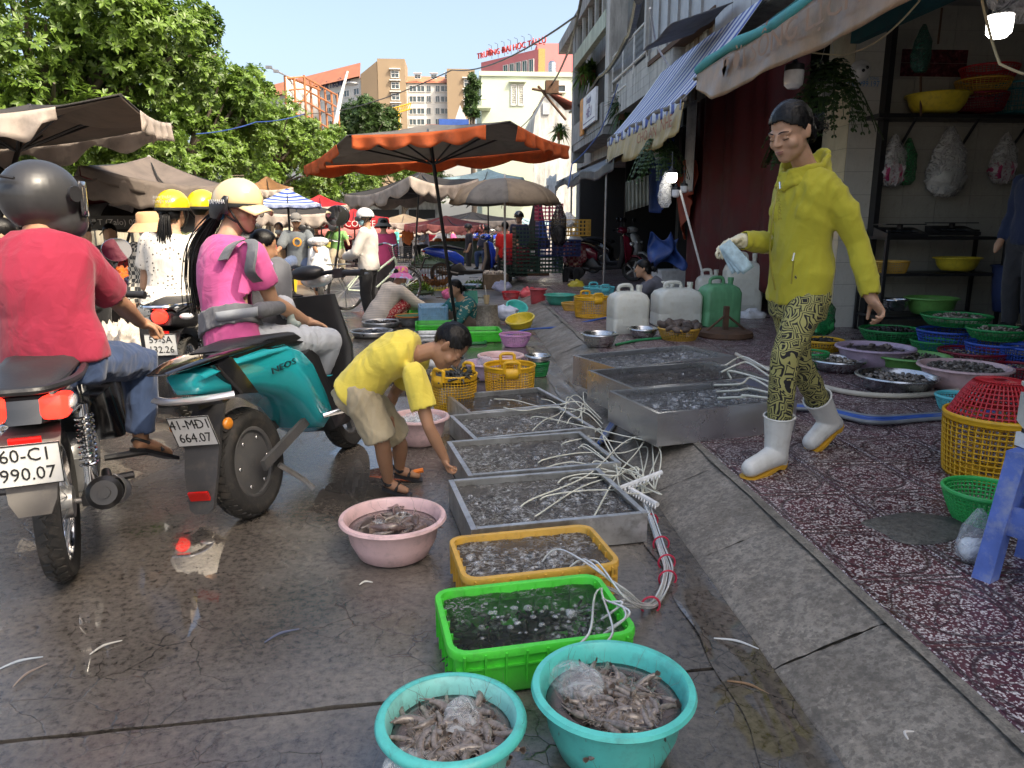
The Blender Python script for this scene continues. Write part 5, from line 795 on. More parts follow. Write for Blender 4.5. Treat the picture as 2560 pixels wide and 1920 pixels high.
def basin_at(px,py,wpx,h,m,rim,label,z0=.002,n=0,lab2='',wm=None,zf=.74):
 c=G(px,py,z0+h); r=wpx/2*cdist(c)/F-.024; th=thing('basin',label,'basin',(c.x,c.y,z0)); basin_parts(th,r,h,m,rim); liquid(th,r*(.72+.28*zf**.8)*.985,h*zf,wm or W_MURK)
 if n:place_shrimp((c.x,c.y,z0),r*.63,h*zf,n,lab2,lab2.replace('grey prawn','prawns'),px)
 return th,r
B1,r1=basin_at(1128,1792,376,.165,TURQ2,TURQ,'pale turquoise basin of grey prawns with a bright rim, in front of the green tray',n=72,lab2='grey prawn in the pale turquoise basin')
B2,r2=basin_at(1533,1712,411,.185,TURQ,None,'deep turquoise basin of grey prawns in front of the green tray',n=80,lab2='grey prawn in the deep turquoise basin')
B3,r3=basin_at(982,1290,268,.165,PINK,None,'pale pink basin of squid and iced prawns in front of the boy',n=14,lab2='grey prawn in the pale pink basin')
B4,r4=basin_at(1048,1040,152,.17,PINK,None,'pale pink basin of iced fish behind the bending boy',n=0)
icebag(B1.location+V((.03,.03,.125)),.062,'clear ice bag in the pale turquoise basin by its middle',1); icebag(B1.location+V((-.09,-.1,.118)),.055,'clear ice bag sinking at the pale turquoise basin edge',2); icebag(B2.location+V((-.085,.075,.15)),.075,'large clear ice bag in the deep turquoise basin',3); icebag(B3.location+V((.05,.05,.12)),.05,'clear ice bag among the squid in the pale pink basin',4); icebag(B3.location+V((-.06,0,.12)),.045,'second clear ice bag in the squid basin',5)
for i in range(5):icebag(B4.location+V((.07*cos(i*1.3),.07*sin(i*1.3),.15)),.06,'clear ice bag heaped in the pink basin behind the boy',i+10)['group']='ice bags behind the boy'
sq=MB(); sq.tube([(0,0,0),(.04,.005,.004),(.1,.01,.002),(.14,.0,0)],[.006,.022,.018,.004],10); sq.add([(.09,.02,0),(.14,.055,0),(.145,0,0),(.14,-.05,0),(.09,-.01,0)],[(0,1,2,3,4)]); [sq.tube([(0,.004*j,0),(-.03,.012*j,.004),(-.06,.02*j,-.002)],[.003,.002,.001],5)for j in(-2,-1,0,1,2)]; SQME=sq.mesh('squid'); SQME.materials.append(mat('brown_squid',(.13,.09,.08),.25,var=.5,scale=40,coat=.5))
for i in range(9):o=obj('squid',SQME,None,None,B3.location+V((R_.uniform(-.1,.1),R_.uniform(-.08,.08),.118+R_.uniform(0,.012))),(R_.uniform(-.3,.3),R_.uniform(-.2,.2),R_.uniform(0,6))); tag(o,'brown squid in the pale pink basin','squid','squid in the pale pink basin')
# --- air hoses
HOSE=mat('milky_hose',(.66,.66,.56),.3,var=.1); HOSEC=mat('clear_hose',(.6,.62,.6),.12,trans=.4); BHOSE=mat('blue_hose',(.03,.1,.38),.4); GHOSE=mat('grey_hose',(.2,.22,.24),.4); REDTIE=mat('red_tie',(.5,.02,.06),.5)
def bez(P,n=26):
 P=[V(p)for p in P]; out=[]
 for i in range(len(P)-1):
  a,b_=P[i],P[i+1]; t0=(P[i+1]-P[max(0,i-1)])*.5; t1=(P[min(len(P)-1,i+2)]-P[i])*.5
  for t in np.linspace(0,1,n//(len(P)-1)+2,endpoint=False):t2,t3=t*t,t**3; out.append(a*(2*t3-3*t2+1)+t0*(t3-2*t2+t)+b_*(-2*t3+3*t2)+t1*(t3-t2))
 return out+[P[-1]]
def hose(label,P,r=.006,m=HOSE,group=None,name='air_hose',n=26):o=MB().tube(bez(P,n),r,7).build(name,m,None,P[0],180); o.location=P[0]; return tag(o,label,'hose',group)
def gz(x,y,z=0):return G(x*1.1574,y*1.1574,z)
man=gz(1385,1040,.12); HR=random.Random(3)
for i in range(17):
 tx,ty=HR.uniform(1130,1310),HR.uniform(890,1115); e_=gz(tx,ty,.115); lp=gz(1385+HR.uniform(-40,50),990+HR.uniform(-70,80),.05+HR.uniform(0,.09)); hose('milky white air hose looping from the manifold into the steel tanks',[man+V((HR.uniform(-.06,.08),HR.uniform(-.04,.05),-.05)),lp,lerp(lp,e_,.3)+V((HR.uniform(-.03,.03),HR.uniform(-.12,.12),HR.uniform(-.01,.03))),lerp(lp,e_,.65)+V((0,HR.uniform(-.08,.08),HR.uniform(0,.015))),e_,e_+V((-.04,HR.uniform(-.03,.03),-.04))],.0038,HOSE,'air hoses of the low tanks')
for i in range(7):
 e_=gz(HR.uniform(1060,1290),HR.choice((862,880,930,915)),.135); s_=gz(1240+HR.uniform(-15,30),870+HR.uniform(-12,40),.1); hose('milky white air hose looping over the far low tanks',[s_+V((.1,-.1,-.03)),s_+V((0,0,.05)),lerp(s_,e_,.4)+V((0,HR.uniform(-.1,.1),HR.uniform(0,.04))),lerp(s_,e_,.75)+V((0,HR.uniform(-.06,.06),.012)),e_],.0035,HOSE,'air hoses of the far tanks')
for i in range(8):
 o1=V((HR.uniform(-.02,.02),0,HR.uniform(.006,.03))); P=[gz(1390,1110)+o1+V((0,0,.05)),gz(1425,1190)+o1,gz(1440,1250)+o1*1.2,gz(1405,1320)+o1]; e_=gz(HR.uniform(1230,1330),HR.uniform(1290,1390),.16)if i<5 else gz(HR.uniform(1180,1270),HR.uniform(1190,1230),.15); P+=[gz(1345,1300,.1)+V((HR.uniform(-.08,.08),HR.uniform(-.08,.08),.04)),e_+V((.05,0,.012)),e_+V((-.03,0,-.05))]; hose('clear air hose in the tied bundle running to the plastic trays',P,.004,HOSEC,'bundled clear hoses',n=36)
for i,(x,y)in enumerate(((1405,1125),(1428,1175),(1440,1215),(1442,1250),(1405,1308))):q=MB(); ring_torus(q,.033,0,.004,16,6); o=tag(q.build('hose_tie',REDTIE,None),'thin red tie round the clear hose bundle','tie','red hose ties'); o.location=gz(x,y,.02); o.rotation_euler=(R(90),0,0)
for i,(a,b_,lab)in enumerate(((gz(1330,1058,.1),gz(1430,1020,.16),'white comb-shaped air manifold lying across the hoses'),(gz(1350,1050,.1),gz(1420,1090,.09),'second white comb-shaped air manifold beside the nearest tank'),(gz(1305,830+30,.07),gz(1345,870,.07),'small black and white air manifold near the display tanks'))):
 th=thing('air_manifold',lab,'manifold',a); q=MB(); q.tube([V(),b_-a],.012,8); q.build('pipe',WHITE,th); q=MB(); d=(b_-a); [q.tube([d*t,d*t+V((-.01,-.03,-.012))],.004,6)for t in np.linspace(.05,.95,12)]; q.build('nozzles',WHITE,th)
for i in range(5):hose('blue air line lying between the low tanks and the ramp',[gz(1290+4*i,960-3*i,.03+.01*i),gz(1330+3*i,900,.04),gz(1370+2*i,880-4*i,.04+.01*i),gz(1420,850,.02)],.011,BHOSE if i%2 else GHOSE,'air lines under the display tanks')
for i in range(6):hose('milky hose drooping into the shiny display tanks',[gz(1660,800+12*i,.4),gz(1620+HR.uniform(-25,15),775+14*i+HR.uniform(-10,10),.39),gz(1590+HR.uniform(-25,25),780+14*i+HR.uniform(-8,8),.38),gz(1560+HR.uniform(-30,20),790+14*i,.33)],.007,HOSE,'hoses of the display tanks')
for i in range(7):y0=HR.uniform(-6,6); hose('blue or grey electric hose lying in the bundle on the terrazzo',[gz(1600,880+y0,.165),gz(1750,880+y0,.165+.004*i),gz(1880,905+y0*1.5,.166+.004*i),gz(2000,900+y0*1.2,.17),gz(2110,893+y0,.17),gz(2230,880+y0,.17)],.012,BHOSE if i%2 else GHOSE,'hose bundle on the terrazzo',n=40)
hose('thick cream water hose curving in front of the steel bowls',[gz(1590,765,.175),gz(1640,790,.175),gz(1760,830,.175),gz(1850,850,.175),gz(1960,855,.175),gz(2060,845,.175),gz(2150,830,.175)],.019,mat('cream_hose',(.55,.5,.4),.45),n=48); hose('blue hose crossing the kerb ramp from the jerrycans',[gz(1085,728,.02),gz(1140,712,.05),gz(1210,706,.1),gz(1290,690,.17),gz(1340,680,.17)],.012,BHOSE); hose('green hose lying before the steel bowls',[gz(1330,745,.165),gz(1380,735,.165),gz(1430,730,.165),gz(1480,722,.165)],.014,mat('green_hose',(.03,.25,.1),.5))
# --- yellow lattice baskets etc. in the road
def lat(px,py,w,h,m,lab,z0=0.002,**k):return bowl('basket',px,py,w,h,m,lab,z0,'basket',**k)
yb,r_,h_=lat(1135,935,128,.26,YEL,'yellow lattice basket of crabs under the boy\'s face',handles=2,nrow=11,nseg=46,taper=.88,solidband=.12)
for i in range(10):o=obj('crab',cm_,None,None,yb.location+V((HR.uniform(-.1,.1),HR.uniform(-.1,.1),.22)),(HR.uniform(-.4,.4),HR.uniform(-.4,.4),HR.uniform(0,6))); o.scale=(1.3,)*3; tag(o,'dark crab piled in the yellow lattice basket','crab','crabs in the yellow basket')
o=tag(liquid(yb,r_*.85,.19,CRAB,'crab_bed'),'x','x'); del o['label'],o['category']
lat(1274,913,140,.26,YEL,'empty yellow lattice basket beside the crab basket',handles=2,nrow=11,nseg=46,taper=.88,solidband=.12); th,r_,h_=lat(1345,906,66,.12,DGRN,'small green basket of dark snails on the gutter'); heap(th,r_*.9,h_-.01,50,8,'clam',SH_DARK,.04,'dark snail in the small green basket','snails in the small green basket',.04,'snail')
bowl('basin',1345,888,66,.07,STEEL,'dented steel pan resting on the snail basket',.12,'pan'); th,r_,h_=bowl('basin',1252,887,116,.18,PINK,'pink basin of reddish water behind the yellow baskets',.002,'basin'); liquid(th,r_*.9,.13,water('reddish_water',(.35,.1,.12),.02,.3,bs=5,bump=.1)); th,r_,h_=bowl('basin',1215,905,110,.15,LAV,'lilac basin of squid packed in bags behind the yellow baskets',.002,'basin'); icebag(th.location+V((0,0,.15)),.1,'clear bag of squid in the lilac basin',33)
lat(1288,836,88,.13,PURP,'purple-pink oval colander on the wet gutter',nrow=7,taper=.6); bowl('basin',1304,793,74,.13,LEMON,'lemon yellow bowl tipped on the ramp foot',.01,'bowl',tilt=(.25,-.2))
lat(1479,742,94,.26,YEL,'tall yellow lattice basket on the terrazzo by the jerrycans',z0=.15,handles=2,nrow=10,taper=.9,solidband=.12)
th,r_,h_=bowl('basin',1499,833,95,.13,STEEL,'shiny steel bowl in front of the jerrycan',.15,'bowl'); liquid(th,r_*.9,.09,W_STILL); bowl('basin',1608,820,78,.1,STEEL,'steel basin standing between the jerrycan and the shell basket',.15,'basin')
th,r_,h_=bowl('basket',1698,820,113,.12,YEL2,'yellow woven basket of brown oyster shells',.15,'basket',nrow=7,taper=.75); heap(th,r_*.9,h_,40,14,'clam',SH_BROWN,.15,'big brown oyster shell in the yellow woven basket','oyster shells',.04,'oyster')
th,r_,h_=bowl('basin',1400,736,80,.15,plastic('sea_green_plastic',(.05,.35,.26)),'sea green basin on the terrazzo behind the blue hose',.15,'basin'); liquid(th,r_*.9,.11,W_STILL); lat(1498,718,84,.18,CYAN,'cyan lattice basket behind the tall yellow basket',z0=.15,nrow=6,handles=2); lat(1430,758,60,.1,YEL2,'low yellow basket of cut fish beside the sea green basin',z0=.15)
th,r_,h_=bowl('basin',1345,722,46,.28,plastic('dull_red_plastic',(.42,.06,.07)),'dull red bucket on the ramp by the scooters',.05,'bucket',taper=.8); lat(1277,730,50,.12,REDP,'red colander of bagged vegetables',z0=.2,nrow=5); bowl('basin',1287,760,56,.16,TURQ,'turquoise bowl leaning among the vegetable bags',.05,'bowl',tilt=(.5,.2))
for px,py,w,lab,z0 in((929,826,107,'wide round steel tray of fish on the wet road',.002),(955,803,100,'second round steel tray of fish behind the first',.002),(1080,862,160,'wide round steel tray of fish half hidden by the boy',.002)):
 th,r_,h_=bowl('basin',px,py,w,.07,STEELD,lab,z0,'round_tray','tray',taper=.9); liquid(th,r_*.95,.04,W_STILL)
 for i in range(14):a=HR.uniform(0,6.3); rr=r_*.75*sqrt(HR.random()); o=obj('fish',FISHME,None,None,th.location+V((rr*cos(a),rr*sin(a),.05)),(HR.uniform(-.3,.3),0,HR.uniform(0,6))); o.scale=(.9,1.3,1); tag(o,'grey fish lying on the '+' '.join(lab.split()[:4]),'fish','fish on the '+' '.join(lab.split()[:4]))
bowl('basin',1026,792,70,.12,STEELD,'deep steel pan under the orange-rimmed strainer',.002,'pan'); q=MB(); ring_torus(q,.2,0,.01,32,6); c_=G(1026,789,.14); th=thing('strainer','orange-rimmed green mesh strainer lying on the steel pan','strainer',c_); q.build('rim',mat('orange_plastic',(.6,.2,.03),.4),th); q=MB(); q.lathe([(.2,0),(.12,-.02),(.02,-.025)],24,cap=True); q.build('mesh',mat('green_mesh',(.05,.16,.07),.8,var=.4,scale=80),th)
def gtr(px,py,wpx,dpx,lab,m=GRN,h=.13,rot=.05,z0=.003,fill=W_STILL):
 c=G(px,py,z0+h); l=wpx*cdist(c)/F; th=thing('crate_tray',lab,'tray',(c.x,c.y,z0),rot); tray(th,l,dpx,h,m)
 if fill:wsurf(th,l*.9,dpx*.9,h-.04,fill,.004,dens=25)
 return th
gtr(1088,806,100,.42,'bright green tray under the vendor\'s gloved hand'); gtr(1068,778,90,.4,'bright green tray behind the vendor\'s tray'); gtr(1208,822,88,.42,'bright green tray of fish near the umbrella pole'); gtr(1010,778,40,.35,'small bright green tray of cut fish by the squatting shopper',h=.1); gtr(1082,762,72,.45,'light blue lattice crate between the shopper and the vendor',LBLU,.3,.1,.003,None); gtr(1085,832,100,.4,'low steel tray of water in front of the green trays',STEELD,.08)
gtr(1185,850,60,.3,'empty green tray lying on the wet gutter',plastic('wet_green',(.02,.2,.06)),.03,.1,.003,None)
# jerrycans
def jerry(px0,px1,py0,py1,lab,wrap=None,z0=.15,m=JERRY):
 c=G((px0+px1)/2,py1-4,z0); w=(px1-px0)*cdist(c)/F; h=(py1-py0)*cdist(c)/F*1.0; d=w*.75; th=thing('jerrycan',lab,'jerrycan',c,random.uniform(-.25,.15)); q=MB()
 def rr(l,ww,r,z):return[V((sx*(l/2-r)+r*cos(a0_+pi/2*k/4),sy*(ww/2-r)+r*sin(a0_+pi/2*k/4)+d*.3,z))for sx,sy,a0_ in((1,-1,-pi/2),(1,1,0),(-1,1,pi/2),(-1,-1,pi))for k in range(5)]
 q.loft([rr(w*.9,d*.9,.04,0),rr(w,d,.05,.02),rr(w,d,.05,h*.3),rr(w*.985,d*.985,.05,h*.32),rr(w,d,.05,h*.34),rr(w,d,.05,h*.7),rr(w*.9,d*.86,.06,h*.8),rr(w*.6,d*.55,.05,h*.87)]); q.build('body',m,th,None,45)
 q=MB(); q.tube(bez([(-w*.28,d*.3,h*.84),(-w*.25,d*.3,h*.98),(w*.05,d*.3,h*.99),(w*.1,d*.3,h*.85)],16),.02,8); q.build('handle',m,th); q=MB(); q.cyl((w*.3,d*.3,h*.82),(w*.3,d*.3,h*.95),.03,.03,14); q.cyl((w*.3,d*.3,h*.93),(w*.3,d*.3,h*1.0),.035,.035,14); q.build('cap',m,th)
 q=MB(); q.box((0,-d*.2-.001,h*.38),(w*.55,.006,h*.42)); q.build('label_panel',m,th); return th,w,d,h
jerry(1528,1622,719,838,'milky white jerrycan with yellowed stain, in front of the crouching vendor'); jerry(1640,1752,712,822,'milky white jerrycan with orange stain and green bag on its handle'); jerry(1632,1690,712,800,'milky jerrycan half hidden behind the orange-stained one',z0=.15); th,w,d,h=jerry(1756,1850,700,822,'big water jar wrapped in a green plastic sack',m=mat('green_sack',(.12,.35,.17),.5,var=.2,scale=20,bump=.3,bscale=60,stretch=(1,1,.2)))
jerry(1740,1800,680,780,'milky jerrycan behind the green-wrapped jar'); jerry(1810,1900,640,790,'large round white water jar behind the walking woman')
# ================================================================ people
EYEW=mat('eye_white',(.6,.57,.54),.25); IRIS=mat('iris',(.02,.012,.008),.15); MASK=mat('blue_mask',(.35,.62,.72),.8); STRAP=mat('helmet_strap',(.015,.015,.015),.7)
def hframe(f,u):
 f=V(f).normalized(); u=V(u); u=(u-f*u.dot(f)).normalized(); r=f.cross(u).normalized(); return Matrix((r,f,u)).transposed()
def add_head(q,c,M,s,detail):
 E=lambda p,rad,rot=None,n=16,m=11:q.ell(V(c)+M@(V(p)*s),[x*s for x in rad],M@rot if rot is not None else M,n,m)
 E((0,-.018,.03),(.074,.092,.086)); E((0,.012,-.03),(.063,.074,.082)); E((0,.05,-.083),(.034,.035,.03)); E((0,.03,-.06),(.054,.055,.05))
 q.chain([V(c)+M@(V(p)*s)for p in((0,.083,.012),(0,.098,-.022))],[.0085*s,.0125*s],8)
 if detail:
  for sx in(-1,1):
   E((sx*.0125,.09,-.026),(.0085,.01,.0075),None,8,6); E((sx*.03,.066,.017),(.028,.016,.011),Matrix.Rotation(-sx*.22,3,'Z'),10,7); E((sx*.04,.048,-.03),(.026,.029,.026),None,10,7); E((sx*.031,.066,-.004),(.0165,.014,.0125),None,10,7)
  E((0,.082,-.053),(.021,.014,.0075),None,10,6); E((0,.079,-.065),(.018,.013,.007),None,10,6)
 for sx in(-1,1):E((sx*.073,-.012,-.008),(.007,.02,.032),Matrix.Rotation(sx*.35,3,'Z'),10,8); E((sx*.078,-.02,.002),(.005,.013,.022),Matrix.Rotation(sx*.5,3,'Z'),8,6)
def add_hand(q,w,d,nrm,side,curl=.5,k=1.,spread=.12,fist=False):
 w=V(w); d=V(d).normalized(); nrm=V(nrm); nrm=(nrm-d*nrm.dot(d)).normalized(); sd_=d.cross(nrm).normalized()*side
 rot=Matrix((sd_,d,nrm)).transposed(); q.cap(w-d*.02*k,w+d*.02*k,.026*k,.028*k,10); q.ell(w+d*.05*k,(.04*k,.05*k,.017*k),rot,14,9)
 for i,(o,L_)in enumerate(((.028,.07),(.0095,.078),(-.0095,.073),(-.028,.057))):
  b=w+d*.082*k+sd_*o*k; a=spread*(o/.028); cur=curl*(1+.12*i); dirn=(d*cos(a)+sd_*sin(a)).normalized(); pts=[b-dirn*.02*k,b]; ang=0; p=b
  for sg_,fr in((.45,.8),(.32,1.1),(.25,.8)):ang+=cur*fr; dd=dirn*cos(ang)+nrm*sin(ang); p=p+dd*L_*sg_*k; pts.append(p)
  q.chain(pts,[.0095*k,.0092*k,.0086*k,.0078*k,.0068*k],8)
 b=w+d*.025*k+sd_*.028*k; t1=(sd_*.8+d*.62+nrm*.35).normalized(); t2=(sd_*.25+d*.9+nrm*.5+nrm*curl*.4).normalized(); q.chain([b-sd_*.01*k,b+t1*.03*k,b+t1*.03*k+t2*.03*k,b+t1*.03*k+t2*.055*k],[.014*k,.0115*k,.0098*k,.008*k],8)
SP=[(-.30,.150,.100),(-.12,.168,.116),(.06,.162,.112),(.32,.138,.100),(.58,.152,.112),(.76,.17,.108),(.90,.155,.088),(.985,.08,.07),(1.07,.054,.056)]
def torso_rings(J,k,inf,t0,t1,belly=0.):
 pv,nk=V(J['pv']),V(J['nk']); ch=V(J['ch'])if 'ch'in J else lerp(pv,nk,.55); side=(V(J['sr'])-V(J['sl'])); rings=[]; hs=(V(J['hr'])-V(J['hl'])).normalized()
 def sp(t):
  if t<0:return pv+(pv-lerp(pv,ch,.3)).normalized()*(-t)*(nk-pv).length*1.0
  if t>1:return nk+(nk-ch).normalized()*(t-1)*(nk-pv).length
  return pv*((1-t)*(1-t))+(ch*2-(pv+nk)*.5)*(2*t*(1-t))+nk*(t*t)
 ts=[t for t,_,_ in SP]; W_=[w for _,w,_ in SP]; D_=[d for _,_,d in SP]; n=24
 for t in np.linspace(t0,t1,14):
  w=float(np.interp(t,ts,W_))*k+inf; d=float(np.interp(t,ts,D_))*k+inf+belly*max(0,1-abs(t-.2)*2.2); p=sp(t); tan=(sp(min(t+.05,1.1))-sp(t-.05)).normalized(); s_=(hs*(1-max(0,min(1,t)))+side.normalized()*max(0,min(1,t))); s_=(s_-tan*s_.dot(tan)).normalized(); f=tan.cross(s_)
  rings.append([p+s_*w*cos(2*pi*j/n)*(1 if abs(cos(2*pi*j/n))>.5 else 1)+f*d*sin(2*pi*j/n)for j in range(n)])
 return rings
def person(label,J,top=None,bottom=None,skin=SKIN,k=1.,hk=1.,vox=.006,detail=False,hair='short',hat=None,shoes=None,hands=None,sleeve=.6,leg=1.,fold_top=.006,fold_bot=.006,group=None,hem=-.22,loose=.022,legloose=.02,neckt=.985,glove=None,seed=0,hairmat=None,bust=0,sleeve_mat=None,mask=None,belly=0.,long_sleeve_cuff=False,root=None,glovehands=(),skirt=None,collar=True):
 base=root if root is not None else V(((J['al'][0]+J['ar'][0])/2,(J['al'][1]+J['ar'][1])/2,min(J['al'][2],J['ar'][2])-.06)); base=V(base)
 th=thing('person',label,'person',base,0,group); J={a:(V(b)if a not in('face','up','pony')else b)for a,b in J.items()}; M=hframe(J['face'],J.get('up',(0,0,1))); hc=J['hd']; q=MB()
 add_head(q,hc,M,hk,detail); q.chain([J['nk']-(J['hd']-J['nk'])*.15,J['nk'],hc+M@V((0,-.02,-.05))*hk],[.062*k,.054*k,.05*k],12)
 q.loft(torso_rings(J,k,-.012,-.2,1.07,belly))
 ends={}
 for s_,sgn in(('l',-1),('r',1)):
  sh,e,w=J['s'+s_],J['e'+s_],J['w'+s_]; q.chain([sh,lerp(sh,e,.5),e,lerp(e,w,.35),w],[.05*k,.045*k,.036*k,.039*k,.026*k])
  hd_=(hands or{}).get(s_)
  if s_ not in glovehands:
   if hd_:add_hand(q,w,hd_.get('d',w-e),hd_.get('n',(0,0,-1)),hd_.get('side',-sgn),hd_.get('curl',.5),k*hd_.get('k',1.))
   elif vox<.009:add_hand(q,w,(w-e),(0,0,-1),-sgn,.6,k)
   else:d=(w-e).normalized(); q.chain([w,w+d*.07*k,w+d*.13*k],[.03*k,.036*k,.018*k])
  h,kn,a=J['h'+s_],J['k'+s_],J['a'+s_]; q.chain([h,lerp(h,kn,.5),kn,lerp(kn,a,.35),a],[.082*k,.07*k,.052*k,.053*k,.034*k]); t_=J['t'+s_]; q.chain([a+(a-kn).normalized()*.02,lerp(a,t_,.4)+V((0,0,-.01)),t_],[.036*k,.034*k,.024*k])
 obj('body',remesh(q.shift(base),vox,4 if vox<.008 else 3,.45),skin,th)
 if top is not None:
  q=MB(); q.loft(torso_rings(J,k,loose-.004,hem,neckt,belly))
  if bust:sd_=(J['sr']-J['sl']).normalized(); up=(J['nk']-J['pv']).normalized(); f=up.cross(sd_); cc=lerp(J['pv'],J['nk'],.66); [q.ell(cc+sd_*x*.07+f*bust,(.07,.07,.07))for x in(-1,1)]
  for s_ in 'lr':
   sh,e,w=J['s'+s_],J['e'+s_],J['w'+s_]; x=(loose-.004)*.8; L_=loose
   if sleeve>0:
    if sleeve<=1:q.chain([sh,lerp(sh,e,sleeve*.6),lerp(sh,e,sleeve)],[.052*k+x,.052*k+x*1.1,.052*k+x*1.2])
    else:q.chain([sh,lerp(sh,e,.55),e,lerp(e,w,.45*(sleeve-1)+.0),lerp(e,w,sleeve-1)],[.052*k+x,.05*k+x,.045*k+x,.046*k+x,.036*k+x])
  q.shift(base); me=remesh(q,max(vox*1.3,.0085),4 if vox<.01 else 3,.5,fold_top,15 if vox<.01 else 11,seed)
  if vox<.012:
   cuts=[]
   for s_ in 'lr':
    a_,b_=(J['s'+s_],J['e'+s_])if sleeve<=1 else(J['e'+s_],J['w'+s_]); tt=sleeve if sleeve<=1 else sleeve-1; p=lerp(a_,b_,tt)-base; d=(b_-a_).normalized(); cuts.append((p+d*.012,d,.14))
   def keep(c):return all(not((c-p).dot(d)>0 and(c-p).length<rr)for p,d,rr in cuts)
   if sleeve>0:clipz(me,keep)
  o=obj('top',me,top,th); solid(o,.004)if vox<.012 else None
 if bottom is not None:
  q=MB(); q.loft(torso_rings(J,k,.006,-.30,.16,0))
  for s_ in 'lr':
   h,kn,a=J['h'+s_],J['k'+s_],J['a'+s_]; x=legloose
   if leg<=1:q.chain([h,lerp(h,kn,leg*.5),lerp(h,kn,leg)],[.09*k+x,.083*k+x,.075*k+x*1.35])
   else:q.chain([h,lerp(h,kn,.5),kn,lerp(kn,a,.4*(leg-1)),lerp(kn,a,leg-1)],[.09*k+x,.077*k+x,.06*k+x,.058*k+x,.045*k+x*1.1])
  q.shift(base); me=remesh(q,max(vox*1.3,.0085),4 if vox<.01 else 3,.5,fold_bot,17 if vox<.01 else 12,seed+5)
  if vox<.012:
   cuts=[]
   for s_ in 'lr':
    a_,b_=(J['h'+s_],J['k'+s_])if leg<=1 else(J['k'+s_],J['a'+s_]); tt=leg if leg<=1 else leg-1; p=lerp(a_,b_,tt)-base; d=(b_-a_).normalized(); cuts.append((p+d*.012,d,.15))
   clipz(me,lambda c:all(not((c-p).dot(d)>0 and(c-p).length<rr)for p,d,rr in cuts))
  o=obj('trousers'if leg>1 else 'shorts',me,bottom,th); solid(o,.004)if vox<.012 else None
 if shoes:
  kind,sm=shoes
  for s_ in 'lr':
   a,t_,kn=J['a'+s_],J['t'+s_],J['k'+s_]; q=MB()
   if kind=='sandal':
    dn=V((0,0,-1)); d=(t_-a); d.z*=.6; d.normalize(); up=V((0,0,1)); sd_=d.cross(up).normalized(); c_=lerp(a,t_,.5); z_=min(a.z-.045*k,t_.z-.02); heel=V((a.x,a.y,a.z-.05*k))-d*.035*k; toe=t_+d*.035*k-up*.02; q.loft([[p+sd_*.038*k*x+V((0,0,y))for x,y in((-1,-.012),(1,-.012),(1,.006),(-1,.006))]for p in(heel,lerp(heel,toe,.35),lerp(heel,toe,.75),toe)]); q.tube(bez([c_+sd_*.04*k-up*.02,c_+up*.012+d*.01,c_-sd_*.04*k-up*.02],8),.008,6); q.tube(bez([a+sd_*.037*k-up*.015,a-d*.042*k,a-sd_*.037*k-up*.015,a+d*.042*k-up*.005,a+sd_*.037*k-up*.015],16),.008,6)
   else:d=(t_-a).normalized(); q.chain([a+V((0,0,.02)),a-d*.025*k-V((0,0,.03))],[.04*k,.036*k]); q.chain([a,lerp(a,t_,.5)-V((0,0,.012)),t_+d*.01],[.042*k,.042*k,.034*k])
   q.shift(base); obj('sandal'if kind=='sandal'else 'shoe',q.mesh('s')if kind=='sandal'else remesh(q,.008,2),sm,th)
 hm=hairmat or HAIR; L2=lambda p:hc-base+M@(V(p)*hk); Mi=M.transposed()
 if hair:
  q=MB(); q.ell(L2((0,-.016,.032)),[x*hk for x in(.08,.1,.094)],M,22,16);
  if hair in('bun','pony','low'):q.ell(L2((0,-.055,-.028)),[x*hk for x in(.076,.06,.078)],M,16,10)
  me=remesh(q,.006 if detail else .011,2)
  def kp(c):
   p=Mi@(V(c)-(hc-base))/hk; hl=float(np.interp(p.z,(-.08,-.03,-.005,.02,.045,.066,.1),(-.055,-.03,.004,.032,.058,.08,.2)))-.12*abs(p.x)
   if hair=='short':hl=min(hl,.05)if p.z>-.0 else-.045+.1*p.z
   return p.y<hl+.006*sin(p.x*90)and p.z>(-.075 if hair!='short'else-.055)
  clipz(me,kp)
  if detail:fold(me,.0022,60,3,(1,1,.3))
  solid(obj('hair',me,hm,th),.006,-1)
  if detail:
   r=random.Random(seed+3); q=MB(); cnt=900 if hair=='short'else 500
   for _ in range(cnt):
    v=me.vertices[r.randrange(len(me.vertices))]; nn=V(v.normal); p=V(v.co); fl=(M@V((0,-.5,-.45))if hair!='short'else M@V((r.uniform(-.3,.3),.55,-.2))); fl=(fl-nn*fl.dot(nn)).normalized(); ln=r.uniform(.012,.03)*hk; sd_=nn.cross(fl)*.0011; q.add([p-sd_,p+sd_,p+fl*ln+nn*.006*r.random()*(1.6 if hair=='short'else .5)],[(0,1,2)])
   stuff(q.build('hair_strands',hm,th,None,180))
  if hair=='bun':
   q=MB(); q.ell(L2((0,-.125,-.01)),(.036*hk,.034*hk,.036*hk)); q.ell(L2((.0,-.15,-.02)),(.03*hk,.022*hk,.032*hk)); me=remesh(q,.005,1); fold(me,.008,70,1,(1,1,1)); obj('hair_bun',me,hm,th); q=MB(); r=random.Random(2); [q.tube(bez([L2((r.uniform(-.03,.03),-.15,-.02+r.uniform(-.03,.03))),L2((r.uniform(-.05,.05),-.18,r.uniform(-.06,.02))),L2((r.uniform(-.05,.05),-.19,r.uniform(-.08,0)))],6),.0012,4)for _ in range(40)]; stuff(q.build('loose_strands',hm,th))
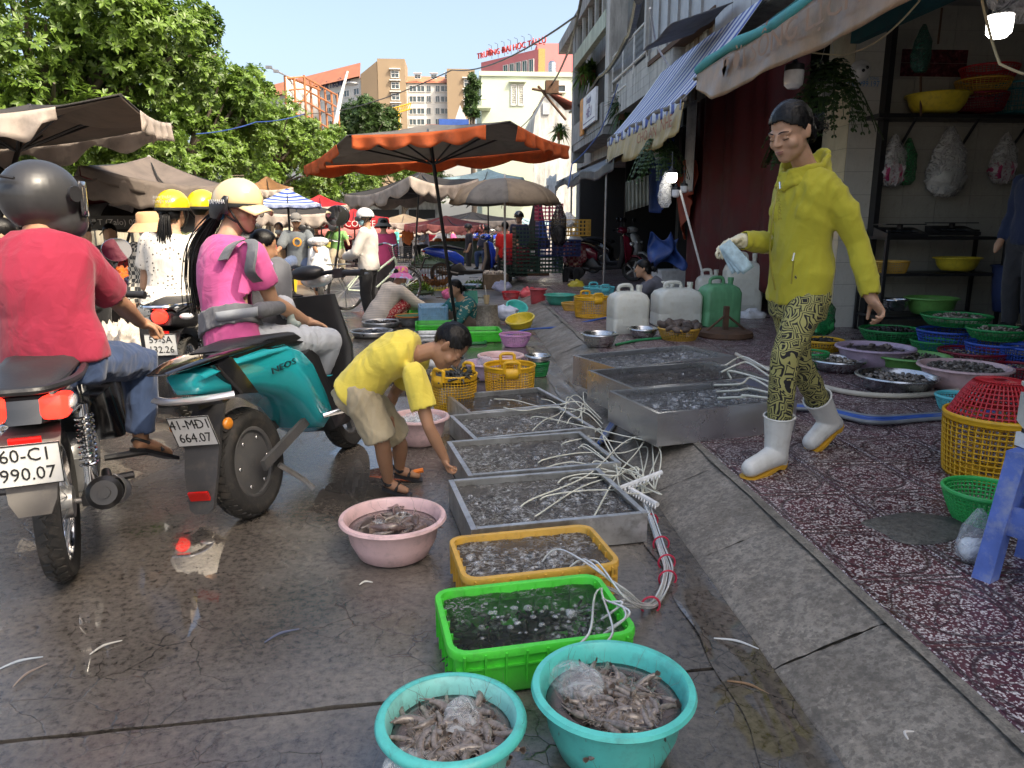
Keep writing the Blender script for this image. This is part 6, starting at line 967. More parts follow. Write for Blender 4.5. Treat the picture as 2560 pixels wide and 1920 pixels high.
  if hair=='pony':
   r=random.Random(seed); q=MB();
   pl=J.get('pony')or[(0,-.09,-.02),(0,-.13,-.06),(0,-.14,-.2),(0,-.11,-.36)]
   for _ in range(320 if detail else 160):o1=V((r.gauss(0,.011),r.gauss(0,.009),r.gauss(0,.009))); pts=[L2(V(p)+o1*(.4+i*.75)+V((0,0,-r.uniform(0,.05)*i/3)))for i,p in enumerate(pl)]; q.tube(bez(pts,10),[(.0034 if detail else .0045)*(1-.75*i/30)for i in range(len(bez(pts,10)))],4)
   stuff(q.build('ponytail',hm,th,None,180))
 if detail:
  for sx in(-1,1):
   q=MB(); q.ell(L2((sx*.031,.0715,-.001)),[x*hk for x in(.0145,.0085,.008)],M,12,8); q.build('eye',skin,th)
   q=MB(); q.tube(bez([L2((sx*.018,.0765,-.005)),L2((sx*.031,.0805,-.008)),L2((sx*.046,.0705,-.006))],6),[.0006,.0014*hk,.0016*hk,.0012*hk],5); q.build('eyelid',HAIR,th)
   q=MB(); q.tube(bez([L2((sx*.013,.0875,.02)),L2((sx*.03,.0855,.026)),L2((sx*.052,.068,.021))],6),[.0022*hk,.003*hk,.0026*hk,.001*hk],5); q.build('eyebrow',HAIR,th)
  q=MB(); q.ell(L2((0,.0865,-.0535)),[x*hk for x in(.019,.0105,.004)],M,12,6); q.ell(L2((0,.0845,-.0625)),[x*hk for x in(.016,.0098,.0045)],M,12,6); q.build('lips',LIP,th)
 if mask:q=MB(); q.ell(L2((0,.035,-.05)),[x*hk for x in(.062,.072,.052)],M,16,10); me=q.mesh('mk'); clipz(me,lambda c:(Mi@(V(c)-(hc-base))/hk).y>.02); solid(obj('face_mask',me,mask,th),.004)
 if hat:hats(hat,th,L2,M,hk)
 th['_b']=0; del th['_b']; return th,base,L2,M
def hats(hat,th,L2,M,hk):
 kind,m=hat[0],hat[1]; c0_=L2((0,0,0)); X=lambda q:[tuple(L2(p))for p in q.v]
 if kind in('half','peak'):
  q=MB(); q.lathe([(.115*sin(t),.03+.115*cos(t))for t in np.linspace(.03,1.72,14)]+[(.112,.012),(.1,.014)],36); q.v=[(x*.93,y*1.12-.012,z+.012*(y/.12))for x,y,z in q.v]; q.v=X(q); q.build('helmet',m,th,None,60)
  q=MB(); q.lathe([(.1175,.02),(.1195,.008),(.117,-.0)],36); q.v=[(x*.93,y*1.12-.012,z+.012*(y/.12))for x,y,z in q.v]; q.v=X(q); q.build('helmet_trim',hat[2]if len(hat)>2 else STRAP,th)
  if kind=='peak':q=MB(); q.grid(lambda u,v:V(((u-.5)*.2*(1-.25*v),.1+.075*v-.25*(u-.5)**2*.6,.035-.028*v-.06*(u-.5)**2*2)),12,4); q.v=X(q); solid(q.build('peak',m,th,None,180),.006)
  for sx in(-1,1):q=MB(); q.tube(bez([L2((sx*.1,.0,.01)),L2((sx*.083,.03,-.04)),L2((sx*.04,.055,-.105)),L2((0,.05,-.118))],10),.006,5); q.tube(bez([L2((sx*.1,-.06,.01)),L2((sx*.084,-.01,-.04)),L2((sx*.07,.035,-.065))],8),.0055,5); q.build('chin_strap',STRAP,th)
 if kind=='cap':q=MB(); q.lathe([(.098*sin(t),.035+.09*cos(t))for t in np.linspace(.03,1.65,10)],28); q.v=[(x*.92,y*1.1-.012,z)for x,y,z in q.v]; q.grid(lambda u,v:V(((u-.5)*.15,.085+.07*v-.3*(u-.5)**2*.5,.028-.02*v-.08*(u-.5)**2)),10,3); q.v=X(q); solid(q.build('cap',m,th,None,60),.004)
 if kind=='bucket':
  q=MB(); q.lathe([(.001,.125),(.07,.123),(.09,.105),(.1,.03)],30); q.v=X(q); q.build('hat_crown',m,th,None,50); q=MB(); q.lathe([(.1,.035),(.125,.015),(.165,-.03),(.17,-.035),(.162,-.034),(.12,.008),(.098,.025)],30); q.v=X(q); q.build('hat_brim',hat[2]if len(hat)>2 else m,th)
# poses for people farther off: local x right, y forward
POSE={'stand':dict(hd=(0,.03,1.52),nk=(0,0,1.37),sl=(-.17,0,1.32),sr=(.17,0,1.32),el=(-.21,-.02,1.05),er=(.21,-.02,1.05),wl=(-.19,.1,.83),wr=(.19,.1,.83),pv=(0,0,.88),hl=(-.09,0,.85),hr=(.09,0,.85),kl=(-.1,.03,.46),kr=(.1,.03,.46),al=(-.1,-.02,.08),ar=(.1,-.02,.08),tl=(-.12,.14,.03),tr=(.12,.14,.03)),'walk':dict(hd=(0,.05,1.52),nk=(0,.02,1.37),sl=(-.17,.04,1.32),sr=(.17,-.02,1.32),el=(-.21,.1,1.06),er=(.21,-.14,1.07),wl=(-.17,.28,.95),wr=(.2,-.2,.83),pv=(0,0,.88),hl=(-.09,0,.85),hr=(.09,0,.85),kl=(-.09,-.02,.46),kr=(.09,.16,.48),al=(-.09,-.26,.14),ar=(.09,.2,.08),tl=(-.1,-.13,.04),tr=(.1,.36,.05)),'ride':dict(hd=(0,.1,1.47),nk=(0,.05,1.31),sl=(-.17,.06,1.26),sr=(.17,.06,1.26),el=(-.27,.22,1.04),er=(.27,.22,1.04),wl=(-.3,.48,1.0),wr=(.3,.48,1.0),pv=(0,0,.83),hl=(-.09,.03,.81),hr=(.09,.03,.81),kl=(-.17,.46,.8),kr=(.17,.46,.8),al=(-.14,.38,.38),ar=(.14,.38,.38),tl=(-.14,.53,.33),tr=(.14,.53,.33)),'squat':dict(hd=(0,.27,.84),nk=(0,.18,.71),sl=(-.17,.16,.65),sr=(.17,.16,.65),el=(-.2,.38,.46),er=(.2,.38,.46),wl=(-.13,.6,.34),wr=(.13,.6,.34),pv=(0,-.14,.27),hl=(-.09,-.1,.26),hr=(.09,-.1,.26),kl=(-.14,.28,.48),kr=(.14,.28,.48),al=(-.12,.08,.08),ar=(.12,.08,.08),tl=(-.13,.24,.03),tr=(.13,.24,.03)),'sit':dict(hd=(0,.06,1.16),nk=(0,.02,1.01),sl=(-.17,.02,.96),sr=(.17,.02,.96),el=(-.22,.14,.72),er=(.22,.14,.72),wl=(-.12,.36,.66),wr=(.12,.36,.66),pv=(0,0,.5),hl=(-.09,.03,.47),hr=(.09,.03,.47),kl=(-.12,.42,.5),kr=(.12,.42,.5),al=(-.12,.4,.1),ar=(.12,.4,.1),tl=(-.13,.55,.05),tr=(.13,.55,.05))}
def posed(kind,loc,head,sc=1.,face=None,mod=None):
 loc=V(loc); c,s_=cos(head),sin(head); P=dict(POSE[kind]); P.update(mod or{}); T=lambda p:loc+V((p[0]*c-p[1]*s_,p[0]*s_+p[1]*c,p[2]))*sc if False else loc+V(((p[0]*c-p[1]*s_)*sc,(p[0]*s_+p[1]*c)*sc,p[2]*sc)); J={a:T(b)for a,b in P.items()}
 fd=face or(0,1,-.08); J['face']=V((fd[0]*c-fd[1]*s_,fd[0]*s_+fd[1]*c,fd[2])); return J
def JP(d):return{a:(PY(*b)if a not in('face','up','pony')else b)for a,b in d.items()}
# ---- clothes
def pattern(name,kind,a,b_,sc=20.,rough=.8,thr=.3):
 if name in MATS:return MATS[name]
 m,nt,b=nodes_of(name); L=nt.links; tc=coordn(nt)
 if kind=='dots':v=N(nt,'ShaderNodeTexVoronoi',Scale=sc,Randomness=.6); L.new(tc,v.inputs['Vector']); c=ramp(nt,v.outputs['Distance'],[(thr,a),(thr+.03,b_)])
 elif kind=='swirl':
  n=N(nt,'ShaderNodeTexNoise',Scale=9.,Detail=1.); L.new(tc,n.inputs['Vector']); mp=nt.nodes.new('ShaderNodeMix'); mp.data_type='VECTOR'; mp.inputs[0].default_value=.1; L.new(tc,mp.inputs[4]); L.new(n.outputs[1],mp.inputs[5]); v=N(nt,'ShaderNodeTexVoronoi',Scale=sc,distance='CHEBYCHEV',Randomness=.75); L.new(mp.outputs[1],v.inputs['Vector']); mu=N(nt,'ShaderNodeMath',operation='MULTIPLY',i1=5.6); L.new(v.outputs['Distance'],mu.inputs[0]); fr=N(nt,'ShaderNodeMath',operation='FRACT'); L.new(mu.outputs[0],fr.inputs[0]); c1=ramp(nt,fr.outputs[0],[(0,a),(.36,a),(.42,b_),(.94,b_),(1,a)]); cc=ramp(nt,v.outputs['Distance'],[(.12,(1,1,1)),(.14,(0,0,0))]); c=mixc(nt,cc,c1,a)
 elif kind=='check':
  ck=N(nt,'ShaderNodeTexChecker',Scale=sc); L.new(tc,ck.inputs['Vector']); ck.inputs[1].default_value=(*a,1); ck.inputs[2].default_value=(*b_,1); c=ck.outputs[0]
 elif kind=='floral':v=N(nt,'ShaderNodeTexNoise',Scale=sc,Detail=3.,Distortion=1.); L.new(tc,v.inputs['Vector']); c=ramp(nt,v.outputs[0],[(.5,a),(.56,a),(.6,b_)])
 L.new(c,b.inputs['Base Color']); b.inputs['Roughness'].default_value=rough; f=N(nt,'ShaderNodeTexNoise',Scale=9.,Detail=3.,Distortion=1.2); L.new(tc,f.inputs['Vector']); bp=N(nt,'ShaderNodeBump',Strength=.3,Distance=.03); L.new(f.outputs[0],bp.inputs['Height']); L.new(bp.outputs[0],b.inputs['Normal']); MATS[name]=m; return m
JACKET=cloth('chartreuse_jacket',(.42,.38,.035)); PANTS=pattern('swirl_leggings','swirl',(.012,.012,.014),(.36,.34,.12),19.); YTEE=cloth('yellow_tshirt',(.76,.62,.1)); KHAKI=cloth('khaki_shorts',(.4,.34,.23)); REDTEE=cloth('crimson_tshirt',(.27,.018,.045)); JEANS=cloth('blue_jeans',(.035,.06,.13),var=.35); PINKTEE=cloth('magenta_tshirt',(.5,.085,.25)); LGREY=cloth('light_grey_trousers',(.42,.45,.5)); DOTS=pattern('dotted_blouse','dots',(.05,.045,.04),(.68,.63,.55),34.,thr=.2); GREYC=cloth('carrier_grey',(.12,.125,.14),fold=.3); GREYL=cloth('carrier_strap',(.25,.27,.3)); RUBW=mat('white_rubber',(.66,.66,.62),.35,var=.08,dirt=.35,dirtcol=(.35,.32,.25)); RUBY=mat('amber_sole',(.6,.33,.03),.5); GLOVE=mat('cream_rubber_glove',(.66,.6,.42),.42,var=.06,bump=.25,bscale=35)
# ---- the walking woman
PW=lambda x,y,Y_:PY(x,y,Y_+.11)
WJ={a:(b if a=='face'else PW(*b))for a,b in dict(hd=(1975,330,3.24),nk=(2016,426,3.3),sl=(2080,482,3.18),sr=(1966,488,3.44),el=(2146,606,3.15),wl=(2176,742,3.07),er=(1945,610,3.52),wr=(1852,602,3.42),pv=(1998,712,3.32),ch=(2010,555,3.3),hl=(2030,730,3.25),hr=(1968,730,3.40),kl=(1962,893,3.18),al=(1942,1110,3.22),tl=(1880,1150,3.1),kr=(1996,905,3.42),ar=(2082,1052,3.66),tr=(2030,1096,3.5),face=(-.82,-.44,-.4)).items()}
WJ['al']=V((PY(1942,1110,3.34).x,3.34,.225)); WJ['tl']=V((PY(1880,1150,3.22).x,3.23,.198)); WJ['tr']=V((PY(2028,1096,3.62).x,3.62,.2)); WJ['ar']=WJ['tr']+V((.13,.07,.085))
wth,wb,wL2,wM=person('woman in chartreuse hooded jacket and patterned leggings walking in white boots with banknotes',WJ,JACKET,PANTS,SKIN,.95,1.06,.006,True,'bun',sleeve=1.93,leg=1.97,loose=.016,legloose=.006,fold_top=.0065,fold_bot=.003,hem=-.16,bust=.05,seed=4,hands={'l':dict(d=(.42,-.2,-.6),n=(-.7,.0,-.55),side=1,curl=.75,k=1.05)},glovehands=('r',),neckt=1.03,root=V((1.55,3.35,.152)))
q=MB(); cN=lerp(WJ['nk'],WJ['hd'],.18)-wb
for i,(rr,dz)in enumerate(((.102,-.05),(.098,-.02),(.1,.005))):q.tube([cN+V((cos(a)*rr+.012,sin(a)*rr*.9+.02,dz+.05*(.8*cos(a)+.5*sin(a))+.01*cos(a*3)))for a in np.linspace(0,2*pi,25)],.021-.003*i,8)
q.chain([cN+V((.03,.1,.0)),cN+V((.1,.07,-.02)),cN+V((.1,.0,-.05))],[.04,.05,.035]); me=remesh(q,.008,3); fold(me,.006,30,2); obj('hood',me,JACKET,wth)
zp=[PW(x,y,Y_)-wb for x,y,Y_ in((1948,455,3.2),(1932,540,3.13),(1925,640,3.16),(1938,725,3.17))]; q=MB(); q.tube(bez(zp,16),.004,5); q.build('zip',mat('zip_olive',(.25,.22,.02),.5),wth); q=MB(); q.tube([PW(1986,632,3.1)-wb,PW(1982,652,3.1)-wb],.005,6); q.tube([PW(1950,455,3.16)-wb,PW(1951,472,3.15)-wb],.0045,6); q.build('zip_pull',CHROME,wth); q=MB(); q.tube([PW(1984,650,3.12)-wb,PW(1978,710,3.13)-wb],.004,5); q.build('pocket_seam',MATS['zip_olive'],wth)
text('NEW MODE',.024,MATS['zip_olive'],wth,PW(1947,512,3.098)-wb,(.12,-.06,-1),(1,.2,.1))
def boot(a,t,kn,label):
 q=MB(); sh=(kn-a).normalized(); d=(t-a); d=(d-sh*d.dot(sh)*.5).normalized(); topc=a+sh*.2; q.chain([topc,a+sh*.08,a],[.07,.058,.054],14); q.chain([a,lerp(a,t,.55),t],[.056,.046,.042],14); q.chain([a-d*.02-sh*.03,a],[.048,.054]); q.shift(wb); me=remesh(q,.006,3); tp=topc-wb; clipz(me,lambda c:(V(c)-tp).dot(sh)<.005); o=obj('boot',me,RUBW,wth); solid(o,.005)
 s2=MB(); s2.tube([topc-wb+(basis(sh)[0]*cos(x)+basis(sh)[1]*sin(x))*.072 for x in np.linspace(0,2*pi,25)],.004,6); s2.build('boot_band',RUBW,o)
 nrm=d.cross(d.cross(sh)).normalized(); nrm=nrm if nrm.dot(sh)<0 else-nrm; sd_=d.cross(sh).normalized(); s3=MB(); R0=[]
 for p,w,hh in((a-d*.05,.036,.03),(a-d*.01,.045,.03),(a+d*.025,.043,.016),(lerp(a,t,.7),.05,.016),(t+d*.025,.042,.016),(t+d*.045,.02,.014)):bs=p-wb+nrm*.052; R0.append([bs+sd_*w*x+nrm*y for x,y in((-1,-.012),(1,-.012),(1,hh-.012),(-1,hh-.012))])
 s3.loft(R0); s3.build('sole',RUBY,o)
boot(WJ['al'],WJ['tl'],WJ['kl'],'l'); boot(WJ['ar'],WJ['tr'],WJ['kr'],'r')
q=MB(); w_,e_=WJ['wr'],WJ['er']; q.chain([lerp(e_,w_,.35),w_],[.052,.036]); add_hand(q,w_,PW(1800,610,3.36)-w_,(.2,-.3,-.9),-1,.55,1.12); q.shift(wb); me=remesh(q,.0048,2); fold(me,.004,50,1); obj('rubber_glove',me,GLOVE,wth)
q=MB(); n0=PW(1806,612,3.3); NB=thing('banknotes','folded light blue banknotes held in the cream rubber glove','banknotes',n0)
for i in range(3):q=MB(); a_=(.1*i); q.grid(lambda u,v:V((.055+.02*i-.0,-.004*i,-.1))*u*1.25+V((.055,.01,.035))*(v-.3)+V((0,.004*sin(u*4+i),0)),8,3); solid(q.build('note',mat('banknote_blue',(.35,.5,.58),.7,var=.3,scale=30),NB),.0008)
# ---- the bending boy
BJ=JP(dict(hd=(1124,866,3.42),nk=(1044,886,3.42),sr=(1036,935,3.28),sl=(1046,900,3.56),er=(1072,1068,3.22),wr=(1112,1146,3.24),el=(985,985,3.68),wl=(968,1030,3.6),pv=(900,968,3.5),ch=(975,893,3.45),hr=(902,985,3.42),hl=(905,985,3.58),kr=(956,1110,3.42),ar=(972,1238,3.52),tr=(1015,1250,3.5),kl=(1000,1110,3.66),al=(1000,1212,3.72),tl=(1045,1226,3.72),face=(.5,-.12,-.86),up=(.86,0,.5)))
for k_ in('ar','al'):BJ[k_].z=.075
for k_ in('tr','tl'):BJ[k_].z=.03
bth,bb,bL2,bM=person('boy in yellow t-shirt and khaki shorts bending over the steel tanks to touch the water',BJ,YTEE,KHAKI,SKIN2,.76,.92,.005,True,'short',sleeve=.62,leg=.86,loose=.026,legloose=.02,fold_top=.0055,fold_bot=.006,hem=-.14,seed=11,shoes=('sandal',BLACKP),hands={'r':dict(d=(.25,-.1,-.9),n=(.7,.1,.3),side=1,curl=1.0,k=.95)},root=V((-.3,3.55,.0)))
q=MB(); q.tube([BJ['tl']+V((-.02,0,.02))-bb,BJ['tl']+V((.03,0,.03))-bb],.012,6); q.build('orange_tag',mat('orange_tag',(.8,.2,.02),.5),bth)
# ---- the rider in crimson
MJ=JP(dict(hd=(98,506,3.06),nk=(100,596,3.0),sl=(0,640,3.0),sr=(196,642,2.98),el=(-40,770,3.15),wl=(40,835,3.55),er=(292,752,3.2),wr=(352,806,3.55),pv=(138,876,2.92),ch=(112,735,2.92),hl=(100,900,2.98),hr=(180,900,2.98),kr=(352,905,3.45),ar=(352,1098,3.42),tr=(420,1132,3.62),kl=(95,930,3.6),al=(80,1110,3.5),tl=(90,1140,3.7),face=(.35,.9,.0)))
mth,mb,mL2,mM=person('man in crimson t-shirt, jeans and black full-face helmet seated on the black motorbike',MJ,REDTEE,JEANS,SKIN2,1.02,1.02,.0075,False,None,sleeve=.78,leg=1.88,loose=.028,legloose=.014,fold_top=.0035,fold_bot=.006,hem=-.1,seed=21,shoes=('sandal',BLACKP),hands={'r':dict(d=(.4,.5,-.3),n=(.1,.1,-1),side=-1,curl=1.0),'l':dict(d=(.3,.6,-.3),n=(.1,.1,-1),side=1,curl=1.0)},root=G(139,1441))
HELB=mat('matt_black_helmet',(.03,.03,.032),.42,var=.15,coat=.15,bump=.03)
q=MB(); q.ell(mL2((0,.01,.02)),(.128,.156,.14),mM,32,20); q.ell(mL2((0,.05,-.07)),(.116,.13,.094),mM,28,16); me=remesh(q,.007,3); Mi_=mM.transposed(); clipz(me,lambda c:(lambda p:p.z>-.105-.25*p.y and not(p.y>.095 and-.045<p.z<.055 and abs(p.x)<.1))(Mi_@(V(c)-mL2((0,0,0)))/1.08)); solid(obj('helmet',me,HELB,mth),.02,-1)
q=MB(); q.grid(lambda u,v:mL2(V((.132*sin((u-.5)*2.6),.03+.142*cos((u-.5)*2.6),-.05+.13*v))),20,6); solid(q.build('visor',mat('smoke_visor',(.04,.04,.045),.05,coat=1),mth,None,180),.004); q=MB(); q.tube([mL2((.14,.03,.03)),mL2((.15,.03,.03))],.03,14); q.build('visor_pivot',BLACKP,mth)
q=MB(); q.tube(bez([mL2((-.1,-.11,.08)),mL2((-.02,-.155,.09)),mL2((.06,-.14,.08))],8),.006,5); q.build('vent_slot',BLACKP,mth); text('Royal Helmet',.028,mat('gold_print',(.6,.35,.15),.4),mth,mL2((-.05,-.155,.028)),mM@V((1,-.35,0)),mM@V((0,0,1)),ext=.001); q=MB(); q.box(mL2((-.045,-.152,-.052)),(.03,.004,.026),mM); q.build('sticker',WHITE,mth)
# ---- the woman in pink with baby
PJ=JP(dict(hd=(598,520,3.86),nk=(570,596,3.82),sl=(528,625,3.98),sr=(632,634,3.66),el=(610,730,4.2),wl=(700,790,4.35),er=(680,752,3.74),wr=(764,802,4.02),pv=(582,846,3.66),ch=(566,720,3.74),hl=(570,855,3.78),hr=(606,858,3.62),kr=(822,852,4.02),ar=(786,978,4.06),tr=(826,1004,4.2),kl=(760,850,4.4),al=(740,960,4.3),tl=(780,985,4.4),face=(.93,-.3,-.12)))
PJ['pony']=[(0,-.085,-.03),(0,-.14,-.07),(.015,-.2,-.2),(.02,-.19,-.36),(.015,-.15,-.47)]
pth,pb,pL2,pM=person('woman in magenta t-shirt and cream half helmet carrying a baby on the turquoise scooter',PJ,PINKTEE,LGREY,SKIN,.98,1.0,.0065,True,'pony',hat=('peak',mat('cream_helmet',(.72,.55,.3),.2,coat=.5,var=.05),STRAP),sleeve=.62,leg=1.55,loose=.022,legloose=.014,fold_top=.004,fold_bot=.006,hem=-.12,seed=31,shoes=('sandal',WHITE),hands={'r':dict(d=(.5,.35,-.2),n=(.1,-.1,-1),side=1,curl=.25)},bust=.03,root=V((-.9,3.8,0)))
q=MB(); q.lathe([(.1195,.055),(.121,.03),(.1205,-.005),(.114,-.03),(.108,-.03)],36); q.v=[(x*.93,y*1.12-.012,z-(.03 if y<-.02 else 0))for x,y,z in q.v]; i0=0; q.v=[tuple(pL2(p))for p in q.v]; me=q.mesh('b'); pMi=pM.transposed(); clipz(me,lambda c:(pMi@(V(c)-pL2((0,0,0)))).y<.03); solid(obj('helmet_side_band',me,BLACKP,pth),.004); text('YAMAHA',.03,WHITE,pth,pL2((.107,-.055,.02)),pM@V((.32,1,.12)),pM@V((0,0,1)),ext=.001)
for sx in(-1,1):q=MB(); q.tube([pL2((sx*.032+.02*cos(a),.105,-.012+.02*sin(a)))for a in np.linspace(0,2*pi,17)],.0018,5); q.tube([pL2((sx*.052,.103,-.005)),pL2((sx*.078,.0,.0))],.0016,5); q.build('glasses_frame',BLACKP,pth)
q=MB(); [q.lathe([(.001,0),(.018,0)],16,pL2((sx*.032,.105,-.012)),pM@Matrix.Rotation(pi/2,3,'X'))for sx in(-1,1)]; q.build('glasses_lenses',mat('dark_lens',(.02,.02,.025),.08,alpha=.7),pth); q=MB(); q.ell(pL2((0,-.1,-.04)),(.03,.02,.03)); q.build('hair_tie',mat('blue_tie',(.02,.35,.6),.6),pth)
BC=thing('baby_carrier','grey baby carrier with wide belt worn by the woman in magenta','baby carrier',PJ['pv']); b0_=PJ['pv']
q=MB(); q.loft(torso_rings(PJ,.98,.036,.06,.26)); me=remesh(q.shift(b0_),.008,2,.5,.004,20); obj('waist_belt',me,GREYC,BC); q=MB(); q.chain([PY(650,775,3.6)-b0_,PY(700,770,3.72)-b0_],[.04,.035]); obj('belt_pouch',remesh(q,.008,2,.5,.004),GREYC,BC)
q=MB(); pts=[PY(618,768,3.5)-b0_,PY(595,775,3.5)-b0_,PY(556,782,3.52)-b0_,PY(530,765,3.56)-b0_,PY(538,795,3.56)-b0_,PY(575,790,3.5)-b0_]; q.grid(lambda u,v:PY(540+105*u,792-14*u,3.5+.05*(u-.5)**2)+V((0,-.004*sin(u*9),.022*(v-.5)*2))-b0_,30,1); solid(q.build('belt_end',GREYL,BC),.004)
for s_,P in(('r',[(556,650,3.59),(576,616,3.6),(606,600,3.62),(630,606,3.57),(628,640,3.52),(624,680,3.52),(644,705,3.58)]),):q=MB(); bp_=bez([PY(*p)-b0_ for p in P],24); sd_=V((.62,-.35,.1)).normalized(); q.loft([[p+sd_*.034*x+V((-.3,-.9,.1))*.011*y for x,y in((-1,-.4),(-.8,.6),(.8,.6),(1,-.4),(.8,-1),(-.8,-1))]for p in bp_]); q.build('shoulder_strap',GREYC,BC,None,60)
q=MB(); q.chain([PY(690,680,4.05)-b0_,PY(680,740,4.0)-b0_,PY(670,800,3.95)-b0_],[.09,.11,.1]); obj('front_panel',remesh(q,.01,3,.5,.006),GREYC,BC)
BBJ=dict(hd=PY(660,618,4.02),nk=PY(664,655,4.05),sl=PY(640,670,4.1),sr=PY(686,672,4.0),el=PY(640,700,4.2),wl=PY(650,720,4.2),er=PY(695,700,4.05),wr=PY(690,720,4.1),pv=PY(672,745,4.02),hl=PY(660,755,4.1),hr=PY(685,755,3.98),kr=PY(715,765,3.9),ar=PY(728,800,3.86),tr=PY(742,808,3.84),kl=PY(690,765,4.2),al=PY(700,800,4.25),tl=PY(710,805,4.25),face=V((.7,.3,-.3)))
person('baby with dark hair in a grey carrier against the woman in magenta',BBJ,cloth('lilac_baby_top',(.55,.25,.6)),LGREY,SKIN2,.5,.75,.008,False,'short',sleeve=.6,leg=1.6,loose=.012,legloose=.01,shoes=('shoe',mat('baby_shoe',(.3,.36,.34),.7)),root=BBJ['pv'],seed=2)
# ---- the couple ahead: dotted blouse and green shirt
DJ=posed('ride',G(432,1010)+V((0,.15,0)),R(-8),1.0,None,dict(wl=(-.12,.3,.85),wr=(.12,.3,.85),el=(-.26,.1,.95),er=(.26,.1,.95),pv=(0,-.02,.83)))
def to_px(J,key,px,py,Y_):d=PY(px,py,Y_)-J[key]; return{a:(b+d if a not in('face','up')else b)for a,b in J.items()}
DJ=to_px(DJ,'hd',434,527,5.4); DJ['pony']=[(0,-.09,-.02),(0,-.12,-.06),(0,-.13,-.2),(0,-.1,-.33)]
YHEL=mat('yellow_helmet',(.78,.55,.02),.18,coat=.6,var=.06,dirt=.25)
dth,db,dL2,dM=person('woman in cream dotted blouse with ponytail and yellow half helmet riding pillion',DJ,DOTS,cloth('dark_skirt',(.05,.05,.055)),SKIN,1.0,1.0,.0095,False,'pony',hat=('half',YHEL),sleeve=.55,leg=1.9,loose=.03,fold_top=.006,hem=-.05,seed=41,shoes=('shoe',BLACKP),root=G(440,1040))
q=MB(); c_=DJ['pv']-db; n_=48
for r0,r1,z0,z1,s_ in((.155,.24,.14,-.05,0),(.19,.25,.02,-.13,1)):q.loft([[c_+V((cos(a)*r*(1+.05*k2*sin(a*9+s_)),sin(a)*r*.85*(1+.05*k2*sin(a*9+s_)),z+.008*k2*sin(a*9)))for a in np.linspace(0,2*pi,n_,endpoint=False)]for r,z,k2 in((r0,z0,0),((r0+r1)/2,(z0+z1)/2,.6),(r1,z1,1))],cap=False);
solid(q.build('blouse_ruffle',DOTS,dth,None,180),.004); text('BẠN THẬT',.026,mat('grey_print',(.35,.33,.3),.5),dth,dL2((-.0,-.143,.075)),dM@V((1,0,0)),dM@V((0,.25,1)),ext=.001); text('TUYỆT VỜI',.026,MATS['grey_print'],dth,dL2((0,-.147,.045)),dM@V((1,0,0)),dM@V((0,.1,1)),ext=.001)
GJ=to_px(posed('ride',G(480,1000),R(-8),1.04),'hd',508,524,5.85); person('driver in olive green shirt and plain yellow helmet in front of the dotted blouse',GJ,cloth('olive_shirt',(.1,.12,.035)),JEANS,SKIN2,1.0,1.02,.0115,False,'short',hat=('half',YHEL),sleeve=.7,leg=1.9,seed=42,shoes=('shoe',BLACKP),root=G(480,1000))
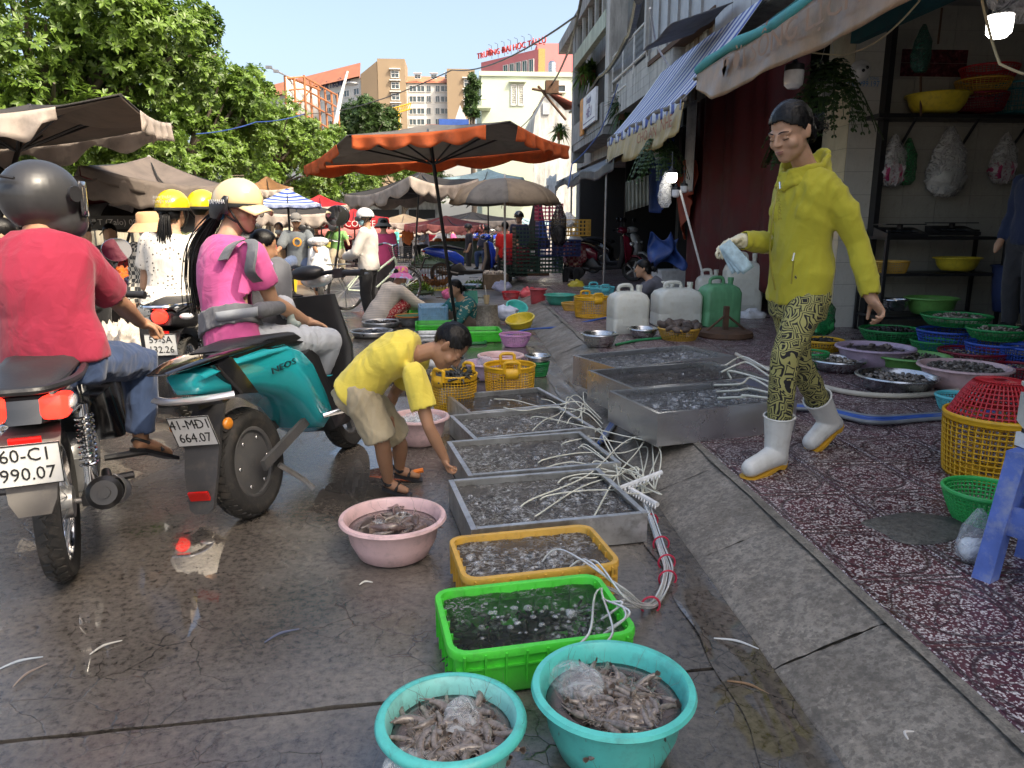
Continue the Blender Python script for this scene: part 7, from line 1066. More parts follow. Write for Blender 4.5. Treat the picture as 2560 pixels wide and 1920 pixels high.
# ================================================================ vehicles (local: x forward from the rear axle, y left, z up)
AXY=Matrix.Rotation(pi/2,3,'X'); TEAL=mat('turquoise_paint',(.012,.42,.48),.15,coat=.9,var=.04,scale=3); PLATEW=mat('plate_white',(.68,.68,.66),.4,var=.05,dirt=.15); PLATEK=mat('plate_black',(.015,.015,.015),.5); MUD=mat('muddy_grey',(.13,.12,.11),.7,dirt=.6,dirtcol=(.25,.22,.18)); SEATM=mat('black_vinyl',(.02,.02,.021),.5,bump=.15,bscale=200); SPOKE=mat('spoke_steel',(.45,.45,.45),.3,.9)
def wheel(th,x,r,w,kind='spoke',z=None,tread=True,fine=True,rimm=None):
 z=r if z is None else z; c=V((x,0,z)); n=56 if fine else 28; hw=w/2; q=MB(); prof=[(r-w*.75,-hw*.62),(r-w*.45,-hw*.95),(r-w*.18,-hw*.92),(r-.012,-hw*.6),(r,0),(r-.012,hw*.6),(r-w*.18,hw*.92),(r-w*.45,hw*.95),(r-w*.75,hw*.62)]; q.lathe(prof,n,c,AXY); t=q.build('tyre',RUBBER,th,None,60)
 if tread:
  q=MB(); m_=40
  for i in range(m_):
   a=2*pi*i/m_
   for s_,ln in((-1,1),(1,1)):
    aa=a+(.5*2*pi/m_ if s_>0 else 0); d=V((cos(aa),0,sin(aa))); t_=V((-sin(aa),0,cos(aa))); p=c+d*(r-.004)+V((0,s_*hw*.36,0)); nrm=(d*.93+V((0,s_*.36,0))).normalized(); q.box(p,(.028,hw*.62,.008),Matrix((t_,t_.cross(nrm)*-1,nrm)).transposed()@Matrix.Rotation(s_*.45,3,'Z'))
  stuff(q.build('tread_blocks',RUBBER,t))
 ri=r-w*.78; q=MB(); q.lathe([(ri+.012,-hw*.66),(ri-.004,-hw*.6),(ri-.012,0),(ri-.004,hw*.6),(ri+.012,hw*.66)],n,c,AXY); rm=q.build('rim',rimm or(CHROME if kind=='spoke'else GREYPL),th); solid(rm,.004)
 if kind=='spoke':
  q=MB(); q.lathe([(.02,-.06),(.06,-.055),(.065,-.03),(.065,.03),(.06,.055),(.02,.06)],24,c,AXY,cap=True); q.cyl(c+V((0,-.11,0)),c+V((0,.11,0)),.012); q.build('hub',GREYMETAL,th); q=MB(); ns=36 if fine else 20
  for i in range(ns):a=2*pi*i/ns; b_=a+(.35 if i%2 else-.35); s_=1 if(i//2)%2 else-1; q.cyl(c+V((.05*cos(b_),s_*.045,.05*sin(b_))),c+V((ri*cos(a),0,ri*sin(a))),.0022 if fine else .003,None,4)
  q.build('spokes',SPOKE,rm)
 elif kind=='disc':q=MB(); q.lathe([(.001,-hw*.78),(.05,-hw*.8),(ri*.72,-hw*.66),(ri*.8,-hw*.5),(ri,-hw*.42),(ri,hw*.42),(ri*.8,hw*.5),(.001,hw*.7)],36,c,AXY); q.build('hub_motor',GREYPL,th,None,30); q=MB(); [q.ell(c+V((ri*.76*cos(a),-hw*.62,ri*.76*sin(a))),(.009,.006,.009),None,8,5)for a in np.linspace(0,2*pi,6,endpoint=False)]; q.build('bolts',CHROME,rm)
 else:
  q=MB(); q.lathe([(.02,-.05),(.05,-.045),(.05,.045),(.02,.05)],20,c,AXY,cap=True)
  for i in range(5):a=2*pi*i/5; q.box(c+V((ri*.52*cos(a),0,ri*.52*sin(a))),(ri*.98,.03,.035),Matrix.Rotation(-a,3,'Y'))
  q.build('cast_spokes',GREYMETAL,rm)
def plate(th,c,l1,l2,tilt=.25,yaw=0):
 p=bpy.data.objects.new('plate_mount',None); q=MB(); rt=Matrix.Rotation(-tilt,3,'Y'); q.box(c,(.004,.19,.14),rt); o=q.build('number_plate',PLATEW,th); nx=rt@V((-1,0,0)); up=rt@V((0,0,1)); bpy.data.objects.remove(p)
 for s_,dz in((l1,.033),(l2,-.031)):text(s_,.062,PLATEK,o,V(c)+nx*.0035+up*dz,(0,-1,0),up,ext=.0006,sx=.9,name='plate_lettering')
 q=MB(); e=.003; [q.box(V(c)+rt@V((-.0015,dy,dz)),(.005,sy,sz),rt)for dy,dz,sy,sz in((0,.0685,.19,e),(0,-.0685,.19,e),(.0935,0,e,.134),(-.0935,0,e,.134))]; q.build('plate_edge',PLATEK,o)
def mirror(th,base,top,s_=1,m=BLACKP,r=.055):
 q=MB(); q.tube(bez([base,lerp(base,top,.5)+V((-.02,s_*.02,0)),top-V((0,0,.05))],8),.006,6); o=q.build('mirror_stalk',m,th); q=MB(); q.ell(top,(.02,r*1.25,r),None,16,10); q.build('mirror_shell',m,o); q=MB(); q.lathe([(.001,0),(r*1.0,0),(r*.98,.003)],20,V(top)+V((-.0205,0,0)),Matrix.Rotation(-pi/2,3,'Y'),cap=True); q.v=[(x,top[1]+(y-top[1])*1.2,z)for x,y,z in q.v]; q.build('mirror_glass',mat('mirror_glass',(.6,.62,.65),.03,1,var=.02),o)
def bars(th,x,z,w=.33,m=BLACKP,grip=.11,lever=True):
 q=MB(); q.tube(bez([(x-.1,-w,z-.01),(x,-w*.45,z+.01),(x+.02,0,z),(x,w*.45,z+.01),(x-.1,w,z-.01)],16),.012,8); q.build('handlebar',DARKMETAL,th)
 for s_ in(-1,1):
  q=MB(); q.cyl((x-.095,s_*w,z-.01),(x-.055,s_*(w-grip),z-.002),.0175,.0165,12); q.cyl((x-.1,s_*(w+.012),z-.011),(x-.094,s_*w,z-.01),.019,.019,12); q.build('grip',BLACKP,th); q=MB(); q.box((x-.04,s_*(w-grip-.03),z),(.05,.055,.05)); q.build('switch_box',BLACKP,th)
  if lever:q=MB(); q.tube(bez([(x+.0,s_*(w-grip),z),(x+.0,s_*(w-.06),z-.015),(x-.04,s_*(w+.03),z-.02)],8),.006,6); q.build('lever',GREYMETAL,th)
# ---- the turquoise scooter
TS=thing('electric_scooter','turquoise electric scooter with black seat beside the bending boy','scooter',G(642,1284),pi/2-R(15)); TS.rotation_euler=(R(-7),0,pi/2-R(15))
wheel(TS,0,.25,.125,'disc'); wheel(TS,1.1,.25,.11,'cast')
q=MB(); q.puff([(-.36,.74,.06),(-.33,.8,.09),(-.15,.84,.13),(.1,.85,.15),(.3,.83,.155),(.44,.76,.155),(.52,.64,.165),(.6,.47,.17),(.69,.33,.16),(.66,.265,.15),(.56,.24,.145),(.46,.30,.15),(.36,.42,.155),(.22,.505,.15),(0,.58,.13),(-.2,.62,.1),(-.33,.67,.07)],.15,.07,.05); o=q.build('body_panel',TEAL,TS,None,50); text('NEOS',.062,mat('dark_print',(.01,.05,.06),.4),o,(.21,-.1545,.675),(1,0,.06),ext=.002,sx=1.5)
q=MB(); q.puff([(-.26,.82,.115),(-.16,.85,.137),(-.01,.575,.138),(-.12,.59,.122)],.13,.03,.01); q.build('black_band',BLACKG,TS,None,40); q=MB(); q.puff([(-.48,.845,.05),(-.3,.875,.11),(-.05,.89,.14),(.14,.895,.15),(.2,.855,.15),(.05,.845,.14),(-.3,.835,.11),(-.46,.825,.06)],.13,.03,.012); q.build('grab_rail',BLACKG,TS,None,45)
q=MB(); q.puff([(-.16,.89,.09),(-.02,.91,.13),(.15,.92,.145),(.42,.89,.14),(.6,.80,.1),(.62,.74,.09),(.5,.76,.13),(.2,.785,.14),(-.1,.78,.12)],.13,.05,.03); q.build('seat',SEATM,TS,None,60)
q=MB(); q.puff([(.42,.70,.15),(.55,.74,.13),(.62,.66,.15),(.74,.34,.17),(1.0,.33,.16),(1.12,.62,.16),(1.08,.93,.13),(1.14,.93,.12),(1.24,.62,.15),(1.16,.3,.14),(.95,.2,.15),(.66,.22,.15)],.16,.04,.02); q.build('inner_apron',BLACKP,TS,None,45); q=MB(); q.puff([(1.15,.9,.09),(1.25,.8,.11),(1.3,.6,.11),(1.24,.48,.1),(1.22,.6,.12),(1.13,.88,.1)],.1,.03,.02); q.build('front_panel',TEAL,TS,None,50)
q=MB(); q.puff([(1.05,.47,.05),(1.18,.55,.06),(1.38,.54,.06),(1.5,.42,.05),(1.49,.4,.05),(1.36,.5,.06),(1.2,.51,.06)],.06,.02,.01); q.build('front_fender',TEAL,TS); q=MB(); [q.tube([(1.12,s_*.08,.6),(1.28,s_*.08,.25)],.022,8)for s_ in(-1,1)]; q.build('fork',DARKMETAL,TS)
q=MB(); q.tube(bez([(-.27,-.18,.63),(-.32,-.1,.63),(-.33,0,.63),(-.32,.1,.63),(-.27,.18,.63)],14),.028,10); q.v=[(x,y,.63+(z-.63)*.85)for x,y,z in q.v]; tl=q.build('tail_light_bar',CLEARL,TS); q=MB(); q.box((-.29,0,.61),(.05,.3,.03)); q.build('light_housing',BLACKP,tl); q=MB(); q.box((-.2,0,.6),(.2,.05,.06)); q.build('tail_bracket',BLACKP,TS)
q=MB(); rt=Matrix.Rotation(-.3,3,'Y'); q.loft([[V((x,y,z))for y in np.linspace(-w,w,7)]+[V((x+.02,y,z))for y in np.linspace(w,-w,7)]for x,w,z in((-.18,.07,.58),(-.27,.085,.48),(-.34,.075,.3),(-.38,.055,.17),(-.385,.03,.15))]); q.build('rear_fender',mat('charcoal_plastic',(.045,.045,.047),.5,dirt=.4,dirtcol=(.14,.12,.1)),TS,None,30); plate(TS,(-.33,0,.49),'41-MD1','664.07',.3); q=MB(); q.box(V((-.33,-.028,.49))+Matrix.Rotation(-.3,3,'Y')@V((-.004,0,.033)),(.002,.016,.005),rt); q.build('letter_bar',PLATEK,TS); q=MB(); q.box((-.375,0,.225),(.012,.09,.04),rt); q.build('reflector',REDLAMP,TS)
for s_ in(-1,1):q=MB(); q.ell((-.27,s_*.125,.5),(.03,.018,.026)); q.build('indicator',AMBER,TS); q=MB(); q.box((.24,s_*.085,.28),(.5,.02,.05),Matrix.Rotation(-.2,3,'Y')); q.build('swing_arm',GREYPL,TS); q=MB(); q.cyl((.52,s_*.15,.33),(.6,s_*.26,.34),.014,.02,8); q.box((.6,s_*.27,.345),(.12,.06,.014)); q.build('foot_peg',CHROME,TS)
bars(TS,1.03,1.04,.35); q=MB(); q.ell((1.06,0,1.06),(.08,.1,.042),None,20,12); q.build('bar_cover',BLACKP,TS); mirror(TS,V((.98,-.2,1.08)),V((.95,-.27,1.34)),-1); mirror(TS,V((.98,.2,1.08)),V((.95,.27,1.34)),1); q=MB(); q.tube(bez([(.1,-.1,.2),(.18,-.16,.1),(.2,-.2,.04)],6),.014,6); q.build('side_stand',GREYMETAL,TS); q=MB(); q.ell((1.2,0,1.02),(.06,.1,.05)); q.build('headlight',CLEARL,TS)
def _kids(o):
 for c in o.children:yield c; yield from _kids(c)
for c in _kids(TS):
 if c.name.split('.')[0]in('tyre','tread_blocks','rim','hub_motor','bolts','cast_spokes'):continue
 for v in c.data.vertices:
  x,z=v.co.x,v.co.z; k_=1 if x<.6 else max(0,1-(x-.6)/.25); v.co.z=z-k_*max(0,z-.6)*.34-(.0 if x>-.16 or z>.66 else 0); v.co.x=x if x<.55 else .55+(x-.55)*.72
# ---- underbone motorbikes
def moto(label,loc,head,body,l1,l2,round_tail=False,fine=True,lit=True,panel=None,name='motorbike'):
 th=thing(name,label,'motorbike',loc,head); wheel(th,0,.29,.09,'spoke',tread=fine,fine=fine); wheel(th,1.22,.29,.08,'spoke',tread=False,fine=fine)
 q=MB(); q.puff([(-.42,.70,.07),(-.4,.775,.085),(-.15,.80,.115),(.2,.775,.12),(.45,.66,.11),(.52,.5,.1),(.42,.45,.1),(.25,.56,.115),(0,.63,.12),(-.25,.66,.1)],.12,.045,.035); q.build('rear_cowl',body,th,None,55); q=MB(); q.puff([(-.38,.80,.08),(-.2,.845,.12),(.1,.85,.13),(.35,.82,.12),(.55,.76,.09),(.52,.7,.08),(.2,.765,.125),(-.2,.795,.12),(-.36,.785,.09)],.12,.045,.03); q.build('seat',SEATM,th,None,60)
 q=MB(); q.tube(bez([(.05,-.14,.80),(-.3,-.145,.82),(-.46,-.08,.82),(-.48,0,.82),(-.46,.08,.82),(-.3,.145,.82),(.05,.14,.80)],24),.014,8); q.build('grab_rail',BLACKP if not round_tail else CHROME,th)
 q=MB(); q.puff([(.5,.62,.06),(.8,.7,.07),(.95,.9,.09),(1.02,.88,.1),(1.02,.6,.2),(.95,.35,.22),(.85,.3,.2),(.85,.55,.16),(.75,.5,.09),(.52,.45,.07)],.12,.03,.02); q.build('leg_shield',body,th,None,45); q=MB(); q.ell((.5,0,.36),(.2,.12,.13),None,16,10); q.box((.45,0,.3),(.3,.16,.14)); q.build('engine',GREYMETAL,th)
 q=MB(); q.ell((.98,0,1.0),(.12,.19,.09),None,18,12); q.build('bar_cover',body,th); bars(th,.93,1.0,.34); mirror(th,V((.92,-.17,1.03)),V((.93,-.25,1.2)),-1); mirror(th,V((.92,.17,1.03)),V((.93,.25,1.2)),1); q=MB(); q.ell((1.09,0,.99),(.04,.09,.055)); q.build('headlight',CLEARL,th); q=MB(); [q.tube([(1.02,s_*.07,.8),(1.22,s_*.07,.29)],.02,8)for s_ in(-1,1)]; q.build('fork',CHROME,th); q=MB(); q.puff([(1.0,.5,.05),(1.15,.62,.06),(1.35,.6,.06),(1.5,.42,.05),(1.47,.42,.05),(1.33,.56,.06),(1.15,.575,.06),(1.03,.48,.05)],.06,.02,.01); q.build('front_fender',body,th)
 q=MB(); q.loft([[V((x,y,z+.0))for y in np.linspace(-w,w,7)]+[V((x+.012,y,z-.004))for y in np.linspace(w,-w,7)]for x,w,z in((-.2,.07,.66),(-.34,.085,.65),(-.43,.075,.55),(-.462,.066,.46),(-.458,.045,.41))]); q.build('mudguard',MUD if not round_tail else BLACKP,th,None,30); plate(th,(-.475,0,.585),l1,l2,.12)
 lm=REDLIT if lit else REDLAMP
 if round_tail:q=MB(); q.lathe([(.001,.03),(.03,.027),(.045,.01),(.047,-.02)],20,V((-.46,0,.76)),Matrix.Rotation(-pi/2,3,'Y')); q.build('tail_lamp',lm,th); [MB().ell((-.42,s_*.15,.755),(.03,.045,.022)).build('indicator',CLEARL,th)for s_ in(-1,1)]
 else:
  for s_ in(-1,1):q=MB(); q.puff([(0,0),(.02,.05),(.2,.035),(.22,.01),(.1,-.03),(.01,-.025)],.04,.02,.01); q.v=[(-.43+x*.85+abs(y)*.2,s_*.085+y-.0*x,.735+z)for x,y,z in q.v]; q.build('tail_lamp',lm,th); q=MB(); q.ell((-.3,s_*.125,.74),(.08,.015,.022)); q.build('indicator',CLEARL,th)
 q=MB(); q.box((-.45,0,.65),(.012,.09,.035)); q.build('reflector',REDLAMP,th)
 for s_ in(-1,1):
  q=MB(); q.cyl((0,s_*.12,.3),(.02,s_*.12,.66),.016,.016,10); q.cyl((0,s_*.12,.31),(.008,s_*.12,.42),.026,.022,12); hel=[V((.005+.02*t*.5,s_*.12,.42+.2*t))+V((.029*cos(t*2*pi*9),.029*sin(t*2*pi*9),0))for t in np.linspace(0,1,110 if fine else 40)]; q.tube(hel,.0055,6); q.build('shock_absorber',CHROME,th); q=MB(); q.box((.22,s_*.095,.29),(.48,.025,.04)); q.build('swing_arm',DARKMETAL,th); q=MB(); q.cyl((.12,s_*.13,.32),(.12,s_*.26,.33),.013,.016,8); q.cyl((.62,s_*.12,.27),(.62,s_*.3,.28),.014,.018,8); q.build('foot_peg',BLACKP,th)
 q=MB(); q.tube(bez([(.5,-.13,.24),(.3,-.15,.23),(.15,-.165,.26),(-.02,-.17,.32)],12),[.02,.025,.05,.055],14); q.cyl((.12,-.168,.27),(-.16,-.172,.36),.058,.062,18); q.cyl((-.16,-.172,.36),(-.175,-.172,.365),.062,.045,18); e_=q.build('exhaust',DARKMETAL,th); q=MB(); q.cyl((-.172,-.172,.364),(-.19,-.172,.37),.022,.022,12); q.build('tail_pipe',BLACKP,e_); q=MB(); q.grid(lambda u,v:V((.2-.3*u,-.172-.066*cos((v-.5)*2.2),.25+.1*u+.066*sin((v-.5)*2.2))),6,8); solid(q.build('heat_shield',GREYMETAL,e_),.004)
 return th
BM=moto('black underbone motorbike under the man in crimson',G(168,1436),pi/2+R(21),BLACKG,'60-C1','990.07'); text('Future',.05,PLATEW,BM,(.12,-.122,.7),(1,0,-.12),ext=.001,sx=1.1)
BM2=moto('dark motorbike with round red tail lamp carrying the couple in yellow helmets',G(478,1042),pi/2+R(4),BLACKP,'59-SA','132.26',True)
q=MB(); q.box((-.05,-.22,.6),(.3,.1,.26)); tag(q.build('saddle_bag',SEATM,None,None,20),'black vinyl saddle bag on the motorbike with the round tail lamp','bag').location=BM2.location; COL.objects['saddle_bag'].rotation_euler=BM2.rotation_euler
# ---- scooters farther off
def scooter(label,loc,head,body,side=None,fine=False,seatm=SEATM,apron=BLACKP):
 th=thing('scooter',label,'scooter',loc,head); wheel(th,0,.25,.1,'cast',tread=False,fine=fine); wheel(th,1.25,.25,.09,'cast',tread=False,fine=fine); side=side or body
 q=MB(); q.puff([(-.4,.78,.05),(-.3,.82,.09),(0,.80,.13),(.3,.74,.14),(.5,.6,.13),(.5,.42,.12),(.35,.42,.12),(.15,.55,.13),(-.15,.62,.11),(-.36,.7,.07)],.13,.05,.03); q.build('rear_body',side,th,None,50); q=MB(); q.puff([(-.28,.83,.09),(-.1,.87,.13),(.2,.87,.14),(.5,.80,.1),(.52,.74,.1),(.2,.79,.13),(-.1,.81,.12)],.13,.05,.03); q.build('seat',seatm,th,None,60)
 q=MB(); q.puff([(.42,.5,.13),(.55,.33,.15),(.92,.32,.16),(1.0,.6,.2),(.98,.92,.17),(1.04,.93,.15),(1.1,.6,.18),(1.02,.26,.15),(.6,.22,.14),(.2,.26,.12),(.2,.42,.12)],.15,.03,.02); q.build('inner_apron',apron,th,None,45); q=MB(); q.puff([(1.05,.97,.12),(1.15,.9,.15),(1.24,.66,.17),(1.2,.46,.14),(1.1,.36,.17),(1.07,.6,.21),(1.02,.93,.15)],.16,.05,.04); q.build('front_shield',body,th,None,55); q=MB(); q.puff([(1.02,.44,.05),(1.12,.54,.07),(1.32,.55,.07),(1.52,.4,.05),(1.5,.38,.05),(1.32,.5,.07),(1.14,.49,.07)],.06,.02,.01); q.build('front_fender',body,th)
 q=MB(); q.ell((1.0,0,1.04),(.13,.18,.075),None,18,12); q.build('bar_cover',body,th); q=MB(); q.ell((1.11,0,1.04),(.04,.1,.05),None,14,8); q.build('headlight',CLEARL,th); bars(th,.95,1.05,.34); mirror(th,V((.94,-.17,1.06)),V((.94,-.24,1.26)),-1); mirror(th,V((.94,.17,1.06)),V((.94,.24,1.26)),1)
 for s_ in(-1,1):q=MB(); q.ell((1.19,s_*.11,.76),(.05,.035,.05)); q.build('front_lamp',CLEARL,th)
 q=MB(); q.ell((-.38,0,.74),(.05,.09,.03)); q.build('tail_lamp',REDLAMP,th); q=MB(); q.puff([(-.1,.62,.05),(-.36,.6,.06),(-.47,.32,.06),(-.45,.32,.06),(-.34,.57,.06)],.06,.01,.01); q.build('mudguard',BLACKP,th); plate(th,(-.46,0,.5),'59-X2','418.36',.2); q=MB(); q.cyl((.35,-.15,.24),(-.12,-.16,.33),.045,.06,14); q.build('exhaust',DARKMETAL,th); q=MB(); q.box((.25,0,.28),(.5,.16,.14)); [q.tube([(1.05,s2*.07,.55),(1.25,s2*.07,.25)],.02,8)for s2 in(-1,1)]; q.build('engine_and_fork',DARKMETAL,th); return th
WHITEG=mat('white_gloss_paint',(.72,.72,.7),.18,coat=.6,var=.05); MARG=mat('maroon_gloss_paint',(.18,.01,.03),.18,coat=.7,var=.1); BLUEG=mat('blue_gloss_paint',(.015,.06,.5),.18,coat=.7,var=.06)
# two-wheeler placed by its front or rear wheel contact
WS=scooter('white scooter ridden towards us by the man in the grey t-shirt',G(770,765)+V((-.0,1.25,0)),-pi/2+R(10),WHITEG,apron=WHITEG)
BS=scooter('blue and black scooter parked across the lane behind the chicken cage',G(1115,712)+V((-.1,0,0)),R(8),BLUEG,BLUEG)
MS=scooter('maroon scooter parked on the sidewalk in front of the crates',G(1442,700,.15)+V((-.05,0,0)),R(-22),MARG,MARG); MS2=scooter('white and black scooter parked behind the maroon one',G(1500,690,.15)+V((.0,.9,0)),R(-40),WHITEG,BLACKG)
for i,(px,py,hd,bd,lab)in enumerate(((868,632,88,BLACKG,'dark motorbike ridden away down the lane by a person in maroon'),(1240,625,200,BLUEG,'small blue motorbike crossing the lane behind the vegetables'),(1290,640,170,WHITEG,'pale scooter parked beyond the vegetable heap'),(560,690,100,WHITEG,'white scooter half hidden behind the woman in magenta'),(700,660,-60,BLACKG,'black scooter parked under the pink-fringed umbrella'),(640,690,-80,BLACKG,'dark scooter waiting behind the white scooter'))):scooter(lab,G(px,py),R(hd),bd)
# ---- bicycles
def bicycle(label,loc,head,fm,basket=False,fine=True):
 th=thing('bicycle',label,'bicycle',loc,head); r=.33
 for x in(0,1.06):
  q=MB(); q.lathe([(r-.03+.018*cos(a),.018*sin(a))for a in np.linspace(0,2*pi,9)],48,V((x,0,r)),AXY); t=q.build('tyre',RUBBER,th); q=MB(); q.lathe([(r-.055,-.012),(r-.045,-.014),(r-.045,.014),(r-.055,.012)],48,V((x,0,r)),AXY); q.build('rim',CHROME,t); q=MB(); q.cyl((x,-.05,r),(x,.05,r),.02)
  for i in range(28):a=2*pi*i/28; q.cyl((x,.03 if i%2 else-.03,r),(x+(r-.05)*cos(a),0,r+(r-.05)*sin(a)),.0022,None,4)
  q.build('spokes',SPOKE,t); q=MB(); a0_,a1_=(.3,2.9)if x==0 else(.2,2.5); q.grid(lambda u,v:V((x+(r+.02)*cos(a0_+(a1_-a0_)*u),(v-.5)*.055,r+(r+.02)*sin(a0_+(a1_-a0_)*u))),20,2); solid(q.build('mudguard',CHROME,th),.003)
 q=MB(); B_,S_,H_,HT=(.45,0,.28),(.33,0,.72),(.93,0,.62),(.88,0,.8)
 for a,b_,rr in((B_,S_,.016),(B_,H_,.018),(HT,(.4,0,.5),.018),(HT,H_,.02),(H_,(1.06,.05,r),.012),(H_,(1.06,-.05,r),.012),((0,.05,r),B_,.01),((0,-.05,r),B_,.01),((0,.05,r),(.34,0,.66),.009),((0,-.05,r),(.34,0,.66),.009)):q.cyl(a,b_,rr,None,10)
 q.build('frame',fm,th); q=MB(); q.cyl(S_,(.31,0,.86),.013); q.cyl(HT,(.85,0,.98),.013); q.tube(bez([(.68,-.27,.98),(.82,-.2,1.02),(.86,0,.99),(.82,.2,1.02),(.68,.27,.98)],20),.011,8); q.build('handlebar',CHROME,th); q=MB(); q.puff([(.14,.88,.09),(.2,.91,.09),(.45,.9,.02),(.45,.88,.02),(.3,.86,.06)],.08,.02,.01); q.build('saddle',BLACKP,th); q=MB(); [q.cyl((.7,s_*.27,.98),(.8,s_*.21,1.01),.017)for s_ in(-1,1)]; q.build('grips',BLACKP,th)
 q=MB(); q.lathe([(.085,-.004),(.09,0),(.085,.004)],24,V((.45,-.04,.28)),AXY,cap=True); q.cyl((.45,-.05,.28),(.5,-.06,.12),.009); q.cyl((.45,.05,.28),(.4,.06,.44),.009); [q.box(p,(.09,.08,.02))for p in((.5,-.11,.12),(.4,.11,.44))]; q.tube([(.0,-.04,r+.04),(.45,-.04,.36)],.004,4); q.tube([(.0,-.04,r-.04),(.45,-.04,.2)],.004,4); q.build('crank',GREYMETAL,th); q=MB(); q.cyl((.02,.06,r),(.06,.14,.0),.008); q.build('kickstand',GREYMETAL,th); q=MB(); q.box((-.1,0,.72),(.36,.12,.015)); q.cyl((-.2,.05,.72),(0,.06,r),.006); q.cyl((-.2,-.05,.72),(0,-.06,r),.006); q.build('rack',GREYMETAL,th)
 if basket:q=MB(); q.loft([[V((1.02+x*sx,y*sy,z))for x,y in[(-1,-1),(0,-1),(1,-1),(1,0),(1,1),(0,1),(-1,1),(-1,0)]]for sx,sy,z in((.09,.11,.72),(.105,.125,.78),(.12,.14,.84),(.135,.155,.90),(.145,.17,.96))]); bmq=q; o=bmq.build('front_basket',BLACKP,th); s2=o.modifiers.new('s','SUBSURF'); s2.subdivision_type='SIMPLE'; s2.levels=s2.render_levels=1; w=o.modifiers.new('w','WIREFRAME'); w.thickness=.008
 return th
FRM=mat('pale_green_frame',(.6,.68,.52),.35,dirt=.3); bicycle('pale green bicycle with wire basket pushed by the hooded woman',G(868,778),R(36),FRM,True); bicycle('dark bicycle ridden towards us by the man in the green polo shirt',G(838,690)+V((0,1.0,0)),-pi/2+R(12),BLACKP)
# ================================================================ people farther off
BLK=cloth('black_cloth',(.02,.02,.022)); SHOE=('shoe',BLACKP); FLIP=('sandal',BLACKP)
def far(label,kind,px,py,Y_,head,top,bottom,hk=1.,sc=1.,face=None,mod=None,**k):
 J=to_px(posed(kind,(0,0,0),R(head),sc,face,mod),'hd',px,py,Y_)
 k.setdefault('vox',.014 if Y_<8 else .019 if Y_<12 else .027); k.setdefault('hair','short'); k.setdefault('shoes',SHOE); k.setdefault('leg',1.92); return person(label,J,top,bottom,k.pop('skin',SKIN),k.pop('k',1.),hk,root=V((J['pv'].x,J['pv'].y,min(J['al'].z,J['ar'].z)-.06)),seed=px,**k),J
(hp,HJ)=far('woman in off-white hoodie, white helmet and blue mask standing with the bicycle','stand',912,545,10.9,80,cloth('offwhite_hoodie',(.6,.56,.52)),BLK,face=(-.5,.8,-.1),sleeve=1.95,hat=('half',mat('white_helmet',(.72,.72,.72),.2,coat=.5),STRAP),mask=MASK,loose=.04,hem=-.2,vox=.0145,mod=dict(wl=(-.1,.3,.98),el=(-.24,.12,1.03)))
q=MB(); q.grid(lambda u,v:hp[2](V((.1*sin((u-.5)*2.4),.04+.105*cos((u-.5)*2.4),-.03+.06*v))),10,3); solid(q.build('visor',mat('smoke_visor',(.04,.04,.045),.05),hp[0]),.003)
far('woman in pink jacket and grey hat seen from behind in the lane','stand',958,562,14.2,10,cloth('pink_jacket',(.62,.08,.2)),cloth('grey_brown_trousers',(.07,.06,.06)),sleeve=1.9,hair='low',hat=('bucket',cloth('grey_hat',(.2,.2,.19))))
gm_,GJ2=far('man in grey t-shirt, cap and sunglasses astride the white scooter','ride',740,552,12.7,190,cloth('grey_tshirt',(.13,.145,.155)),cloth('blue_shorts',(.07,.1,.18)),sleeve=.8,leg=1.1,hat=('cap',cloth('grey_cap',(.18,.17,.16))),skin=SKIN2,vox=.0145,loose=.035,shoes=FLIP,hk=1.05,mod=dict(kl=(-.24,.3,.5),al=(-.34,.22,.08),tl=(-.36,.36,.03)))
q=MB(); c_=lerp(GJ2['pv'],GJ2['nk'],.62)-gm_[1]; q.lathe([(.05,-.004),(.075,0),(.05,.004)],18,c_+V((.03,-.16,0)),AXY); q.build('shirt_print',mat('print_orange',(.7,.28,.03),.7,var=.5,scale=20),gm_[0]); q=MB(); [q.ell(gm_[2]((sx*.03,.082,.0)),(.026,.01,.017))for sx in(-1,1)]; q.build('sunglasses',BLACKG,gm_[0])
far('man in green polo shirt, white cap and mask riding the dark bicycle','ride',840,560,18.4,184,cloth('green_polo',(.2,.42,.14)),cloth('khaki_trousers',(.35,.3,.22)),sleeve=.6,hat=('cap',WHITE),mask=MASK,vox=.02,mod=dict(kl=(-.12,.3,.62),al=(-.1,.22,.22),kr=(.12,.34,.72)))
far('man in black shirt and white mask standing under the blue umbrella','stand',697,572,14.5,175,BLK,BLK,sleeve=.8,mask=WHITE); far('person in yellow trousers behind the white scooter','stand',712,592,15,170,cloth('pink_stripe_top',(.6,.3,.32)),cloth('yellow_trousers',(.5,.42,.02)),sleeve=1.9)
HATM=pattern('rainbow_hat','floral',(.55,.1,.3),(.6,.45,.1),25.); sq_,SJ=far('shopper in striped cream blouse, red shorts and rainbow hat squatting by the trays','squat',1003,688,10.5,-58,stripes('cream_stripe_blouse',(.66,.58,.5),(.5,.44,.39),45,2,.8,uv=False),pattern('red_floral','floral',(.35,.01,.02),(.6,.5,.4),60.),leg=1.15,sleeve=1.9,hat=('bucket',HATM,pattern('blue_pink_brim','floral',(.5,.15,.35),(.15,.4,.6),18.)),shoes=FLIP,vox=.0145,loose=.045,belly=.02)
far('vendor in teal floral blouse squatting and reaching into the green trays','squat',1136,722,9.5,130,pattern('teal_floral','floral',(.015,.15,.15),(.55,.5,.35),16.),cloth('brown_check',(.13,.1,.08)),sleeve=1.9,hair='bun',shoes=('shoe',mat('green_boot',(.02,.05,.025),.5)),vox=.0145,loose=.035,mod=dict(wr=(.1,.55,.16),wl=(-.2,.62,.2)))
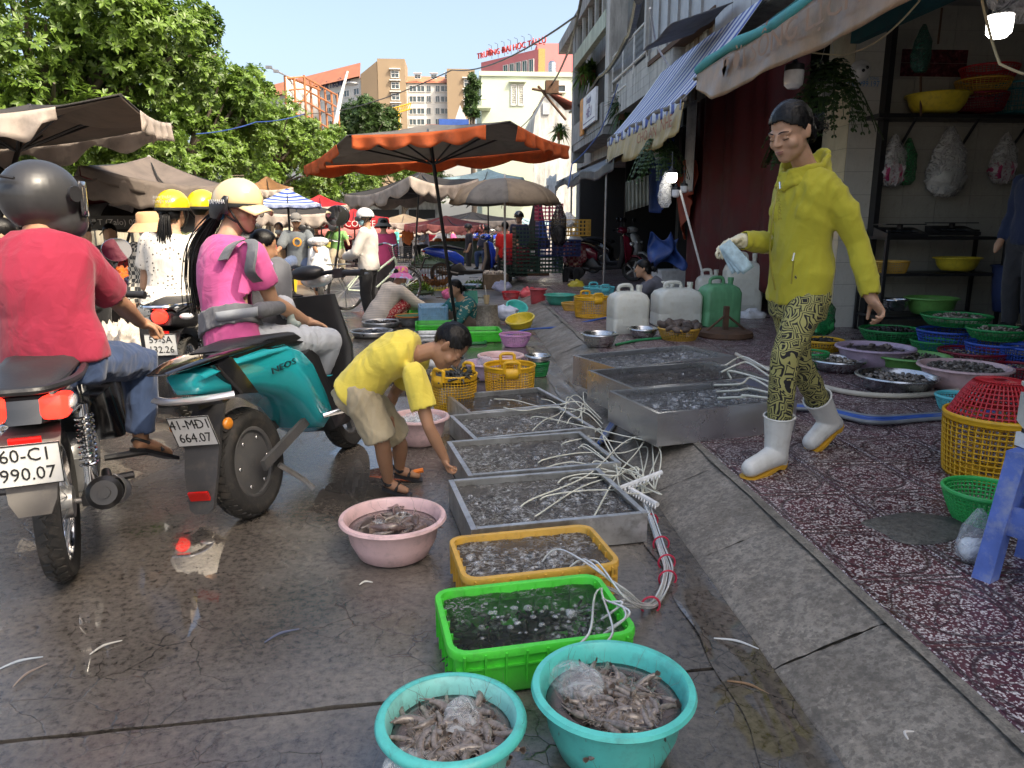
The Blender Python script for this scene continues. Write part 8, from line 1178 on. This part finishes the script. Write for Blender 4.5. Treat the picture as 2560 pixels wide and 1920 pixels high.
far('vendor in grey t-shirt crouching behind the jerrycans','squat',1606,672,9.4,75,cloth('slate_tshirt',(.1,.1,.12)),BLK,sleeve=.85,hair='bun',skin=SKIN,vox=.0145,loose=.03)
oh,OJ=far('woman in orange sun hat and white mask with plaid sleeve behind the dotted blouse','stand',372,566,6.7,170,pattern('plaid','check',(.05,.05,.05),(.55,.5,.42),30.),BLK,sleeve=1.9,hat=('bucket',cloth('peach_hat',(.65,.38,.2)),cloth('peach_brim',(.6,.36,.2))),mask=WHITE,vox=.0145,sc=.94)
far('dark-haired man bending over the clothes stall','stand',205,578,7.6,60,BLK,BLK,sleeve=.8,face=(-.2,.8,-.5),sc=.95); far('woman in red spotted blouse under the black and pale umbrella','stand',275,585,9.2,200,pattern('red_spots','dots',(.02,.01,.01),(.4,.02,.03),30.),BLK,sleeve=1.9,hair='low'); far('dark-haired person at the stall beside the man in crimson','stand',-5,590,5.2,120,BLK,BLK,sleeve=.8,sc=.92)
far('shop worker in navy shirt and dark jeans inside the fish shop','stand',2598,390,6.2,100,cloth('navy_shirt',(.02,.03,.07)),cloth('charcoal_jeans',(.04,.04,.045)),sleeve=1.9); far('seated person in white sun hat and plaid shirt behind the maroon scooter','sit',1438,596,15.6,160,pattern('maroon_plaid','check',(.2,.02,.03),(.35,.2,.18),16.),BLK,sleeve=1.9,hat=('bucket',WHITE)); far('person in navy jacket and helmet standing by the tan umbrella','stand',1297,543,17,150,cloth('navy_jacket',(.01,.015,.04)),BLK,sleeve=1.9,hat=('half',BLACKG)); far('child in red football shirt by the tan umbrella pole','stand',1262,568,16.2,20,cloth('red_football_shirt',(.55,.02,.02)),BLK,sleeve=.8,sc=.9); far('vendor in maroon sitting before the crates','sit',1288,596,16.5,100,cloth('maroon_cloth',(.13,.01,.02)),BLK,sleeve=1.9)
cr=[(868,572,27,'ride',0,(.13,.02,.04),'rider in maroon jacket with red helmet going down the lane',(.3,.02,.03)),(1018,566,30,'walk',180,(.5,.16,.06),'woman in orange floral dress walking up the lane',(.55,.5,.45)),(905,562,31,'walk',20,(.05,.25,.6),'person in bright blue shirt far down the lane',(.02,.02,.02)),(985,570,33,'walk',160,(.1,.45,.4),'person in sea green shirt far down the lane',(.6,.6,.6)),(1060,575,31,'ride',120,(.35,.4,.6),'rider in lavender shirt crossing the lane',(.6,.6,.6)),(1105,570,29,'ride',160,(.65,.65,.65),'rider in white shirt by the vegetable stall',(.55,.55,.55)),(1130,575,34,'walk',90,(.6,.1,.25),'person in hot pink top far down the lane',(.5,.3,.3)),(1080,578,38,'stand',30,(.4,.02,.05),'person in crimson top at the lane end',(.02,.02,.02)),(1170,570,24,'stand',100,(.02,.02,.03),'vendor in dark clothes behind the vegetables',(.02,.02,.02)),(1215,575,22,'sit',150,(.05,.05,.08),'vendor in dark blue seated among the vegetables',(.02,.02,.02)),(1330,570,20,'stand',170,(.1,.12,.1),'man in dark green under the dark awning',(.03,.03,.03)),(790,572,23,'ride',180,(.05,.05,.055),'rider in black following the green polo cyclist',(.05,.05,.05)),(770,575,21,'stand',100,(.3,.02,.02),'stallholder in red beside the cafe umbrella',(.02,.02,.02)),(640,575,16,'stand',200,(.04,.05,.12),'stallholder in navy under the small brown umbrella',(.02,.02,.02)),(590,580,14,'stand',160,(.25,.2,.15),'stallholder in beige behind the woman in magenta',(.02,.02,.02)),(1395,575,21,'stand',120,(.12,.05,.05),'woman in brown inside the covered stalls',(.02,.02,.02)),(930,572,40,'walk',0,(.5,.45,.4),'person in cream far down the lane',(.4,.3,.1)),(820,578,34,'stand',90,(.45,.3,.05),'person in mustard beside the red umbrella',(.02,.02,.02))]
for i,(px,py,Y_,kd,hd,c,lab,hc)in enumerate(cr):far(lab,kd,px,py,Y_,hd,cloth('crowd_%d'%i,c),BLK if i%3 else JEANS,vox=.036,sleeve=1.5 if i%2 else .8,hat=('half',mat('crowd_hat_%d'%i,hc,.4)))
# ================================================================ shop fittings
SR=thing('shelf_rack','black steel shelf rack against the tiled party wall','shelf',PY(2300,815,7.9)); s0=SR.location; s0.z=.15; x0,x1=PY(2190,700,7.8).x-s0.x,PY(2480,700,7.8).x-s0.x
for z in(.62,.97):z=z;
for py in(595,685,790):z=PY(2300,py,7.8).z-.15; q=MB(); q.box(((x0+x1)/2,0,z),(x1-x0,.5,.03)); q.build('shelf_board',BLACKP,SR)
for x in(x0,x1):
 for y in(-.24,.24):q=MB(); q.box((x,y,.55),(.035,.035,1.12)); q.build('leg',BLACKP,SR)
US=thing('wall_shelf','black wall shelf with chains carrying stacked basins','shelf',PY(2380,292,8.0)); q=MB(); q.box((.2,.1,0),(2.1,.35,.04)); q.build('shelf_board',BLACKP,US); q=MB(); [q.tube([(x,-.02,0),(x,.25,-.3)],.015)for x in(-.4,.3,.9)]; q.build('brackets',BLACKP,US); q=MB(); q.tube([PY(2302,190,7.9)-US.location,PY(2302,290,7.9)-US.location],.012,6); q.tube([PY(2355,20,7.7)-US.location,PY(2345,110,7.7)-US.location],.01,6); q.build('chains',RUST,US)
def on(px,py,Y_,r,h,m,lab,kd='basin',**k):p=PY(px,py,Y_); th=thing('basin'if kd=='basin'else 'basket',lab,'basin'if kd=='basin'else 'basket',p); (basin_parts(th,r,h,m)if kd=='basin'else basket_parts(th,r,h,m,**k)); return th
on(2340,282,8.0,.30,.18,LEMON,'big lemon basin on the high wall shelf'); on(2450,280,8.0,.25,.17,MAR,'dark red colander on the high wall shelf','b'); on(2455,232,8.0,.27,.12,YEL2,'yellow rattan basket stacked on the dark red colander','b'); on(2470,200,8.0,.28,.12,REDP,'red colander on top of the shelf stack','b'); on(2545,285,8.0,.25,.3,plastic('teal_basket_plastic',(.02,.2,.22)),'teal basket at the end of the wall shelf','b')
on(2225,684,7.8,.18,.13,YEL2,'yellow rattan basket on the rack middle shelf','b'); on(2390,676,7.8,.22,.14,LEMON,'lemon basin on the rack middle shelf'); on(2325,785,7.7,.25,.18,LGRN,'leaf green basin on the rack lowest shelf'); on(2235,775,7.7,.13,.12,STEEL,'steel pot on the rack lowest shelf'); on(2520,780,7.6,.2,.5,plastic('dull_blue_drum',(.04,.06,.16)),'dull blue plastic drum beside the rack')
def scale(p,lab,m=BLACKP,w=.32,rot=0,scr=True):
 th=thing('digital_scale',lab,'scale',p,rot); q=MB(); q.loft([[V((sx*w/2,y,z))for sx,y,z in((-1,-.14,0),(1,-.14,0),(1,.14,0),(-1,.14,0))],[V((sx*w/2,y,z))for sx,y,z in((-1,-.14,.035),(1,-.14,.035),(1,.14,.1),(-1,.14,.1))]]); q.build('housing',m,th,None,20); q=MB(); q.box((0,.03,.13),(w*1.0,.24,.012)); q.cyl((0,.02,.08),(0,.02,.13),.03); q.build('pan',STEELD if not scr else m,th); q=MB(); rt=Matrix.Rotation(.23,3,'X'); q.box((-.04,-.07,.062),(w*.55,.05,.004),rt); q.build('display',mat('lcd',(.05,.06,.07),.2),th); q=MB(); [q.box((.09+.022*i,-.095+.022*j,.055+.005*j),(.016,.016,.006),rt)for i in range(3)for j in range(3)]; q.build('keys',GREYPL,th); return th
scale(PY(2250,592,7.75),'dark digital scale on the rack top shelf beside the post',w=.45); scale(PY(2380,588,7.8),'second dark digital scale on the rack top shelf',w=.45)
PB=film('shop_bag_film',(.75,.75,.75),.4)
def bag(px,py,Y_,w,h,m,lab,inner=None,rest=False):
 p=PY(px,py,Y_); th=thing('plastic_bag',lab,'bag',p); q=MB(); n=26; q.loft([[V((r_*w*cos(a)*(1+.16*sin(5*a+z*9)),r_*w*.6*sin(a)*(1+.16*cos(4*a+z*7)),-h*z))for a in np.linspace(0,2*pi,n,endpoint=False)]for r_,z in((.08,0),(.2,.12),(.42,.35),(.5,.65),(.46,.88),(.25,1),(.02,1.01))]); q.build('film',m,th,None,180)
 if inner:q=MB(); q.ell((0,0,-h*.76),(w*.46,w*.32,h*.22)); q.v=[(x*(1+.6*mnoise.noise(V((x*20,z*20,1)))),y*(1+.6*mnoise.noise(V((x*25,y*25,5)))),z*(1+.15*mnoise.noise(V((x*25,y*20,3)))))for x,y,z in q.v]; q.build('contents',inner,th)
 return th
STRP=stripes('pink_stripe_bag',(.6,.55,.58),(.4,.03,.12),14,0,uv=False); bag(2240,335,8.15,.3,.55,PB,'clear bag of pink striped bags hanging on the tiled wall',STRP); bag(2275,345,8.2,.22,.5,film('green_bag_film',(.05,.25,.1),.6),'dark green bag hanging beside the pink striped bag'); bag(2380,315,8.15,.42,.75,PB,'big clear bag of folded plastic hanging on the tiled wall',WTARP); bag(2520,330,8.15,.3,.55,PB,'clear bag of pink and white bags hanging by the shop end',STRP); bag(2312,60,7.6,.2,.45,film('dark_green_film',(.03,.12,.09),.8),'dark green bag hanging from the ceiling chain'); bag(1665,430,9.2,.16,.42,PB,'clear bag hanging from the pole under the lit square bulb')
bag(2058,735,7.3,.3,.42,film('green_rubbish_film',(.01,.2,.06),.85),'deep green rubbish bag behind the walking woman',DGRN); sc_=thing('security_camera','white dome security camera on the tiled pillar','camera',PY(2148,178,8.2)); q=MB(); q.lathe([(.11,.0),(.115,.03),(.1,.05),(.06,.06)],24,(0,0,0),Matrix.Rotation(pi/2,3,'X'),cap=True); q.build('base',WHITE,sc_); q=MB(); q.ell((0,-.06,-.01),(.07,.07,.07)); q.build('ball',WHITE,sc_); q=MB(); [q.ell((.02*s_,-.125,.015*s_),(.018,.012,.018))for s_ in(-1,1)]; q.build('lens',BLACKG,sc_)
q=MB(); q.grid(lambda u,v:PY(2480+140*u,-20+75*v-10*u,4.7)+V((0,.1*sin(u*7)+.05*sin(v*9),.03*sin(u*11+v*5))),20,12); o=tag(q.build('plastic_sheet',film('sheet_film',(.8,.82,.85),.5),None,None,180),'clear crumpled plastic sheet hung above the lit bulb','plastic sheet')
# right foreground
th,r_,h_=bowl('basket',2490,1035,250,.3,YEL,'big yellow lattice basket under the overturned red colander',.152,'basket',nrow=10,taper=.86,solidband=.08,wt=.005); rc=thing('colander','red colander overturned on the big yellow basket','colander',th.location+V((0,0,.305))); basket_parts(rc,r_*.92,.17,REDP,48,8,.45,.006); rc.rotation_euler=(pi,0,0); rc.location.z+=.16
bowl('basket',2462,1225,210,.13,plastic('fresh_green_plastic',(.03,.42,.1)),'deep green perforated colander beside the blue stool',.152,'basket',nrow=8,taper=.6,nseg=52,wt=.006)
ST=thing('plastic_stool','worn blue plastic stool beside the plastic bag','stool',G(2640,1462,.152),.5); SM_=mat('worn_blue_stool',(.1,.17,.5),.55,var=.3,dirt=.6,dirtcol=(.4,.42,.46))
for sx in(-1,1):
 for sy in(-1,1):q=MB(); q.loft([[V((sx*(a+dx),sy*(a+dy),z))for dx,dy in((-w,-w),(w,-w),(w,w),(-w,w))]for a,w,z in((.15,.03,0),(.135,.028,.2),(.115,.03,.43))]); q.build('leg',SM_,ST)
for i in range(4):a=i*pi/2; q=MB(); q.box((.137*cos(a),.137*sin(a),.22),(.012 if i%2==0 else .22,.22 if i%2==0 else .012,.1)); q.build('apron',SM_,ST)
q=MB(); q.box((0,0,.44),(.29,.29,.02)); q.build('seat',SM_,ST); fb=thing('foam_block','white foam slab with black sponge under the tilted scale','foam',ST.location+V((0,0,.451))); q=MB(); q.box((0,0,.025),(.26,.22,.045)); q.build('slab',FOAMW,fb); q=MB(); q.box((0,0,.054),(.24,.2,.014)); q.build('sponge',BLACKP,fb); wsc=scale(ST.location+V((0,0,.513)),'white digital scale in clear film on the blue stool',mat('scale_cream',(.62,.62,.55),.4),.3,-.5); th=bag(2445,1262,2.25,.13,.2,BAGF,'knotted clear plastic bag of crushed ice by the stool leg',mat('crushed_ice',(.75,.78,.8),.4,bump=.6,bscale=60)); th.location=G(2432,1408,.152)+V((0,0,.205))
# crates behind the maroon scooter
def crate(px,py,Y_,l,w,h,m,lab,rot=0.,p=None):
 th=thing('crate',lab,'crate',PY(px,py,Y_)if p is None else p,rot)
 for k2,(L_,y,a)in enumerate(((l,-w/2,0),(l,w/2,0),(w,-l/2,pi/2),(w,l/2,pi/2))):
  q=MB(); nv=max(3,int(L_/.07))
  for z in np.linspace(.012,h-.012,5):q.box((0,y,z),(L_,.014,.022))
  for i in range(nv+1):q.box((-L_/2+L_*i/nv,y+.001,h/2),(.012,.012,h-.002))
  q.xf(Matrix.Rotation(a,4,'Z')); q.build('side',m,th,None,20)
 q=MB(); q.box((0,0,.008),(l-.02,w-.02,.01)); q.build('bottom',m,th); return th
DKG=plastic('bottle_green_plastic',(.015,.05,.035)); NAV=plastic('navy_plastic',(.015,.03,.12)); CRM=plastic('crimson_crate_plastic',(.42,.03,.1))
for px,py,m,lab in((1316,682,DKG,'bottle green crate at the stack bottom beside the closed umbrella'),(1316,645,DKG,'bottle green crate second in the stack beside the closed umbrella'),(1316,608,DKG,'bottle green crate topmost beside the closed umbrella'),(1372,682,DKG,'bottle green crate at the bottom of the tall stack'),(1372,640,NAV,'navy crate second from the bottom of the tall stack'),(1374,594,plastic('mid_blue_plastic',(.03,.08,.3)),'mid blue crate under the pink one'),(1372,551,CRM,'crimson pink crate on top of the tall stack'),(1415,640,NAV,'navy crate behind the maroon scooter seat'),(1425,590,YEL2,'amber yellow crate with a white bag, behind the maroon scooter'),(1290,660,MAR,'maroon crate behind the tan umbrella pole'),(1285,690,DKG,'bottle green crate under the maroon one')):crate(px,py,15.2+(.5 if px<1300 else 0),.5 if px!=1425 else .75,.36,.33,m,lab,.1)
bag(1420,530,15.1,.35,.32,film('white_bag_film',(.8,.8,.8),.9),'white plastic bag lying on the amber crate',FOAMW); bag(1338+60,505,14.2,.3,.8,film('black_bag_film',(.02,.02,.025),.95),'black bag hanging from the dark awning post',BLACKP)
# odds and ends of the middle ground
def foambox(px,py,w,lab):p=G(px,py,.15); th=thing('foam_box',lab,'foam box',p,.15); q=MB(); q.box((0,0,.16),(w,.45,.32),None,1.06); q.build('box',FOAMW,th,None,20); q=MB(); q.box((0,0,.335),(w*1.1,.5,.04)); q.build('lid',FOAMW,th,None,20)
foambox(1690,722,.75,'white foam box behind the jerrycans'); foambox(1790,740,.7,'white foam box beside the large round water jar')
IR=thing('iron_stand','rusty round iron stand with tripod posts in front of the green jar','stand',G(1812,842,.15)); q=MB(); q.lathe([(.28,0),(.29,.02),(.28,.06),(.24,.075),(.02,.08)],28,cap=True); q.build('disc',RUST,IR); q=MB(); q.box((0,0,.2),(.05,.05,.25)); q.tube([(.22,0,.07),(.02,0,.22)],.012); q.tube([(-.22,-.05,.07),(-.02,0,.22)],.012); q.build('posts',RUST,IR); bq_=thing('bleach_bottle','white bottle with red cap beside the walking woman','bottle',G(1862,750,.15)); q=MB(); q.lathe([(.04,0),(.045,.02),(.045,.14),(.02,.2),(.018,.22)],16,cap=True); q.build('bottle',WHITE,bq_); q=MB(); q.cyl((0,0,.22),(0,0,.27),.024,.02,12); q.build('cap',REDP,bq_)
LD=thing('wooden_ladder','grey wooden slat ladder leaning behind the white scooter','ladder',G(1600,665,.15));
for s_ in(-1,1):q=MB(); q.tube([(s_*.22,0,0),(s_*.18,.45,1.5)],.03,6); q.build('rail',WOOD,LD)
for i in range(6):q=MB(); t=.12+.16*i; q.box((0,.45*t-.03,1.5*t),(.5-.05*t,.03,.11)); q.build('slat',WOOD,LD)
sheet('folded_tarp',BLUET,None,None,lambda u,v:PY(1625+75*u,590+75*v,10.2)+V((.1*sin(v*5)*sin(u*4),.15*sin(u*9+v*3),.06*sin(u*12))),24,18); tag(COL.objects['folded_tarp'],'crumpled blue tarpaulin with orange corner beside the ladder','tarpaulin'); q=MB(); q.tube([PY(1758,690,9.2)-PY(1758,690,9.2),PY(1700,475,9.2)-PY(1758,690,9.2)],.014); tag(q.build('white_pole',WHITE,None),'thin white pole leaning by the dark red curtain','pole').location=PY(1758,690,9.2); sheet('corrugated_sheet',mat('pale_plank',(.4,.42,.36),.8),None,None,lambda u,v:PY(1565+60*u,455+75*v-18*u,12.5)+V((0,.1*abs(sin(u*20)),0)),40,4); tag(COL.objects['corrugated_sheet'],'pale corrugated sheet hanging in the dark stall','sheet')
CG=thing('chicken_cage','rusty wire cage of brown hens in front of the blue scooter','cage',G(1075,724)); q=MB()
for x in np.linspace(-.38,.38,14):
 for y in(-.25,.25):q.cyl((x,y,.03),(x,y,.5),.004,None,4)
for z in(.03,.18,.34,.5):q.tube([(-.38,-.25,z),(.38,-.25,z),(.38,.25,z),(-.38,.25,z),(-.38,-.25,z)],.006,4)
q.build('wire_frame',RUST,CG); q=MB(); q.box((0,0,.015),(.82,.56,.03)); q.build('tray',LEMON,CG)
for i in range(6):hn=thing('hen','brown hen crouching inside the rusty wire cage','hen',CG.location+V((-.28+.11*i,-.1+.2*(i%2),.04)),i*1.1,'hens in the cage'); q=MB(); q.chain([(-.08,0,.11),(.0,0,.1),(.08,0,.12),(.12,0,.2)],[.05,.075,.055,.03]); q.chain([(.12,0,.2),(.14,0,.22)],[.028,.024]); obj('body',remesh(q,.012,2),mat('hen_feather',(.2,.08,.03),.8,var=.5,scale=30),hn); q=MB(); q.ell((.14,0,.26),(.02,.006,.018)); q.build('comb',REDLAMP,hn); q=MB(); q.tube([(.16,0,.22),(.19,0,.215)],[.008,.002],6); q.build('beak',AMBER,hn)
def greens(px,py,w,h,lab,m,z0=.0,seed=1,n=700):
 p=G(px,py,z0); R_=random.Random(seed); q=MB()
 for i in range(n):a=R_.uniform(0,6.3); r_=w*sqrt(R_.random()); c=V((r_*cos(a),r_*.7*sin(a),.02+h*(1-(r_/w)**2)*R_.uniform(.6,1))); d=V((R_.gauss(0,1),R_.gauss(0,1),R_.gauss(.3,.5))).normalized(); s_=basis(d)[0]*.018; L_=R_.uniform(.06,.14); q.add([c-s_*.3,c+d*L_*.5+s_,c+d*L_,c+d*L_*.5-s_],[(0,1,2,3)])
 o=stuff(tag(q.build('vegetable_heap',m,None,None,180),lab,'vegetables')); o.location=p; q=MB(); q.lathe([(w*.95,.0),(w*1.05,.04),(w,.045),(w*.3,.03+h*.6),(.01,.03+h*.8)],24,cap=True); t_=tag(q.build('vegetable_tray',mat('dark_tray',(.03,.05,.03),.6),None),'dark round tray under the '+' '.join(lab.split()[:4]),'tray'); t_.location=p
greens(1042,735,.3,.16,'bright leafy herbs piled on a black tray',LEAF,.1,1); greens(1180,655,1.1,.45,'dark green vegetable heap along the lane',LEAFD,0,2,2200); greens(1080,668,.7,.5,'leafy green bundles under the grey umbrella',LEAFD,0,3,1500); greens(1195,720,.35,.12,'spring onions in a low pile',LEAF,.0,4,400); greens(1300,645,1.0,.5,'mixed greens heap beside the blue tub',LEAFD,.1,5,1500)
KS=thing('kitchen_scale','green spring scale with steel dish on a yellow stool','scale',G(1178,806)); q=MB(); q.box((0,0,.33),(.2,.16,.22),None,.85); q.build('case',plastic('scale_green',(.06,.35,.25)),KS); q=MB(); q.lathe([(.05,.46),(.14,.5),(.15,.52),(.14,.52),(.02,.47)],20,cap=True); q.cyl((0,0,.43),(0,0,.47),.03); q.build('dish',STEEL,KS); q=MB(); q.box((0,0,.2),(.32,.26,.03)); [q.box((sx*.12,sy*.09,.1),(.04,.04,.2))for sx in(-1,1)for sy in(-1,1)]; q.build('stool',LEMON,KS)
CB=thing('chopping_block','grey stump chopping block with an iced drink cup','chopping block',G(1213,818)); q=MB(); q.lathe([(.2,0),(.2,.1),(.17,.14),(.165,.3),(.001,.3)],24); q.build('stump',MORTAR,CB); q=MB(); q.lathe([(.03,.305),(.042,.42),(.038,.42),(.03,.31)],14,(.02,0,0)); q.cyl((.02,0,.33),(.02,0,.39),.03,.036,14); dc=q.build('drink_cup',mat('milky_drink',(.5,.38,.22),.3),CB); q=MB(); q.tube([(.02,0,.4),(.0,0,.55)],.005,6); q.build('straw',WHITE,dc); q=MB(); q.lathe([(.55,0),(.6,.2),(.58,.2),(.5,.02)],24,cap=True); tag(q.build('blue_tub',BLU,None),'blue tub at the foot of the tan umbrella pole','tub').location=G(1290,668,.1); COL.objects['blue_tub'].scale=(.6,.6,.8)
GB=thing('garlic_box','wooden box of garlic and shallots beside the herbs','box',G(1238,722)); q=MB(); [q.box(p,s_)for p,s_ in(((0,-.2,.16),(.5,.02,.3)),((0,.2,.16),(.5,.02,.3)),((-.25,0,.16),(.02,.42,.3)),((.25,0,.16),(.02,.42,.3)))]; q.build('boards',WOOD,GB); q=MB(); [q.ell((random.uniform(-.22,.22),random.uniform(-.17,.17),.26+random.uniform(0,.1)),(.035,.035,.03),None,8,6)for _ in range(70)]; stuff(q.build('garlic',mat('garlic_white',(.6,.52,.45),.7),GB))
for i,(px,py,c,lab)in enumerate(((1130,742,(.55,.12,.25),'clear bag of pink shallots beside the herbs'),(1265,790,(.6,.65,.8),'crumpled white plastic bag among the vegetable bowls'),(1320,740,(.7,.1,.12),'red checked bag among the vegetable bowls'),(1440,720,(.6,.5,.05),'yellow net bag behind the sea green basin'),(1560,650,(.6,.5,.05),'yellow plastic bag beside the maroon scooter'),(1880,800,(.7,.72,.75),'pile of clear plastic bags by the green sack'),(1255,722,(.6,.6,.8),'lilac plastic bag in the red colander'),(1080,905,(.6,.62,.63),'clear bag of fish beside the boy'))):p=G(px,py,.12 if px>1350 else .1); q=MB(); q.ell((0,0,.04),(.17,.13,.1),None,20,12); q.v=[(x*(1+.4*mnoise.noise(V((x*14,y*14,z*14+i)))),y*(1+.4*mnoise.noise(V((x*12+5,y*16,z*14)))),z*(1+.5*mnoise.noise(V((x*18,y*18,i)))))for x,y,z in q.v]; o=tag(q.build('plastic_bag',mat('bag_%d'%i,c,.3,var=.2,bump=.5,bscale=30),None,None,60),lab,'bag'); o.location=p
# clothes stall on the left
TB=thing('stall_table','market stall table heaped with orange and dark clothes','table',PY(310,720,8.2)*1.0); TB.location.z=0; q=MB(); q.box((0,0,.62),(1.5,.9,.04)); q.build('table_top',WOOD,TB); [MB().box((sx*.68,sy*.38,.3),(.05,.05,.6)).build('leg',WOOD,TB)for sx in(-1,1)for sy in(-1,1)]
for i,(dx,c,lab)in enumerate(((-.1,(.65,.13,.02),'heap of orange clothes on the stall table'),(.35,(.03,.04,.1),'heap of navy clothes on the stall table'),(-.55,(.1,.02,.04),'heap of maroon clothes on the stall table'),(.1,(.55,.5,.45),'pile of cream cloth below the stall table'))):q=MB(); q.ell((0,0,.06),(.36,.3,.16),None,18,10); me=remesh(q,.02,1); fold(me,.06,22,i,(1,1,1)); tag(obj('clothes_heap',me,cloth('heap_%d'%i,c)),lab,'clothes').location=TB.location+V((dx,-.05 if i<3 else-.55,.64 if i<3 else .1))
for i,(px,py,Y_,w,c,lab)in enumerate(((620,640,14,1.2,(.2,.12,.06),'wooden stall counter behind the woman in magenta'),(760,630,20,1.6,(.05,.05,.07),'dark stall counter under the pink-fringed umbrella'),(820,640,22,.5,(.5,.42,.3),'beige carton on the ground by the green polo cyclist'),(680,600,17,1.2,(.5,.25,.06),'orange crate stack under the blue umbrella'),(980,600,34,2.2,(.06,.06,.07),'dark stall counter far down the lane'),(1150,610,26,2.,(.05,.07,.05),'vegetable stall counter beyond the blue scooter'),(480,640,12,1.4,(.12,.1,.08),'stall counter behind the yellow helmets'),(120,640,9,1.4,(.06,.05,.05),'dark stall counter behind the man in crimson'))):
 p=PY(px,py,Y_); th=thing('stall_counter',lab,'stall',(p.x,p.y,0),.1*i); m_=mat('stall_%d'%i,c,.8,var=.4,scale=9); hgt=max(.35,min(.9,p.z+.1)); q=MB(); q.box((0,0,hgt/2),(w,.7,hgt)); q.build('counter',m_,th,None,20); q=MB(); [q.ell((random.uniform(-.45,.45)*w,random.uniform(-.25,.25),hgt+.04),(.1,.09,.07),None,8,6)for _ in range(int(w*9))]; stuff(q.build('goods',mat('stall_goods_%d'%i,(.3+.3*random.random(),.1+.3*random.random(),.06),.7,var=.6,scale=14),th))
FW=thing('market_wall','long low stained market wall behind the left stalls','wall',(-9.5,30,0)); q=MB(); q.box((0,0,1.1),(.25,36,2.2)); q.build('wall',GR_CREAM,FW,None,20); q=MB(); q.box((0,0,2.24),(.4,36.2,.08)); q.build('coping',GR_GREY,FW,None,20)
LH=thing('lane_end_house','low tin-roofed market hall closing the far end of the lane','building',(-5,66,0)); q=MB(); q.box((0,0,1.9),(18,4,3.8)); q.build('wall',GR_WHITE,LH,None,20); q=MB(); q.box((0,-2.2,3.9),(18.6,5,.15),Matrix.Rotation(.12,3,'X')); q.build('roof',mat('tin_roof',(.3,.32,.33),.5,.3),LH,None,20); [MB().box((x,-2.03,1.3),(2.2,.1,2.4)).build('doorway',DARKIN,LH)for x in(-7,-4,-1,2,5)]
# twigs and scraps on the road
for i,(px,py,L_,a,c)in enumerate(((265,1620,.1,.9,(.5,.48,.44)),(50,1660,.12,.6,(.4,.45,.5)),(75,1690,.12,1.3,(.25,.2,.17)),(705,1590,.12,.7,(.1,.12,.2)),(1840,1610,.14,-.5,(.6,.62,.62)),(1870,1720,.12,-.6,(.25,.15,.08)),(915,1460,.05,.4,(.6,.6,.55)),(2275,1840,.04,.8,(.65,.62,.58)))):o=tag(MB().tube(bez([(-L_/2,0,.003),(0,.012,.005),(L_/2,-.004,.003)],8),[.002,.004,.0015],6).build('scrap',mat('scrap_%d'%i,c,.7),None),('pale twig by the wheel of the black motorbike','thin blue plastic strip on the road joint side','brown twig crossing the blue strip','dark plastic strip in the middle of the wet road','clear plastic strip lying in the gutter','bent brown stem lying in the gutter','white paper scrap left of the amber tray','white scrap on the kerb ramp')[i],'litter'); o.location=G(px,py,.004 if px<2000 else .1); o.rotation_euler=(0,0,a)
bpy.data.scenes.remove(TMP)
